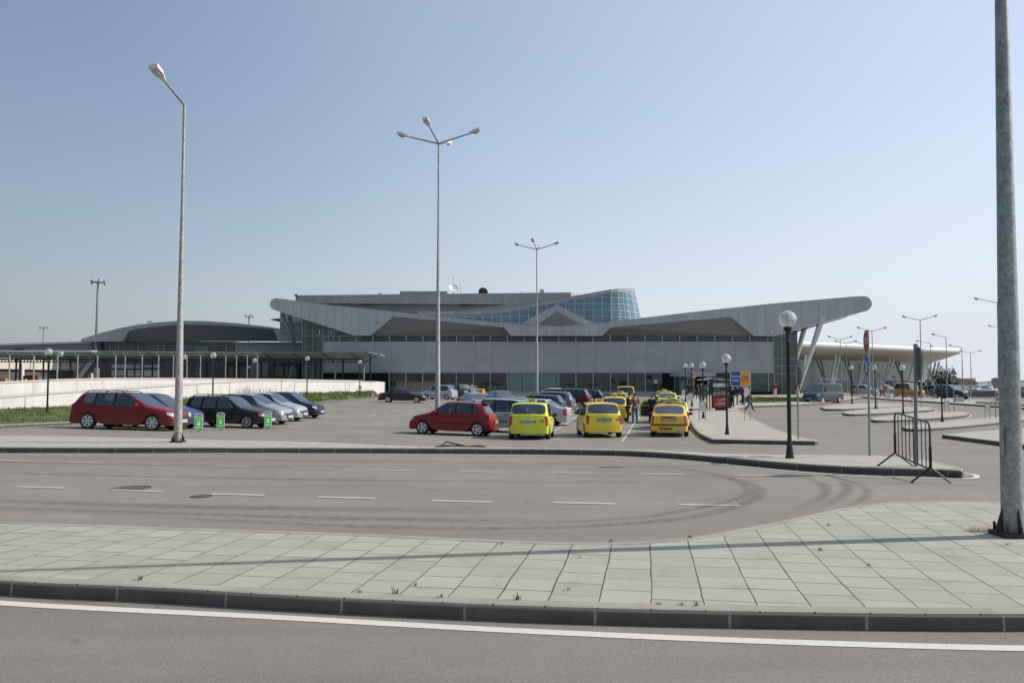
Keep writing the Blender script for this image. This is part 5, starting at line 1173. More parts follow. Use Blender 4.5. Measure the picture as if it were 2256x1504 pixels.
SP = {
 'hatch': dict(L=3.92, W=1.68, H=1.47, fx=1.20, rx=-1.29, wr=.295, xc=.88, zc=.98, xh=.18, xr=-1.42, xg=-1.80, zg=.98, xB=-.28, xC=-1.05, xD=-1.42, zf=.74, belt=(.92, 1.02), quarter=True, spokes=5, dt=-1.22),
 'kwagon': dict(L=4.47, W=1.79, H=1.50, fx=1.34, rx=-1.31, wr=.32, xc=1.02, zc=1.00, xh=.28, xr=-1.72, xg=-2.08, zg=1.02, xB=-.28, xC=-1.10, xD=-1.68, zf=.76, belt=(.93, 1.05), quarter=True, rails=True, spokes=6, dt=-1.55, darkmirror=False, trim=False),
 'swagon': dict(L=4.15, W=1.64, H=1.42, fx=1.22, rx=-1.22, wr=.29, xc=.80, zc=.93, xh=.22, xr=-1.68, xg=-1.98, zg=.95, xB=-.28, xC=-1.02, xD=-1.66, zf=.72, belt=(.87, .90), quarter=True, rails=True, spokes=8, fat=0, dt=-1.5, tr=.80),
 'astra': dict(rw=.86, L=4.29, W=1.71, H=1.50, fx=1.24, rx=-1.37, wr=.30, xc=.86, zc=.96, xh=.2, xr=-1.80, xg=-2.05, zg=1.02, xB=-.34, xC=-1.14, xD=-1.75, zf=.72, belt=(.90, .98), quarter=True, tail=(2, 3), dt=-1.62, rtuck=.04, tr=.84, pr=.72, z2=.56, trim=False, darkmirror=True),
 'fabia': dict(rw=.86, L=4.0, W=1.65, H=1.50, fx=1.18, rx=-1.28, wr=.295, xc=.86, zc=1.02, xh=.24, xr=-1.58, xg=-1.86, zg=1.02, xB=-.30, xC=-1.06, xD=-1.5, zf=.78, belt=(.93, .97), quarter=True, tail=(2, 3), rtuck=.06, tr=.83, pr=.74, z2=.58, trim=False, dt=-1.4),
 'sedan': dict(L=4.25, W=1.68, H=1.40, fx=1.20, rx=-1.24, wr=.285, xc=.80, zc=.94, xh=.12, xr=-1.02, xg=-1.50, zg=.98, zd=.97, xB=-.32, xC=-1.02, xD=-1.18, zf=.70, belt=(.88, .92), tail=(2, 3), rtuck=.05, tr=.78, pr=.74, z2=.53, zr=1.36, ct=.12, dt=-.98),
 'lift': dict(L=4.57, W=1.77, H=1.46, fx=1.32, rx=-1.26, wr=.31, xc=.92, zc=.98, xh=.22, xr=-1.05, xg=-1.85, zg=1.00, zd=1.0, xB=-.30, xC=-1.02, xD=-1.32, zf=.73, belt=(.90, .96), tail=(2, 3), zr=1.42, ct=.14, dt=-1.0, rtuck=.05, pr=.5, z2=.55),
 'coupe': dict(L=4.66, W=1.74, H=1.39, fx=1.42, rx=-1.30, wr=.31, xc=.78, zc=.93, xh=.12, xr=-.82, xg=-1.45, zg=.95, zd=.90, xB=-.30, xC=-.88, xD=-1.05, zf=.72, belt=(.88, .90), tail=(2, 3), zr=1.33, ct=.16, dt=-.78, spokes=5, nose=.06, tr=.74),
 'mini': dict(L=4.1, W=1.70, H=1.60, fx=1.24, rx=-1.30, wr=.30, xc=1.10, zc=1.05, xh=.40, xr=-1.62, xg=-1.92, zg=1.05, xB=-.22, xC=-1.02, xD=-1.55, zf=.80, belt=(.95, 1.03), quarter=True, tail=(3,), spokes=5, dt=-1.45),
 'suv': dict(L=4.4, W=1.83, H=1.72, fx=1.32, rx=-1.30, wr=.36, zb=.3, xc=.96, zc=1.15, xh=.3, xr=-1.72, xg=-2.02, zg=1.18, xB=-.28, xC=-1.08, xD=-1.66, zf=.95, belt=(1.07, 1.16), quarter=True, rails=True, tail=(3,), z2=.62, dt=-1.55, tr=.78, pf=.55, pr=.8),
 'van': dict(L=4.85, W=1.97, H=1.98, fx=1.50, rx=-1.45, wr=.34, zb=.28, xc=1.78, zc=1.15, xh=1.02, xr=-2.25, xg=-2.36, zg=1.15, xB=.42, xC=-.95, xD=-2.15, zf=.92, belt=(1.15, 1.16), quarter=True, tail=(3,), z2=.66, dt=-2.05, tr=.86, nose=.12, fr=.90, rtuck=.03, spokes=10, pf=.5, zr=1.95, ct=.02, trim=False),
 'cube': dict(L=4.0, W=1.68, H=1.82, fx=1.22, rx=-1.35, wr=.30, xc=1.12, zc=1.10, xh=.55, xr=-1.80, xg=-1.93, zg=1.08, xB=-.16, xC=-1.0, xD=-1.72, zf=.82, belt=(1.0, 1.04), quarter=True, tail=(2, 3), z2=.6, dt=-1.66, tr=.82, rtuck=.03, zr=1.79, pr=.7),
}
PROTO = {k: car_proto(k, v) for k, v in SP.items()}
def place_frame(x, y, hd, fx, rx, W):
    c, s = math.cos(hd), math.sin(hd); z = lambda a, b: grd(x+a*c-b*s, y+a*s+b*c)
    zf = (z(fx, W/2)+z(fx, -W/2))/2; zr = (z(rx, W/2)+z(rx, -W/2))/2; zl = (z(fx, W/2)+z(rx, W/2))/2; zrt = (z(fx, -W/2)+z(rx, -W/2))/2
    pitch = math.atan2(zf-zr, fx-rx); roll = math.atan2(zl-zrt, W); return (zf+zr)/2-((fx+rx)/2)*math.tan(pitch), pitch, roll
def car(key, paint, px, Y, hd, lab, cat='car', group=None, plate=None, X=None, name=None, extra=None):
    p = PROTO[key]; s = p['s']; X = (px-CX)/F*Y if X is None else X; hd = R(hd); z, pitch, roll = place_frame(X, Y, hd, s['fx'], s['rx'], s['W'])
    t = thing(name or ('taxi' if extra and 'sign' in extra else 'parked_car'), lab, cat, (X, Y, z), 0, group); t.rotation_euler = (roll, -pitch, hd)
    pm = M['p_'+paint]; wheel = None; rear = None
    for nm, me, kind, loc, rz in p['parts']:
        o = bpy.data.objects.new(nm, me); COL.objects.link(o); o.parent = wheel if kind == 'R' else t; o.location = loc; o.rotation_euler = (0, 0, rz)
        if kind == 'W': wheel = o
        if nm == 'body': o.material_slots[0].link = 'OBJECT'; o.material_slots[0].material = pm
        if kind == 'M' and me.materials[0] is None: o.material_slots[0].link = 'OBJECT'; o.material_slots[0].material = pm
        if kind == 'P': rear = o
    H, L, W = s['H'], s['L'], s['W']
    if plate:
        m = MB(); text_mb(m, plate, (-L/2+s.get('prx', .02)-.024, 0, s.get('pr', .62)), (0, -1, 0), (0, 0, 1), .125, bold=.003); m.build('plate_lettering', M['ink'], rear)
    for e in (extra or ()):
        if e == 'sign':
            m = MB(); x0 = s['xh']-.5; m.prism([(x0+.07, -.2, H+.01), (x0+.07, .2, H+.01), (x0+.03, .17, H+.15), (x0+.03, -.17, H+.15)], (-.14, 0, 0)); o = m.build('roof_sign', M['roofsign'], t); m = MB(); text_mb(m, 'TAXI', (x0-.113, 0, H+.078), (0, -1, 0), (0, 0, 1), .105, bold=.003); m.build('sign_lettering', M['ink'], o)
        if e == 'rack':
            for xx in (s['xh']-.35, s['xr']+.35):
                m = MB(); m.box((xx, 0, H+.075), (.05, W*.80, .035))
                for sy in (-1, 1): m.box((xx, sy*W*.37, H+.01), (.05, .04, .12))
                m.build('roof_rack', M['trim'], t)
        if e == 'strip':
            m = MB(); n = 14; yy = [-W/2*.93+W*.93*i/n for i in range(n+1)]
            f = lambda y: -L/2-.006+.16*(abs(y)/(W/2))**2.2
            for a, b in zip(yy, yy[1:]): m.prism([(f(a), a, .50), (f(b), b, .50), (f(b), b, .56), (f(a), a, .56)], (.03, 0, 0))
            m.build('bumper_strip', M['trim'], t)
            m = MB(); text_mb(m, '9733101', (-L/2-.016, .12, .36), (0, -1, 0), (0, 0, 1), .16, bold=.006); m.build('taxi_number', M['ink'], t)
            m = MB(); m.lathe([(0, 0), (.12, 0)], (0,0,0), 20, 'y'); tmp = m; m = MB()
            for q in tmp.f: m.face([(-L/2-.012+.03, -.40+tmp.v[i][0], .36+tmp.v[i][2]*.5) for i in q])
            m.build('oval_sticker', M['plate'], t)
            m = MB(); m.box((-L/2+.035, 0, .85), (.03, .62, .05)); m.build('boot_handle', M['trim'], t)
        if e == 'hatchtrim':
            m = MB(); m.box((-L/2+.055, 0, s.get('pr', .62)+.085), (.03, .62, .03)); m.build('boot_handle', M['trim'] if key == 'fabia' else pm, t)
            m = MB(); m.box((-L/2+.05, -.56, s.get('pr', .62)+.04), (.02, .14, .09)); m.build('amber_sticker', M['indicator'], t)
            m = MB(); m.box((s['xg']-.02, .08, s['zg']+.06), (.02, .42, .02), 0, ('X', .15)); m.build('rear_wiper', M['trim'], t)
            m = MB(); m.lathe([(0, 0), (.035, 0), (.04, .01)], (0,0,0), 14, 'y'); q = MB()
            for f_ in m.f: q.face([(-L/2+.035-m.v[i][1], m.v[i][0], .90+m.v[i][2]) for i in f_])
            q.build('round_badge', M['rim'], t)
        if e == 'amber':
            for sy in (1, -1): m = MB(); m.box((L/2-.26, sy*(W/2-.075), .70), (.18, .05, .13)); m.build('indicator', M['indicator'], t)
        if e == 'spoiler':
            m = MB(); m.box((s['xr']-.05, 0, H-.045), (.2, W*.62, .03)); m.build('roof_spoiler', pm, t)
    return t
G1 = 'cars parked side by side at the left of the car park'; G2 = 'cars parked in the middle of the car park'; G3 = 'yellow taxis waiting in two lanes'; G4 = 'distant vehicles by the departures hall'
car('kwagon', 'red', 290, 33.8, -4, 'metallic red estate car with silver alloy wheels, behind the one-armed lamp post', group=G1)
car('hatch', 'blue', 0, 36.0, -4, 'blue car nose peeking out behind the red estate car', X=-15.4, group=G1)
car('swagon', 'black', 0, 38.2, -9, 'black estate car with amber indicators behind the green boards', X=-12.95, group=G1, extra=('amber',))
car('hatch', 'silver', 0, 41.8, -8, 'silver hatchback just right of the black estate car, first of two silver ones', X=-13.0, group=G1)
car('hatch', 'silver2', 0, 45.2, -8, 'pale silver hatchback between a silver hatchback and a navy one', X=-13.1, group=G1)
car('hatch', 'navy', 0, 48.8, -8, 'navy blue hatchback at the right end of the left-hand row', X=-13.0, group=G1)
car('coupe', 'brown', 887, 80, 1, 'dark brown coupe with round light alloy wheels standing alone near the grass bank')
car('hatch', 'red2', 1000, 37.0, 167, 'red five-door hatchback parked sideways at the front of the car park', group=G2, plate='CA 4612 KH', extra=('spoiler',))
car('mini', 'silver', 1088, 40.6, 166, 'silver compact car parked directly behind the red hatchback', group=G2)
car('hatch', 'lightblue', 1118, 51, 166, 'blue car seen over the silver compact car', group=G2)
car('lift', 'silver2', 1172, 47.0, 164, 'silver saloon with a red tail lamp right behind the lime taxi', group=G2, plate='C 5510 XA')
car('kwagon', 'darkgreen', 1178, 57, 164, 'dark green estate car behind the silver saloon', group=G2)
car('mini', 'grey', 1208, 61.5, 164, 'grey tall hatchback with upright red lamps left of the maroon off-roader', group=G2)
car('suv', 'maroon', 1246, 67.5, 162, 'maroon off-road car, the tallest in the middle group', group=G2)
car('hatch', 'navy', 1288, 76, 160, 'dark navy hatchback right of the maroon off-roader', group=G2)
car('kwagon', 'white', 1212, 84, 166, 'white estate car furthest back in front of the frosted windows', group=G2)
car('lift', 'silver', 1044, 61, 112, 'silver saloon seen from behind over the red hatchback roof', group=G2)
car('lift', 'grey', 1098, 72, 110, 'grey saloon seen from behind, right of the similar silver one', group=G2)
car('mini', 'silver2', 968, 92, 158, 'silver tall hatchback behind the brown coupe', group='cars near the terminal wall')
car('suv', 'black', 1003, 98, 128, 'black car right of the silver tall hatchback near the terminal', group='cars near the terminal wall')
car('kwagon', 'grey', 1018, 103, 140, 'dark grey estate car between the black car and a yellow taxi', group='cars near the terminal wall')
TX = dict(cat='taxi', group=G3)
car('sedan', 'gold', 1033, 109, 168, 'golden yellow taxi mirrored in the dark terminal windows', cat='taxi', extra=('sign',))
car('astra', 'lime', 1173, 35.6, 84, 'lime yellow estate taxi, leftmost of the three front taxis', extra=('sign', 'hatchtrim'), plate='CA 8733 HB', **TX)
car('fabia', 'yellow2', 1317, 37.2, 92, 'bright yellow hatchback taxi, middle of the three front taxis', extra=('sign', 'hatchtrim'), plate='CA 0620 AT', **TX)
car('sedan', 'yellow', 1475, 38.0, 78, 'yellow saloon taxi with black bumper strip beside the kerb', extra=('sign', 'rack', 'strip'), plate='CA 5714 HX', **TX)
car('fabia', 'yellow2', 1352, 52.5, 84, 'yellow taxi with a roof rack behind the middle front taxi', extra=('sign', 'rack'), **TX)
car('sedan', 'yellow', 1363, 59.5, 84, 'yellow saloon taxi, third in the left taxi lane', extra=('sign',), **TX)
car('sedan', 'lime', 1368, 65.5, 84, 'pale lime taxi, just in front of the tall yellow van taxi', extra=('sign',), **TX)
car('cube', 'gold', 1377, 74, 84, 'tall orange yellow van taxi at the head of the left lane', extra=(), **TX)
car('sedan', 'lime', 1483, 43.8, 79, 'lime saloon taxi with a roof bar directly behind the kerbside taxi', extra=('sign', 'rack'), **TX)
a3 = car('sedan', 'yellow2', 1474, 50.2, 80, 'pale yellow saloon taxi with its left door open, third in the kerbside lane', extra=('sign',), **TX)
m = MB(); m.prism([(0,0,.28),(0,0,1.0),(.04,.10,1.32),(.16,.75,1.32),(.1,1.02,1.0),(.05,1.02,.30)], (.05, 0, 0)); d = m.build('open_door', M['p_lime'], a3); d.location = (.55, .80, 0); d.rotation_euler = (0, 0, R(-8))
m = MB(); m.prism([(-.012,.05,.34),(-.012,.05,.94),(.04,.93,.94),(.0,.93,.36)], (-.015, 0, 0)); m.build('door_lining', M['seat'], d)
m = MB(); m.prism([(-.01,.06,1.0),(.05,.14,1.26),(.15,.70,1.26),(.1,.92,1.0)], (.07, 0, 0)); m.build('side_window', M['trim'], d)
car('sedan', 'lime', 1469, 67.5, 80, 'lime saloon taxi, second from the front of the kerbside lane', extra=('rack',), **TX)
car('sedan', 'yellow2', 1463, 75.5, 80, 'yellow saloon taxi at the head of the kerbside lane', extra=('sign',), **TX)
car('van', 'vanblue', 1812, 84, 217, 'blue grey minibus with dark windscreen turning in front of the glass corner', cat='van', name='minibus')
car('cube', 'gold', 2001, 106, 290, 'orange yellow van driving with its headlights on behind the barriers', cat='van', group=G4, name='small_van')
car('suv', 'darkgreen', 2092, 97, 300, 'dark green off-road car behind the lamp on the nearest platform', group=G4, name='off_road_car')
car('hatch', 'silver', 1903, 116, 318, 'silver hatchback facing the camera left of a white car', group=G4); car('sedan', 'white', 1953, 124, 310, 'white saloon car left of the orange yellow van', group=G4)
car('van', 'white', 2023, 126, 110, 'white van right of the orange yellow van', cat='van', group=G4, name='small_van'); car('hatch', 'brown', 2043, 128, 300, 'dark small car just right of the white van', group=G4); car('lift', 'darkgreen', 2060, 112, 300, 'green car left of the dark off-road car', group=G4)
car('sedan', 'white', 2166, 118, 10, 'white saloon roof showing above the grey parapet wall', group=G4); car('lift', 'silver2', 2192, 120, 10, 'silver roof showing above the parapet wall, right of the white one', group=G4)
# orange bus
def bus():
    X = (2113-CX)/F*168; t = thing('bus', 'orange roofed small bus far off at right behind the parapet wall', 'bus', (X, 168, grd(X, 168)), R(12)); m = MB(); m.box((0, 0, .75), (5.6, 2.2, .9)); m.box((-1.4, 0, 1.2), (2.9, 2.18, .1)); m.build('body', M['plastic_white'], t)
    m = MB(); m.box((0, 0, 2.42), (5.7, 2.26, .26)); m.box((-.6, 0, 2.6), (1.0, .9, .12)); m.build('roof', M['p_orange'], t)
    for k in range(5): m = MB(); m.box((-2.2+k*1.08, 0, 1.75), (.95, 2.16, 1.02)); m.build('side_window', M['glass_teal'], t); m = MB(); m.box((-2.74+k*1.08, 0, 1.75), (.12, 2.21, 1.08)); m.build('window_post', M['p_orange'], t)
    m = MB(); m.box((2.72, 0, 1.2), (.14, 2.24, 2.0)); m.build('front_panel', M['p_orange'], t); m = MB(); m.box((2.82, 0, 1.6), (.06, 1.8, .9)); m.build('windscreen', M['glass_dark'], t)
    for x in (-1.7, 1.7):
        for sy in (1, -1): m = MB(); m.cyl((x, sy*.85, .42), (x, sy*1.12, .42), .42, .42, 18); m.build('wheel', M['rubber'], t, True)
bus()
# white scooter lying near the silver saloon, and the white mirror-like board
def scooter():
    g = G(1268, 909); t = thing('scooter', 'small white scooter standing between the parked cars and the taxi lane', 'scooter', g, R(170)); m = MB(); m.sphere((0, 0, .55), .2, 14, 9, (1.9, .8, .7)); m.box((.45, 0, .62), (.1, .26, .55), 0, ('Y', -.35)); m.box((.1, 0, .28), (.6, .24, .06)); m.build('body', M['p_white'], t, True)
    m = MB(); m.sphere((-.15, 0, .74), .14, 12, 8, (1.8, .8, .45)); m.build('seat', M['trim'], t, True); m = MB(); m.cyl((.5, -.28, .95), (.5, .28, .95), .015, .015, 8); m.cyl((.47, 0, .6), (.5, 0, .98), .02, .02, 8); m.build('handlebar', M['trim'], t, True)
    for x in (-.45, .58): m = MB(); m.lathe([(.13, -.04), (.21, -.045), (.23, 0), (.21, .045), (.13, .04)], (x, 0, .23), 18, 'y'); m.lathe([(0, .0), (.13, .03)], (x, 0, .23), 14, 'y'); m.build('wheel', M['rubber'], t, True)
    t.scale = (.62, .62, .62)
scooter()
# ============================================================= PEOPLE
SK = plain('skin', (.42,.25,.18), .6, var=.06)
CL = {}
def cloth(c, stripes=None):
    key = (c, stripes)
    if key not in CL:
        k = NT('cloth'); k.set(Roughness=.9, Specular_IOR_Level=.2); v = k.coord(); n = k.noise(v, 9, 4); b = k.ramp(n, [(.3, tuple(x*.8 for x in c)), (.7, tuple(min(1, x*1.15) for x in c))])
        if stripes: z = k.sep(v)[2]; b = k.mix(k.line(z, .13, .055), b, stripes)
        k.base(b); CL[key] = k.m
    return CL[key]
def skin_mesh(name, verts, edges, radii, root=0, sub=2):
    me = bpy.data.meshes.new(name); me.from_pydata([tuple(v) for v in verts], edges, []); bm = bmesh.new(); bm.from_mesh(me); ly = bm.verts.layers.skin.verify(); bm.verts.ensure_lookup_table()
    for i, r in enumerate(radii): bm.verts[i][ly].radius = (r, r) if isinstance(r, (int, float)) else r; bm.verts[i][ly].use_root = (i == root)
    bm.to_mesh(me); bm.free(); ob = bpy.data.objects.new(name, me); COL.objects.link(ob); ob.modifiers.new('k', 'SKIN'); sb = ob.modifiers.new('s', 'SUBSURF'); sb.levels = sub; sb.render_levels = sub
    dg = bpy.context.evaluated_depsgraph_get(); out = bpy.data.meshes.new_from_object(ob.evaluated_get(dg)); bpy.data.objects.remove(ob); out.name = name; out.polygons.foreach_set('use_smooth', [True]*len(out.polygons)); return out
def person(base, hd, lab, top, legs, hair=(.03,.022,.018), H=1.75, pose='stand', group=None, shoe=(.03,.03,.03), stripes=None, sleeves=True, lean=0.0, hat=None):
    k = H/1.75; V3 = lambda x, y, z: Vector((x, y, z))*k
    t = thing('person', lab, 'person', base, R(hd), group)
    hipz = .93; bend = {'bend': 1.05}.get(pose, lean)
    up = lambda d, y=0: V3(math.sin(bend)*d, y, hipz+math.cos(bend)*d)
    pel = V3(0, 0, hipz); ch = up(.33); nk = up(.53); hz = .60 if pose != 'bend' else .58; hd0 = up(.62)+V3(.02, 0, 0); hd1 = up(.72)+V3(.03, 0, 0)
    hips = [V3(0, s*.09, hipz-.06) for s in (1, -1)]
    if pose == 'walk': kn = [V3(.16, .1, .5), V3(-.02, -.09, .48)]; an = [V3(.30, .1, .10), V3(-.30, -.09, .16)]
    elif pose == 'bend': kn = [V3(.12, .14, .49), V3(-.05, -.12, .48)]; an = [V3(.02, .17, .08), V3(-.22, -.14, .08)]
    else: kn = [V3(.02, .11, .49), V3(.03, -.12, .49)]; an = [V3(-.02, .13, .08), V3(0, -.15, .08)]
    toe = [a+V3(.16, .02*s, -.045) for a, s in zip(an, (1, -1))]; heel = [a+V3(-.05, 0, -.04) for a in an]
    sh = [up(.47, s*.19) for s in (1, -1)]
    if pose == 'front': el = [up(.2, s*.27)+V3(-.02, 0, 0) for s in (1, -1)]; ha = [up(.13, s*.10)+V3(.24, 0, 0) for s in (1, -1)]
    elif pose == 'reach': el = [up(.30, .30)+V3(.18, 0, .02), up(.2, -.27)]; ha = [up(.33, .25)+V3(.44, 0, .02), up(.05, -.22)+V3(.16, 0, 0)]
    elif pose == 'bend': el = [p+V3(.08, 0, -.28) for p in sh]; ha = [p+V3(.22, -.06*s, -.22) for p, s in zip(el, (1, -1))]
    elif pose == 'walk': el = [sh[0]+V3(-.08, .06, -.27), sh[1]+V3(.07, -.06, -.27)]; ha = [el[0]+V3(-.04, .0, -.25), el[1]+V3(.14, 0, -.20)]
    elif pose == 'call': el = [sh[0]+V3(.10, .12, -.20), sh[1]+V3(0, -.07, -.27)]; ha = [hd0+V3(.06, .12, -.02), el[1]+V3(.06, .02, -.24)]
    else: el = [p+V3(-.03, .07*s, -.27) for p, s in zip(sh, (1, -1))]; ha = [p+V3(.07, -.02*s, -.24) for p, s in zip(el, (1, -1))]
    # body: one continuous skinned figure with fingers
    vs = [pel, ch, nk, hd0, hd1]; rs = [(.115, .085), (.13, .09), .05, (.075, .085), (.06, .07)]; ed = [(0,1),(1,2),(2,3),(3,4)]
    def add(p, r, a): vs.append(p); rs.append(r); ed.append((a, len(vs)-1)); return len(vs)-1
    nose = add(hd0+V3(.11, 0, .0), .012, 3)
    for s in (1, -1): add(hd0+V3(0, s*.085, 0), .014, 3)
    for i, s in enumerate((1, -1)):
        a = add(hips[i], .085, 0); a = add(kn[i], .055, a); a = add(an[i], .04, a); add(toe[i], .03, a)
        b = add(sh[i], .055, 1); b = add(el[i], .04, b); d = (ha[i]-el[i]).normalized(); w = add(ha[i]-d*.02*k, .026, b); pm = add(ha[i]+d*.055*k, (.030, .016), w); sd = d.orthogonal().normalized(); cu = d.cross(sd)
        for q, ln in ((-.026, .062), (-.009, .075), (.009, .07), (.026, .055)):
            f1 = add(vs[pm]+(d*.03+sd*q)*k, .009, pm); add(vs[f1]+(d*ln*.55+cu*.022)*k, .008, f1)
        th = add(vs[w]+(d*.04+sd*.04)*k, .010, w); add(vs[th]+(d*.03+sd*.016+cu*.015)*k, .009, th)
    me = skin_mesh('body', vs, ed, [tuple(x*k for x in r) if isinstance(r, tuple) else r*k for r in rs], 0, 1); o = bpy.data.objects.new('body', me); COL.objects.link(o); o.parent = t; me.materials.append(SK)
    def garment(nm, vs, ed, rs, mat, sub=2):
        me = skin_mesh(nm, vs, ed, [tuple(x*k for x in r) if isinstance(r, tuple) else r*k for r in rs], 0, sub); me.materials.append(mat); o = bpy.data.objects.new(nm, me); COL.objects.link(o); o.parent = t; return o
    wr = [h-(h-e).normalized()*.03*k for h, e in zip(ha, el)]; dn = up(-.04)
    garment('jacket', [ch, dn, up(.50), sh[0], el[0], wr[0], sh[1], el[1], wr[1], up(.16)], [(0,9),(9,1),(0,2),(0,3),(3,4),(4,5),(0,6),(6,7),(7,8)] if sleeves else [(0,9),(9,1),(0,2),(0,3),(3,4),(0,6),(6,7)], [(.165,.125),(.150,.115),(.07,.07),.078,.06,.045,.078,.06,.045,(.150,.118)] if sleeves else [(.165,.125),(.150,.115),(.07,.07),.078,.062,.03,.078,.062,.03,(.150,.118)], cloth(top, stripes))
    garment('trousers', [pel+V3(0,0,.02), hips[0], kn[0], an[0], hips[1], kn[1], an[1]], [(0,1),(1,2),(2,3),(0,4),(4,5),(5,6)], [(.14,.11),.10,.075,.062,.10,.075,.062], cloth(legs))
    for i in (0, 1): garment('shoe', [heel[i], toe[i]], [(0,1)], [.048, .04], cloth(shoe), 1)
    m = MB(); m.sphere(hd1+V3(-.022, 0, -.012), .098*k, 14, 9, (1.0, .88, .86)); m.build('cap' if hat else 'hair', cloth(hat or hair), t, True)
    return t
PG = 'people around the taxi rank'
def stand(px, py, h, *a, **kw): g = G(px, py, h); return person(g, *a, **kw)
stand(1399, 932, 0, 110, 'person in a brownish pink shirt and blue jeans seen from behind between the taxi lanes', (.20,.11,.11), (.10,.14,.20), pose='front', H=1.80, group=PG)
stand(1383, 930, 0, -15, 'person in a dark maroon jacket facing the one in the pink shirt', (.045,.012,.018), (.03,.035,.045), pose='front', H=1.78, group=PG, lean=.12)
stand(1436, 931, 0, 60, 'person in a dark purple shirt leaning on the open taxi door', (.028,.024,.05), (.012,.013,.022), pose='reach', H=1.72, group=PG, lean=.15, hair=(.10,.09,.08))
p = P(985, 870, 47); person(Vector((p.x, 47, grd(p.x, 47))), 20, 'worker in a yellow high-visibility vest bending over behind the red hatchback', (.42,.62,.06), (.02,.02,.025), pose='bend', H=1.75, sleeves=True)
stand(1545, 879, .15, 95, 'person with white hair in a black and white striped shirt near the terminal entrance', (.03,.03,.035), (.05,.055,.06), hair=(.5,.5,.48), stripes=(.6,.6,.6), group=PG)
stand(1537, 878, .15, 60, 'person in a dark red top left of the one in the striped shirt', (.06,.02,.025), (.05,.06,.09), group=PG)
stand(1555, 881, .15, 120, 'person in a pale shirt partly hidden behind the lamp near the shelter', (.45,.42,.40), (.22,.26,.30), group=PG)
stand(1519, 876.5, .15, 250, 'person in black just outside the entrance door, left of the small taxi sign', (.02,.015,.015), (.02,.02,.022), group=PG); stand(1527, 875.5, .15, 230, 'person in a dark brown jacket by the entrance behind the lamps', (.04,.012,.012), (.02,.02,.025), group=PG)
stand(1614, 898, .15, 200, 'person in black with white shoes right of the advertising panel', (.016,.016,.018), (.035,.033,.03), shoe=(.6,.6,.6), group=PG, hair=(.22,.15,.08))
stand(1624, 891, .15, -20, 'person in a black jacket and jeans reaching out an arm to the right', (.013,.013,.015), (.12,.17,.21), pose='reach', group=PG)
stand(1637, 891, .15, 190, 'person in blue with dark red trousers facing the reaching one', (.03,.06,.15), (.10,.03,.03), pose='front', group=PG)
stand(1651, 905, .15, -10, 'person in a red top and blue jeans striding away behind the arched notice frame', (.22,.03,.06), (.03,.08,.18), pose='walk', group=PG)
stand(1708, 873.5, .17, 215, 'person in a red jacket and white trousers with arms folded by the glass corner', (.30,.02,.03), (.66,.66,.70), pose='front', group='two people in red and white by the glass corner')
stand(1757, 876, .17, 60, 'person in a red top and white trousers behind the thin sign pole', (.28,.02,.025), (.62,.62,.66), group='two people in red and white by the glass corner')
for px, Y, hdg, lab, c1, c2, ps in ((1876, 107, 200, 'person in black at the barriers, left of the farthest platform lamp', (.015,.015,.02), (.02,.02,.03), 'stand'), (1887, 108, 160, 'person in light blue at the barriers, right of one in black', (.18,.22,.42), (.10,.12,.22), 'stand'),
        (1938, 104, 20, 'person in a long white shirt walking behind the barriers', (.66,.66,.64), (.05,.05,.06), 'walk'), (1946, 105, 200, 'person in orange red walking beside the one in white', (.45,.10,.04), (.09,.02,.02), 'walk'), (2026, 104, 180, 'person in dark red crossing near the white van', (.10,.02,.03), (.03,.02,.03), 'walk'), (1975, 146, 90, 'small dark person by the departures hall door', (.02,.02,.03), (.02,.02,.03), 'stand')):
    x = (px-CX)/F*Y; person(Vector((x, Y, grd(x, Y))), hdg, lab, c1, c2, pose=ps, group='people near the departures hall')
# ============================================================= STREET FURNITURE
def crowd_barrier(A0, B0, h, bars, lab, group=None, mat='blackpaint', feet=None, r=.019):
    t = thing('crowd_barrier', lab, 'barrier', A0, 0, group); A = Vector((0,0,0)); B = Vector(B0)-Vector(A0); d = B.normalized() ; dh = Vector((d.x, d.y, 0)).normalized(); n = Vector((-dh.y, dh.x, 0)); z = Vector((0,0,1)); lo = .24*h/1.1; L_ = B.length; rc = .13
    m = MB(); c = lambda s, zz: A+d*s+z*zz
    pts = [c(0, lo+rc), c(0, h-rc)]+[c(rc-rc*math.cos(a), h-rc+rc*math.sin(a)) for a in (.5, 1.05)]+[c(rc, h), c(L_-rc, h)]+[c(L_-rc+rc*math.sin(a), h-rc+rc*math.cos(a)) for a in (.5, 1.05)]+[c(L_, h-rc), c(L_, lo+rc), c(L_-rc*.3, lo+rc*.25), c(L_-rc, lo), c(rc, lo), c(rc*.3, lo+rc*.25), c(0, lo+rc)]
    m.tube(pts, r, 8); m.build('frame', M[mat], t, True)
    m = MB()
    for k in range(1, bars+1): s = L_*k/(bars+1); m.cyl(c(s, lo), c(s, h), r*.55, r*.55, 6)
    m.build('bars', M[mat], t, True)
    for s in (0, L_):
        m = MB(); p = c(s, 0); q = p+z*lo*1.15; m.cyl(p+z*lo*1.1, p+z*(lo*1.1+.36*h), r*1.5, r*1.5, 8); m.cyl(q, p+n*.36, r, r, 6); m.cyl(q, p-n*.36, r, r, 6); m.build('foot', M[mat], t, True)
    return t
ya = G(1973, 1026, .15); yb = G(2051, 1063, 0); crowd_barrier(ya, yb, 1.12, 8, 'black steel crowd barrier standing half on the kerb beside the grey sign back')
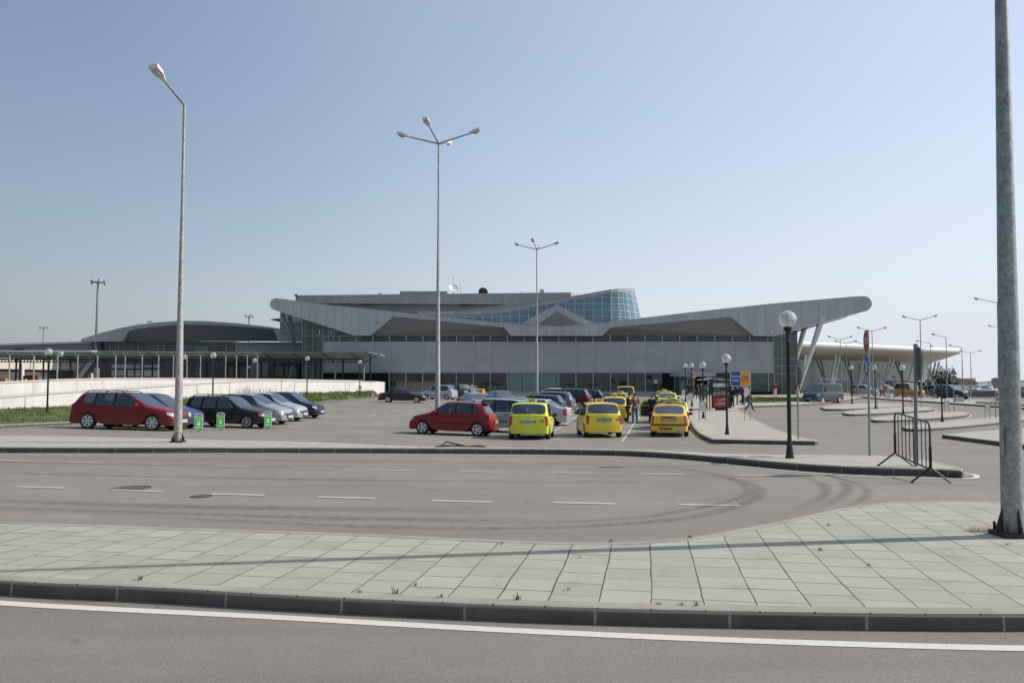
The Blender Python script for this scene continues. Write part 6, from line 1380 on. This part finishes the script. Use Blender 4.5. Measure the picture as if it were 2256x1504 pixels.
def sign_face(name, parent, shape, c, nrm, w, front, back=None, th=.012, hh=None):
    """flat sign plate; front material faces nrm"""
    nrm = Vector(nrm).normalized(); s = Vector((0,0,1)).cross(nrm).normalized(); u = Vector((0,0,1)); c = Vector(c)
    if shape == 'oct': pl = [(math.cos(R(22.5+45*i))*w/2/math.cos(R(22.5)), math.sin(R(22.5+45*i))*w/2/math.cos(R(22.5))) for i in range(8)]
    elif shape == 'round': pl = [(math.cos(2*math.pi*i/32)*w/2, math.sin(2*math.pi*i/32)*w/2) for i in range(32)]
    elif shape == 'tri': pl = [(-w/2, -w*.43), (w/2, -w*.43), (.03, w*.43), (-.03, w*.43)]
    elif shape == 'rrect':
        hh = hh or w; r = .12*min(w, hh); pl = []
        for cx, cy, a0 in ((w/2-r, hh/2-r, 0), (-w/2+r, hh/2-r, 90), (-w/2+r, -hh/2+r, 180), (w/2-r, -hh/2+r, 270)): pl += [(cx+r*math.cos(R(a0+q*22.5)), cy+r*math.sin(R(a0+q*22.5))) for q in range(5)]
    elif shape == 'arch': pl = [(w/2, -hh/2), (w/2, hh/2-w/2)]+[(w/2*math.cos(R(a)), hh/2-w/2+w/2*math.sin(R(a))) for a in range(15, 180, 15)]+[(-w/2, hh/2-w/2), (-w/2, -hh/2)]
    f = [c+s*a+u*b+nrm*th/2 for a, b in pl]; m = MB(); m.face(f); m.mi = 1; b_ = [p-nrm*th for p in f]; m.face(b_[::-1])
    for i in range(len(f)): j = (i+1) % len(f); m.face([f[j], f[i], b_[i], b_[j]])
    return m.build(name, [front, back or M['signback']], parent), s, u, nrm, c+nrm*th/2
M['signback'] = plain('sign_back_grey', (.20,.205,.205), .5, .2, var=.06); M['signred'] = plain('sign_red', (.40,.012,.015), .4, var=.05); M['signblue'] = plain('sign_blue', (.015,.06,.26), .4, var=.05); M['signwhite'] = plain('sign_white', (.70,.70,.70), .5, var=.03)
M['taxiorange'] = plain('sign_orange', (.80,.33,.008), .4, var=.03); M['posterred'] = plain('poster_red', (.34,.018,.02), .4, var=.08); M['posterdark'] = plain('poster_dark', (.02,.022,.022), .3, var=.3, nscale=1.5); M['postergreen'] = plain('poster_lettering', (.45,.50,.12), .5); M['boardgreen'] = plain('board_green', (.025,.40,.085), .5, var=.05); M['boardyellow'] = plain('board_yellow', (.75,.70,.08), .5); M['barr'] = plain('barrier_pink_grey', (.35,.24,.24), .6, var=.2)
for k in range(13):
    A_ = P(1872+k*14.5, 860, 103-k*.9); B_ = P(1872+k*14.5+12.5, 860, 103-(k+1)*.9); A_.z = grd(A_.x, A_.y)+.15; B_.z = grd(B_.x, B_.y)+.15
    crowd_barrier(A_, B_, 1.1, 7, 'pinkish grey crowd barrier, '+['first','second','third','fourth','fifth','sixth','seventh','eighth','ninth','tenth','eleventh','twelfth','thirteenth'][k]+' from the left in the row before the far road', 'row of crowd barriers before the far road', 'barr', r=.014)
def post(t, h, r=.03, mat='galv', lean=0): m = MB(); m.cyl((0,0,-.02), (lean,0,h), r, r, 12); m.sphere((lean,0,h), r, 8, 5); m.build('post', M[mat], t, True)
def ring(parent, c, s, u, r0, r1, mat, off, nrm, n=28):
    m = MB(); q = [(math.cos(2*math.pi*i/n), math.sin(2*math.pi*i/n)) for i in range(n)]; c = c+nrm*off
    for i in range(n): j = (i+1) % n; m.face([c+s*q[i][0]*r0+u*q[i][1]*r0, c+s*q[i][0]*r1+u*q[i][1]*r1, c+s*q[j][0]*r1+u*q[j][1]*r1, c+s*q[j][0]*r0+u*q[j][1]*r0])
    return m.build('rim_band', mat, parent)
# stop + keep-right signs seen almost edge on
g = G(1916, 1003, .15); t = thing('traffic_sign', 'red octagonal stop sign above a round blue arrow sign, seen nearly edge-on', 'traffic sign', g); H_ = P(1920, 728, g.y).z-g.z; post(t, H_, .028, lean=.02); s_ = F/g.y
nr = (-.981, .19, 0); w = 48/s_; o, s, u, n_, c = sign_face('stop_plate', t, 'oct', (-.045, -.03, H_-w*.5), nr, w, M['signred']); m = MB(); text_mb(m, 'STOP', c+n_*.004, s, u, w*.42, bold=.006); m.build('stop_lettering', M['signwhite'], o)
o, s, u, n_, c = sign_face('arrow_plate', t, 'round', (-.045, -.03, H_-w*1.58), nr, w, M['signblue']); m = MB(); text_mb(m, '\u2198', c+n_*.004, s, u, w*.9, bold=.012); 
if not m.f: m.prism([c+n_*.003+s*a+u*b for a, b in ((-.12,.08),(-.08,.12),(.08,-.03),(.12,.02),(.14,-.14),(-.02,-.12),(.03,-.08))], n_*.002)
m.build('arrow', M['signwhite'], o)
# big grey sign backs by the barrier
g = G(2018, 1027, .15); t = thing('traffic_sign', 'two grey sign backs on a thick pole behind the crowd barrier, seen obliquely', 'traffic sign', g); s_ = F/g.y; post(t, P(2024, 760, g.y).z-g.z, .036, 'steel_grey', lean=.05)
nr = (math.cos(R(-8))*.98, math.sin(R(16)), 0); zc_ = lambda y: P(2020, y, g.y).z-g.z; nr = (.98, -.20, 0)
sign_face('round_plate', t, 'round', (.11, .0, zc_(792)), nr, 57/s_, M['signwhite'], M['signback']); sign_face('square_plate', t, 'rrect', (.11, .0, zc_(823)), nr, 34/s_, M['signwhite'], M['signback'], hh=30/s_)
m = MB(); m.box((.05, -.0, zc_(800)), (.05, .09, 84/s_)); m.build('mounting_rail', M['signback'], t)
# more distant signs
def small_sign(px, py_base, Y, items, lab, r=.03, cat='traffic sign', nr=(0, 1, 0)):
    g = G(px, py_base, .15) if Y is None else Vector(((px-CX)/F*Y, Y, grd((px-CX)/F*Y, Y)+.1)); s_ = F/g.y; t = thing('traffic_sign', lab, cat, g, 0, 'grey sign backs on poles'); top = max(P(px, y-h/2, g.y).z-g.z for _, y, w_, h, _ in items); post(t, top-.05, r)
    for sh, y, w_, h, mt in items: sign_face('sign_plate', t, sh, (0, -.045, P(px, y, g.y).z-g.z), nr, w_/s_, M['signwhite'], M[mt], hh=h/s_)
small_sign(2102, 906, None, [('tri', 818, 17, 15, 'signback'), ('round', 835, 17.5, 17.5, 'signback')], 'triangular sign back above a round one on a pole at the nearest platforms'); small_sign(2194, 922, None, [('round', 841, 19, 19, 'signback')], 'large round grey sign back left of the mottled pole')
small_sign(2084, 0, 92, [('round', 838, 7, 7, 'signback')], 'tiny round sign back beside the triangular one'); small_sign(2057, 0, 96, [('round', 838, 8, 8, 'signback')], 'tiny round sign back near the dark trees'); small_sign(2150, 0, 130, [('rrect', 844, 5, 5, 'signback')], 'tiny square sign back on the horizon right of the bus')
small_sign(2177, 0, 130, [('tri', 841, 5, 5, 'signback')], 'tiny triangular sign back on the horizon at far right'); small_sign(2042, 0, 100, [('rrect', 839, 13, 7, 'signback')], 'small wide rectangular sign back right of the grey sign pair'); small_sign(1933, 900, None, [('round', 808, 9, 16, 'signblue'), ('round', 828, 13, 16, 'signback')], 'two small round signs just right of the blue arrow sign')
small_sign(1970, 888, None, [('round', 831, 9, 9, 'signback')], 'round sign back on a thin pole between the platforms'); small_sign(2030, 897, None, [('rrect', 820, 6, 20, 'signback')], 'narrow sign back on a thin pole right of the large grey pair')
g = G(1759, 967, .15); t = thing('traffic_sign', 'thin tall pole with a dark sign seen exactly edge-on, left of the minibus', 'traffic sign', g); post(t, P(1760, 806, g.y).z-g.z, .03); sign_face('sign_plate', t, 'round', (.04, 0, P(1760, 827, g.y).z-g.z), (1, .06, 0), 44*g.y/F, M['signback'], M['signback'])
# arched frames with white notices
def arch_frame(px, y0, y1, yp0, yp1, wpx, lab, Y=None):
    g = G(px, y1, .15) if Y is None else Vector(((px-CX)/F*Y, Y, grd(0, Y)+.15)); s_ = F/g.y; h = P(px, y0, g.y).z-g.z; w_ = wpx/s_; t = thing('notice_stand', lab, 'notice stand', g, 0, 'arched notice stands'); r = w_/2
    m = MB(); m.tube([(-r,0,0), (-r,0,h-r)]+[(-r*math.cos(R(a)), 0, h-r+r*math.sin(R(a))) for a in (30, 60, 90, 120, 150)]+[(r,0,h-r), (r,0,0)], .02, 6); m.build('frame', M['steel_grey'], t, True)
    z0 = P(px, yp0, g.y).z-g.z; z1 = P(px, yp1, g.y).z-g.z; o, s, u, n_, c = sign_face('notice_panel', t, 'arch', (0, -.02, (z0+z1)/2), (0, -1, 0), w_*.86, M['signwhite'], M['signwhite'], hh=z0-z1)
    m = MB(); 
    for k in range(3): m.face([c+n_*.003+s*(-w_*.26)+u*(.06-k*.12), c+n_*.003+s*(w_*.26)+u*(.06-k*.12), c+n_*.003+s*(w_*.26)+u*(.09-k*.12), c+n_*.003+s*(-w_*.26)+u*(.09-k*.12)])
    m.build('print_lines', M['signback'], o); return t
arch_frame(1547.5, 882, 927, 884, 907, 13.5, 'arched steel frame with a white notice in front of the second pavement lamp')
arch_frame(1521, 864, 897, 866, 883, 11, 'arched frame with a white notice beside the third pavement lamp'); arch_frame(1506.5, 856.5, 884, 858, 869.5, 9, 'arched frame with a white notice nearest the terminal entrance')
arch_frame(1956, 862, 888, 866, 879, 8.5, 'arched frame with a notice on the farthest bus platform'); arch_frame(2014, 870, 897, 873, 885, 9, 'arched frame with a notice partly behind the thick sign pole'); arch_frame(2086, 877, 908, 881, 896, 9.5, 'arched frame with a notice beside the lamp on the nearest platform'); arch_frame(2176, 886, 922, 891, 905, 11, 'arched frame with a notice left of the mottled pole')
def taxi_sign(px0, px1, y0, y1, Y, posts, lab, base=None):
    c0 = P((px0+px1)/2, (y0+y1)/2, Y); zg = grd(c0.x, Y)+.15; t = thing('taxi_sign', lab, 'taxi sign', (c0.x, Y, zg), 0, 'blue and orange taxi signs'); s_ = F/Y; W_ = (px1-px0)/s_; h_ = (y1-y0)/s_; zc_ = c0.z-zg
    for x in posts: m = MB(); xx = (x-CX)/F*Y-c0.x; m.cyl((xx, .06, 0), (xx, .06, zc_), .022, .022, 8); m.build('post', M['galv'], t, True)
    o, s, u, n_, c = sign_face('sign_plate', t, 'rrect', (0, 0, zc_), (0, -1, 0), W_, M['signwhite'], M['signback'], hh=h_)
    def half(a0, a1, mat, nm):
        m = MB(); r = .1*h_; i = .035*h_; x0, x1 = W_*a0+(i if a0 < 0 else 0), W_*a1-(i if a1 > 0 else 0); z1 = h_/2-i
        if a0 < 0: pl = [(x1, -z1), (x1, z1)]+[(x0+r+r*math.cos(R(a)), z1-r+r*math.sin(R(a))) for a in (90, 120, 150, 180)]+[(x0+r+r*math.cos(R(a)), -z1+r+r*math.sin(R(a))) for a in (180, 210, 240, 270)]
        else: pl = [(x0, z1), (x0, -z1)]+[(x1-r+r*math.cos(R(a)), -z1+r+r*math.sin(R(a))) for a in (270, 300, 330, 360)]+[(x1-r+r*math.cos(R(a)), z1-r+r*math.sin(R(a))) for a in (0, 30, 60, 90)]
        m.face([c+n_*.003+s*a+u*b for a, b in pl]); m.build(nm, mat, o)
    half(-.5, -.003, M['signblue'], 'blue_panel'); half(.003, .5, M['taxiorange'], 'orange_panel')
    m = MB(); text_mb(m, '\u0422\u0410\u041a\u0421\u0418', c+n_*.006+s*(-W_*.245)+u*(h_*.12), s, u, h_*.21, bold=.002); text_mb(m, 'TAXI', c+n_*.006+s*(-W_*.245)+u*(-h_*.13), s, u, h_*.21, bold=.002); m.build('white_lettering', M['signwhite'], o)
    m = MB(); text_mb(m, 'OK', c+n_*.006+s*(W_*.25)+u*(h_*.06), s, u, h_*.32, bold=.006, squash=1.15); m.build('blue_lettering', M['signblue'], o)
    m = MB(); text_mb(m, 'SUPERTRANS', c+n_*.006+s*(W_*.25)+u*(-h_*.14), s, u, h_*.105, bold=.002, squash=.9); m.build('red_lettering', M['signred'], o); return t
g = G(1646, 926, .15); taxi_sign(1609, 1652.5, 817, 850.5, g.y, (1639.5, 1652), 'large blue and orange taxi sign with white lettering above the pavement'); 
t = thing('notice_stand', 'white arched notice hanging below the large taxi sign', 'notice stand', g, 0, 'arched notice stands'); sign_face('notice_panel', t, 'arch', (0, 0, P(1646, 861.5, g.y).z-g.z), (0, -1, 0), 11*g.y/F, M['signwhite'], M['signwhite'], hh=19*g.y/F)
taxi_sign(1513, 1533, 819, 832, 92, (1527,), 'small distant taxi sign half hidden by the third pavement lamp')
# advertising panel and shelter
def ad_panel():
    g = G(1590, 903.5, .15); Y = g.y; s_ = F/Y; t = thing('bus_shelter', 'dark shelter frame with an illustrated black and red advertising panel on the taxi pavement', 'shelter', g); X = lambda px: (px-1590)/s_; Z = lambda y: P(1590, y, Y).z-g.z
    m = MB(); x0, x1 = X(1569), X(1610); m.box(((x0+x1)/2, .06, (Z(839)+Z(899))/2), (x1-x0, .22, Z(839)-Z(899))); m.build('casing', M['trim'], t)
    m = MB(); m.box((X(1589), .06, Z(900.5)/2+.0), (X(1601)-X(1577), .3, Z(897.5))); m.build('foot', M['trim'], t)
    pw = lambda a, b, c_, d, nm, mt, off=.0: tag(MB().face([(X(a), -.055-off, Z(d)), (X(b), -.055-off, Z(d)), (X(b), -.055-off, Z(c_)), (X(a), -.055-off, Z(c_))]).build(nm, M[mt], t))
    pw(1571.5, 1604.5, 844, 851.5, 'poster_heading', 'signwhite'); pw(1571.5, 1604.5, 851.5, 875, 'poster_picture', 'posterdark'); pw(1571.5, 1604.5, 875, 896, 'poster_base', 'posterred')
    m = MB(); text_mb(m, '\u0414\u0420\u041e\u0413\u0418\u0420\u0410\u041d', (X(1588), -.062, Z(868)), (1,0,0), (0,0,1), .30, bold=.008, squash=.72); m.build('poster_title', M['postergreen'], t)
    m = MB(); text_mb(m, '\u0410 \u043c\u0435\u043d', (X(1596), -.062, Z(862)), (1,0,0), (0,0,1), .17); text_mb(m, 'Grazhdani', (X(1579), -.062, Z(847.5)), (1,0,0), (0,0,1), .13) if False else None
    for y, a, b in ((878, 1588, 1604), (881, 1580, 1598), (887, 1582, 1600), (890.5, 1575, 1604)): m.face([(X(a), -.061, Z(y+.5)), (X(b), -.061, Z(y+.5)), (X(b), -.061, Z(y-.5)), (X(a), -.061, Z(y-.5))])
    m.build('poster_small_print', M['signwhite'], t)
    m = MB(); 
    for a, b in ((1574, 1583), (1588, 1600)): m.face([(X(a), -.061, Z(848.4)), (X(b), -.061, Z(848.4)), (X(b), -.061, Z(846.8)), (X(a), -.061, Z(846.8))])
    m.build('heading_print', M['signback'], t)
    m = MB(); c = (X(1580), Z(858.5)); n = 24
    for r0, r1, ky in ((.17, .21, 1), (.06, .085, .7)):
        for i in range(n):
            a, b = 2*math.pi*i/n, 2*math.pi*(i+1)/n; m.face([(c[0]+r0*math.cos(a), -.062, c[1]+r0*ky*math.sin(a)), (c[0]+r1*math.cos(a), -.062, c[1]+r1*ky*math.sin(a)), (c[0]+r1*math.cos(b), -.062, c[1]+r1*ky*math.sin(b)), (c[0]+r0*math.cos(b), -.062, c[1]+r0*ky*math.sin(b))])
    m.build('poster_ring', M['signback'], t)
    # glazed shelter frame behind
    for px in (1560, 1566):
        for yy in (.3, 2.6): m = MB(); m.box((X(px), yy, Z(846)/2), (.07, .07, Z(846))); m.build('shelter_post', M['trim'], t)
    m = MB(); xa, xb = X(1554), X(1612)
    for i in range(8):
        a = xa+(xb-xa)*i/8; b = xa+(xb-xa)*(i+1)/8; h = lambda x: Z(838)+.16*math.sin(math.pi*(x-xa)/(xb-xa)); m.prism([(a, .1, h(a)), (b, .1, h(b)), (b, .1, h(b)+.05), (a, .1, h(a)+.05)], (0, 2.8, 0))
    m.build('shelter_roof', M['steel_grey'], t); m = MB(); m.face([(X(1560), .3, .15), (X(1560), 2.6, .15), (X(1560), 2.6, Z(850)), (X(1560), .3, Z(850))]); m.build('side_glass', M['carglass'], t)
ad_panel()
# green rental boards
def board(px, y0, y1, wpx, rz, lab):
    g = G(px, y1+1.5, 0); s_ = F/g.y; w_ = wpx/s_; h = P(px, y0, g.y).z-g.z; t = thing('advertising_board', lab, 'advertising board', g, R(rz), 'three green advertising boards'); r = w_/2
    m = MB(); rc = .07; m.tube([(-r,0,.02), (-r,0,h-rc), (-r+rc*.4,0,h-.02), (-r+rc,0,h), (r-rc,0,h), (r-rc*.4,0,h-.02), (r,0,h-rc), (r,0,.02)], .014, 6); m.cyl((-r,0,.12), (r,0,.12), .012, .012, 6); m.cyl((-r,0,h*.84), (r,0,h*.84), .01, .01, 6)
    for q in (-.33, 0, .33): m.cyl((w_*q*.8,0,h*.84), (w_*q*.8,0,h), .008, .008, 5); m.cyl((w_*q*.8,0,.12), (w_*q*.8,0,h*.2), .008, .008, 5)
    m.build('frame', M['plastic_white'], t, True)
    for x in (-r, r): m = MB(); m.cyl((x, 0, .12), (x+.12, -.3, 0), .012, .012, 6); m.cyl((x, 0, .12), (x-.12, .3, 0), .012, .012, 6); m.build('foot', M['steel_grey'], t, True)
    m = MB(); m.box((0, -.012, h*.50), (w_*.94, .012, h*.66)); o = m.build('green_panel', M['boardgreen'], t)
    m = MB(); text_mb(m, 'Europcar', (0, -.022, h*.73), (1,0,0), (0,0,1), w_*.22, bold=.002); m.build('yellow_lettering', M['boardyellow'], o)
    m = MB(); m.face([(-.055, -.021, h*.37), (.055, -.021, h*.37), (.055, -.021, h*.60), (-.055, -.021, h*.60)]); m.face([(-w_*.38, -.021, h*.245), (w_*.38, -.021, h*.245), (w_*.38, -.021, h*.275), (-w_*.38, -.021, h*.275)]); m.build('white_print', M['signwhite'], o)
    m = MB(); text_mb(m, 'P', (0, -.024, h*.50), (1,0,0), (0,0,1), .12, bold=.003); m.build('letter', M['boardgreen'], o)
board(437, 911, 950, 17, 32, 'green advertising board nearest the red car, leftmost of three'); board(485.5, 909, 946, 15.5, 26, 'green advertising board in front of the middle of the black estate car'); board(590, 906.5, 943, 15.5, 34, 'green advertising board at the nose of the black estate car, rightmost of three')
# bits by the far road
g = G(2114, 884, .15); m = MB(); m.prism([(-.42,-.2,0),(.42,-.2,0),(.36,-.14,.42),(-.36,-.14,.42)], (0,.4,0)); o = m.build('concrete_block', M['coping']); o.location = g; tag(o, 'pale concrete block on the far verge below the dark off-road car', 'concrete block')
for px, y0, y1, a, b, lab in ((2136, 861, 884, 'signwhite', 'trim', 'white post with a black head on the far verge'), (2198, 861, 886, 'signwhite', 'posterred', 'red and white striped post beside the tall lamp post')):
    g = G(px, y1, .15); h = P(px, y0, g.y).z-g.z; t = thing('marker_post', lab, 'marker post', g); n = 5 if b == 'posterred' else 2
    for k in range(n): m = MB(); m.cyl((0,0,h*k/n), (0,0,h*(k+1)/n), .07, .07, 10); m.build('band', M[(a, b)[k % 2]], t, True)
t = thing('railing', 'thin dark red railing in front of the glass corner of the terminal', 'railing', Vector((30, 113, 0))); m = MB(); a = Vector((P(1688,860,112.6).x, 112.6, grd(0,112)+.15)); b = Vector((P(1765,860,112).x, 112, grd(0,112)+.15))
for z in (.5, 1.0): m.cyl(a+Vector((0,0,z)), b+Vector((0,0,z)), .03, .03, 6)
for k in range(7): c = a.lerp(b, k/6); m.cyl(c, c+Vector((0,0,1.0)), .025, .025, 6)
m.build('rails', plain('dark_red_paint', (.10,.025,.03), .5), t, True, world=True)
m = MB(); m.box(T(1444.5, 840.5, .12), (.5, .03, .5)); tag(m.build('window_notice', M['plate']), 'white notice stuck on a dark terminal window above the taxis', 'notice')
# ============================================================= LIGHT
SUN_AZ = 9.5; SUN_EL = 38.0
sv = Vector((math.cos(R(SUN_AZ))*math.cos(R(SUN_EL)), math.sin(R(SUN_AZ))*math.cos(R(SUN_EL)), math.sin(R(SUN_EL))))
sd = bpy.data.lights.new('sun', 'SUN'); so = bpy.data.objects.new('sun', sd); COL.objects.link(so)
sd.energy = 4.3; sd.angle = R(.55); sd.color = (1.0, .935, .85); so.rotation_euler = (-sv).to_track_quat('-Z', 'Y').to_euler(); so.location = (30, 10, 40)
w = bpy.data.worlds.new('World'); scn.world = w; w.use_nodes = True; nt = w.node_tree; nt.nodes.clear()
def wn(t, **k):
    o = nt.nodes.new(t)
    for a, b in k.items(): setattr(o, a, b)
    return o
def wm(op, a, b=0.0, c=0.0, clamp=False):
    m = wn('ShaderNodeMath', operation=op, use_clamp=clamp)
    for i, v in enumerate((a, b, c)):
        if isinstance(v, (int, float)): m.inputs[i].default_value = v
        else: nt.links.new(v, m.inputs[i])
    return m.outputs[0]
STR = .14
sky = wn('ShaderNodeTexSky'); sky.sky_type = 'NISHITA'; sky.sun_disc = False; sky.sun_elevation = R(SUN_EL); sky.sun_rotation = R(90-SUN_AZ)
sky.air_density = 1.0; sky.dust_density = .6; sky.ozone_density = 1.0; sky.altitude = 0
tc = wn('ShaderNodeTexCoord'); dt = wn('ShaderNodeVectorMath', operation='DOT_PRODUCT'); nt.links.new(tc.outputs['Generated'], dt.inputs[0]); dt.inputs[1].default_value = sv
sx = wn('ShaderNodeSeparateXYZ'); nt.links.new(tc.outputs['Generated'], sx.inputs[0]); cg = dt.outputs['Value']; el = wm('ABSOLUTE', sx.outputs[2])
hz = wm('POWER', 2.718, wm('MULTIPLY', el, -6.4))                       # airlight thickens towards the horizon ...
f = wm('ADD', wm('MULTIPLY', wm('MAXIMUM', cg, 0.0), .5), wm('MULTIPLY_ADD', hz, .84, .12)); f = wm('MINIMUM', f, .97)
lv = wm('MULTIPLY', wm('MINIMUM', wm('MULTIPLY_ADD', cg, .8, .67), wm('MULTIPLY_ADD', cg, .14, .85)), 1/STR)                            # ... and is brighter on the sun's side
hc = wn('ShaderNodeMix', data_type='RGBA', blend_type='MULTIPLY'); hc.inputs[0].default_value = 1; hc.inputs[6].default_value = (.80, .837, .915, 1)
cmb = wn('ShaderNodeCombineColor')
for i in range(3): nt.links.new(lv, cmb.inputs[i])
nt.links.new(cmb.outputs[0], hc.inputs[7])
dim = wn('ShaderNodeMix', data_type='RGBA', blend_type='MULTIPLY'); dim.inputs[0].default_value = 1; nt.links.new(sky.outputs[0], dim.inputs[6]); dl = wm('MULTIPLY_ADD', cg, .5, .84); c2 = wn('ShaderNodeCombineColor')
for i in range(3): nt.links.new(dl, c2.inputs[i])
nt.links.new(c2.outputs[0], dim.inputs[7])
mx = wn('ShaderNodeMix', data_type='RGBA'); nt.links.new(f, mx.inputs[0]); tn = wn('ShaderNodeMix', data_type='RGBA', blend_type='MULTIPLY'); tn.inputs[0].default_value = 1; nt.links.new(dim.outputs[2], tn.inputs[6]); tn.inputs[7].default_value = (.99, 1.055, 1.08, 1); nt.links.new(tn.outputs[2], mx.inputs[6]); nt.links.new(hc.outputs[2], mx.inputs[7])
bg = wn('ShaderNodeBackground'); bg.inputs[1].default_value = STR; ow = wn('ShaderNodeOutputWorld')
nt.links.new(mx.outputs[2], bg.inputs[0]); nt.links.new(bg.outputs[0], ow.inputs[0])
vs = scn.view_settings; vs.view_transform = 'Standard'; vs.look = 'None'; vs.gamma = 1; vs.use_curve_mapping = False; vs.exposure = 0.0
scn.render.engine = 'CYCLES'
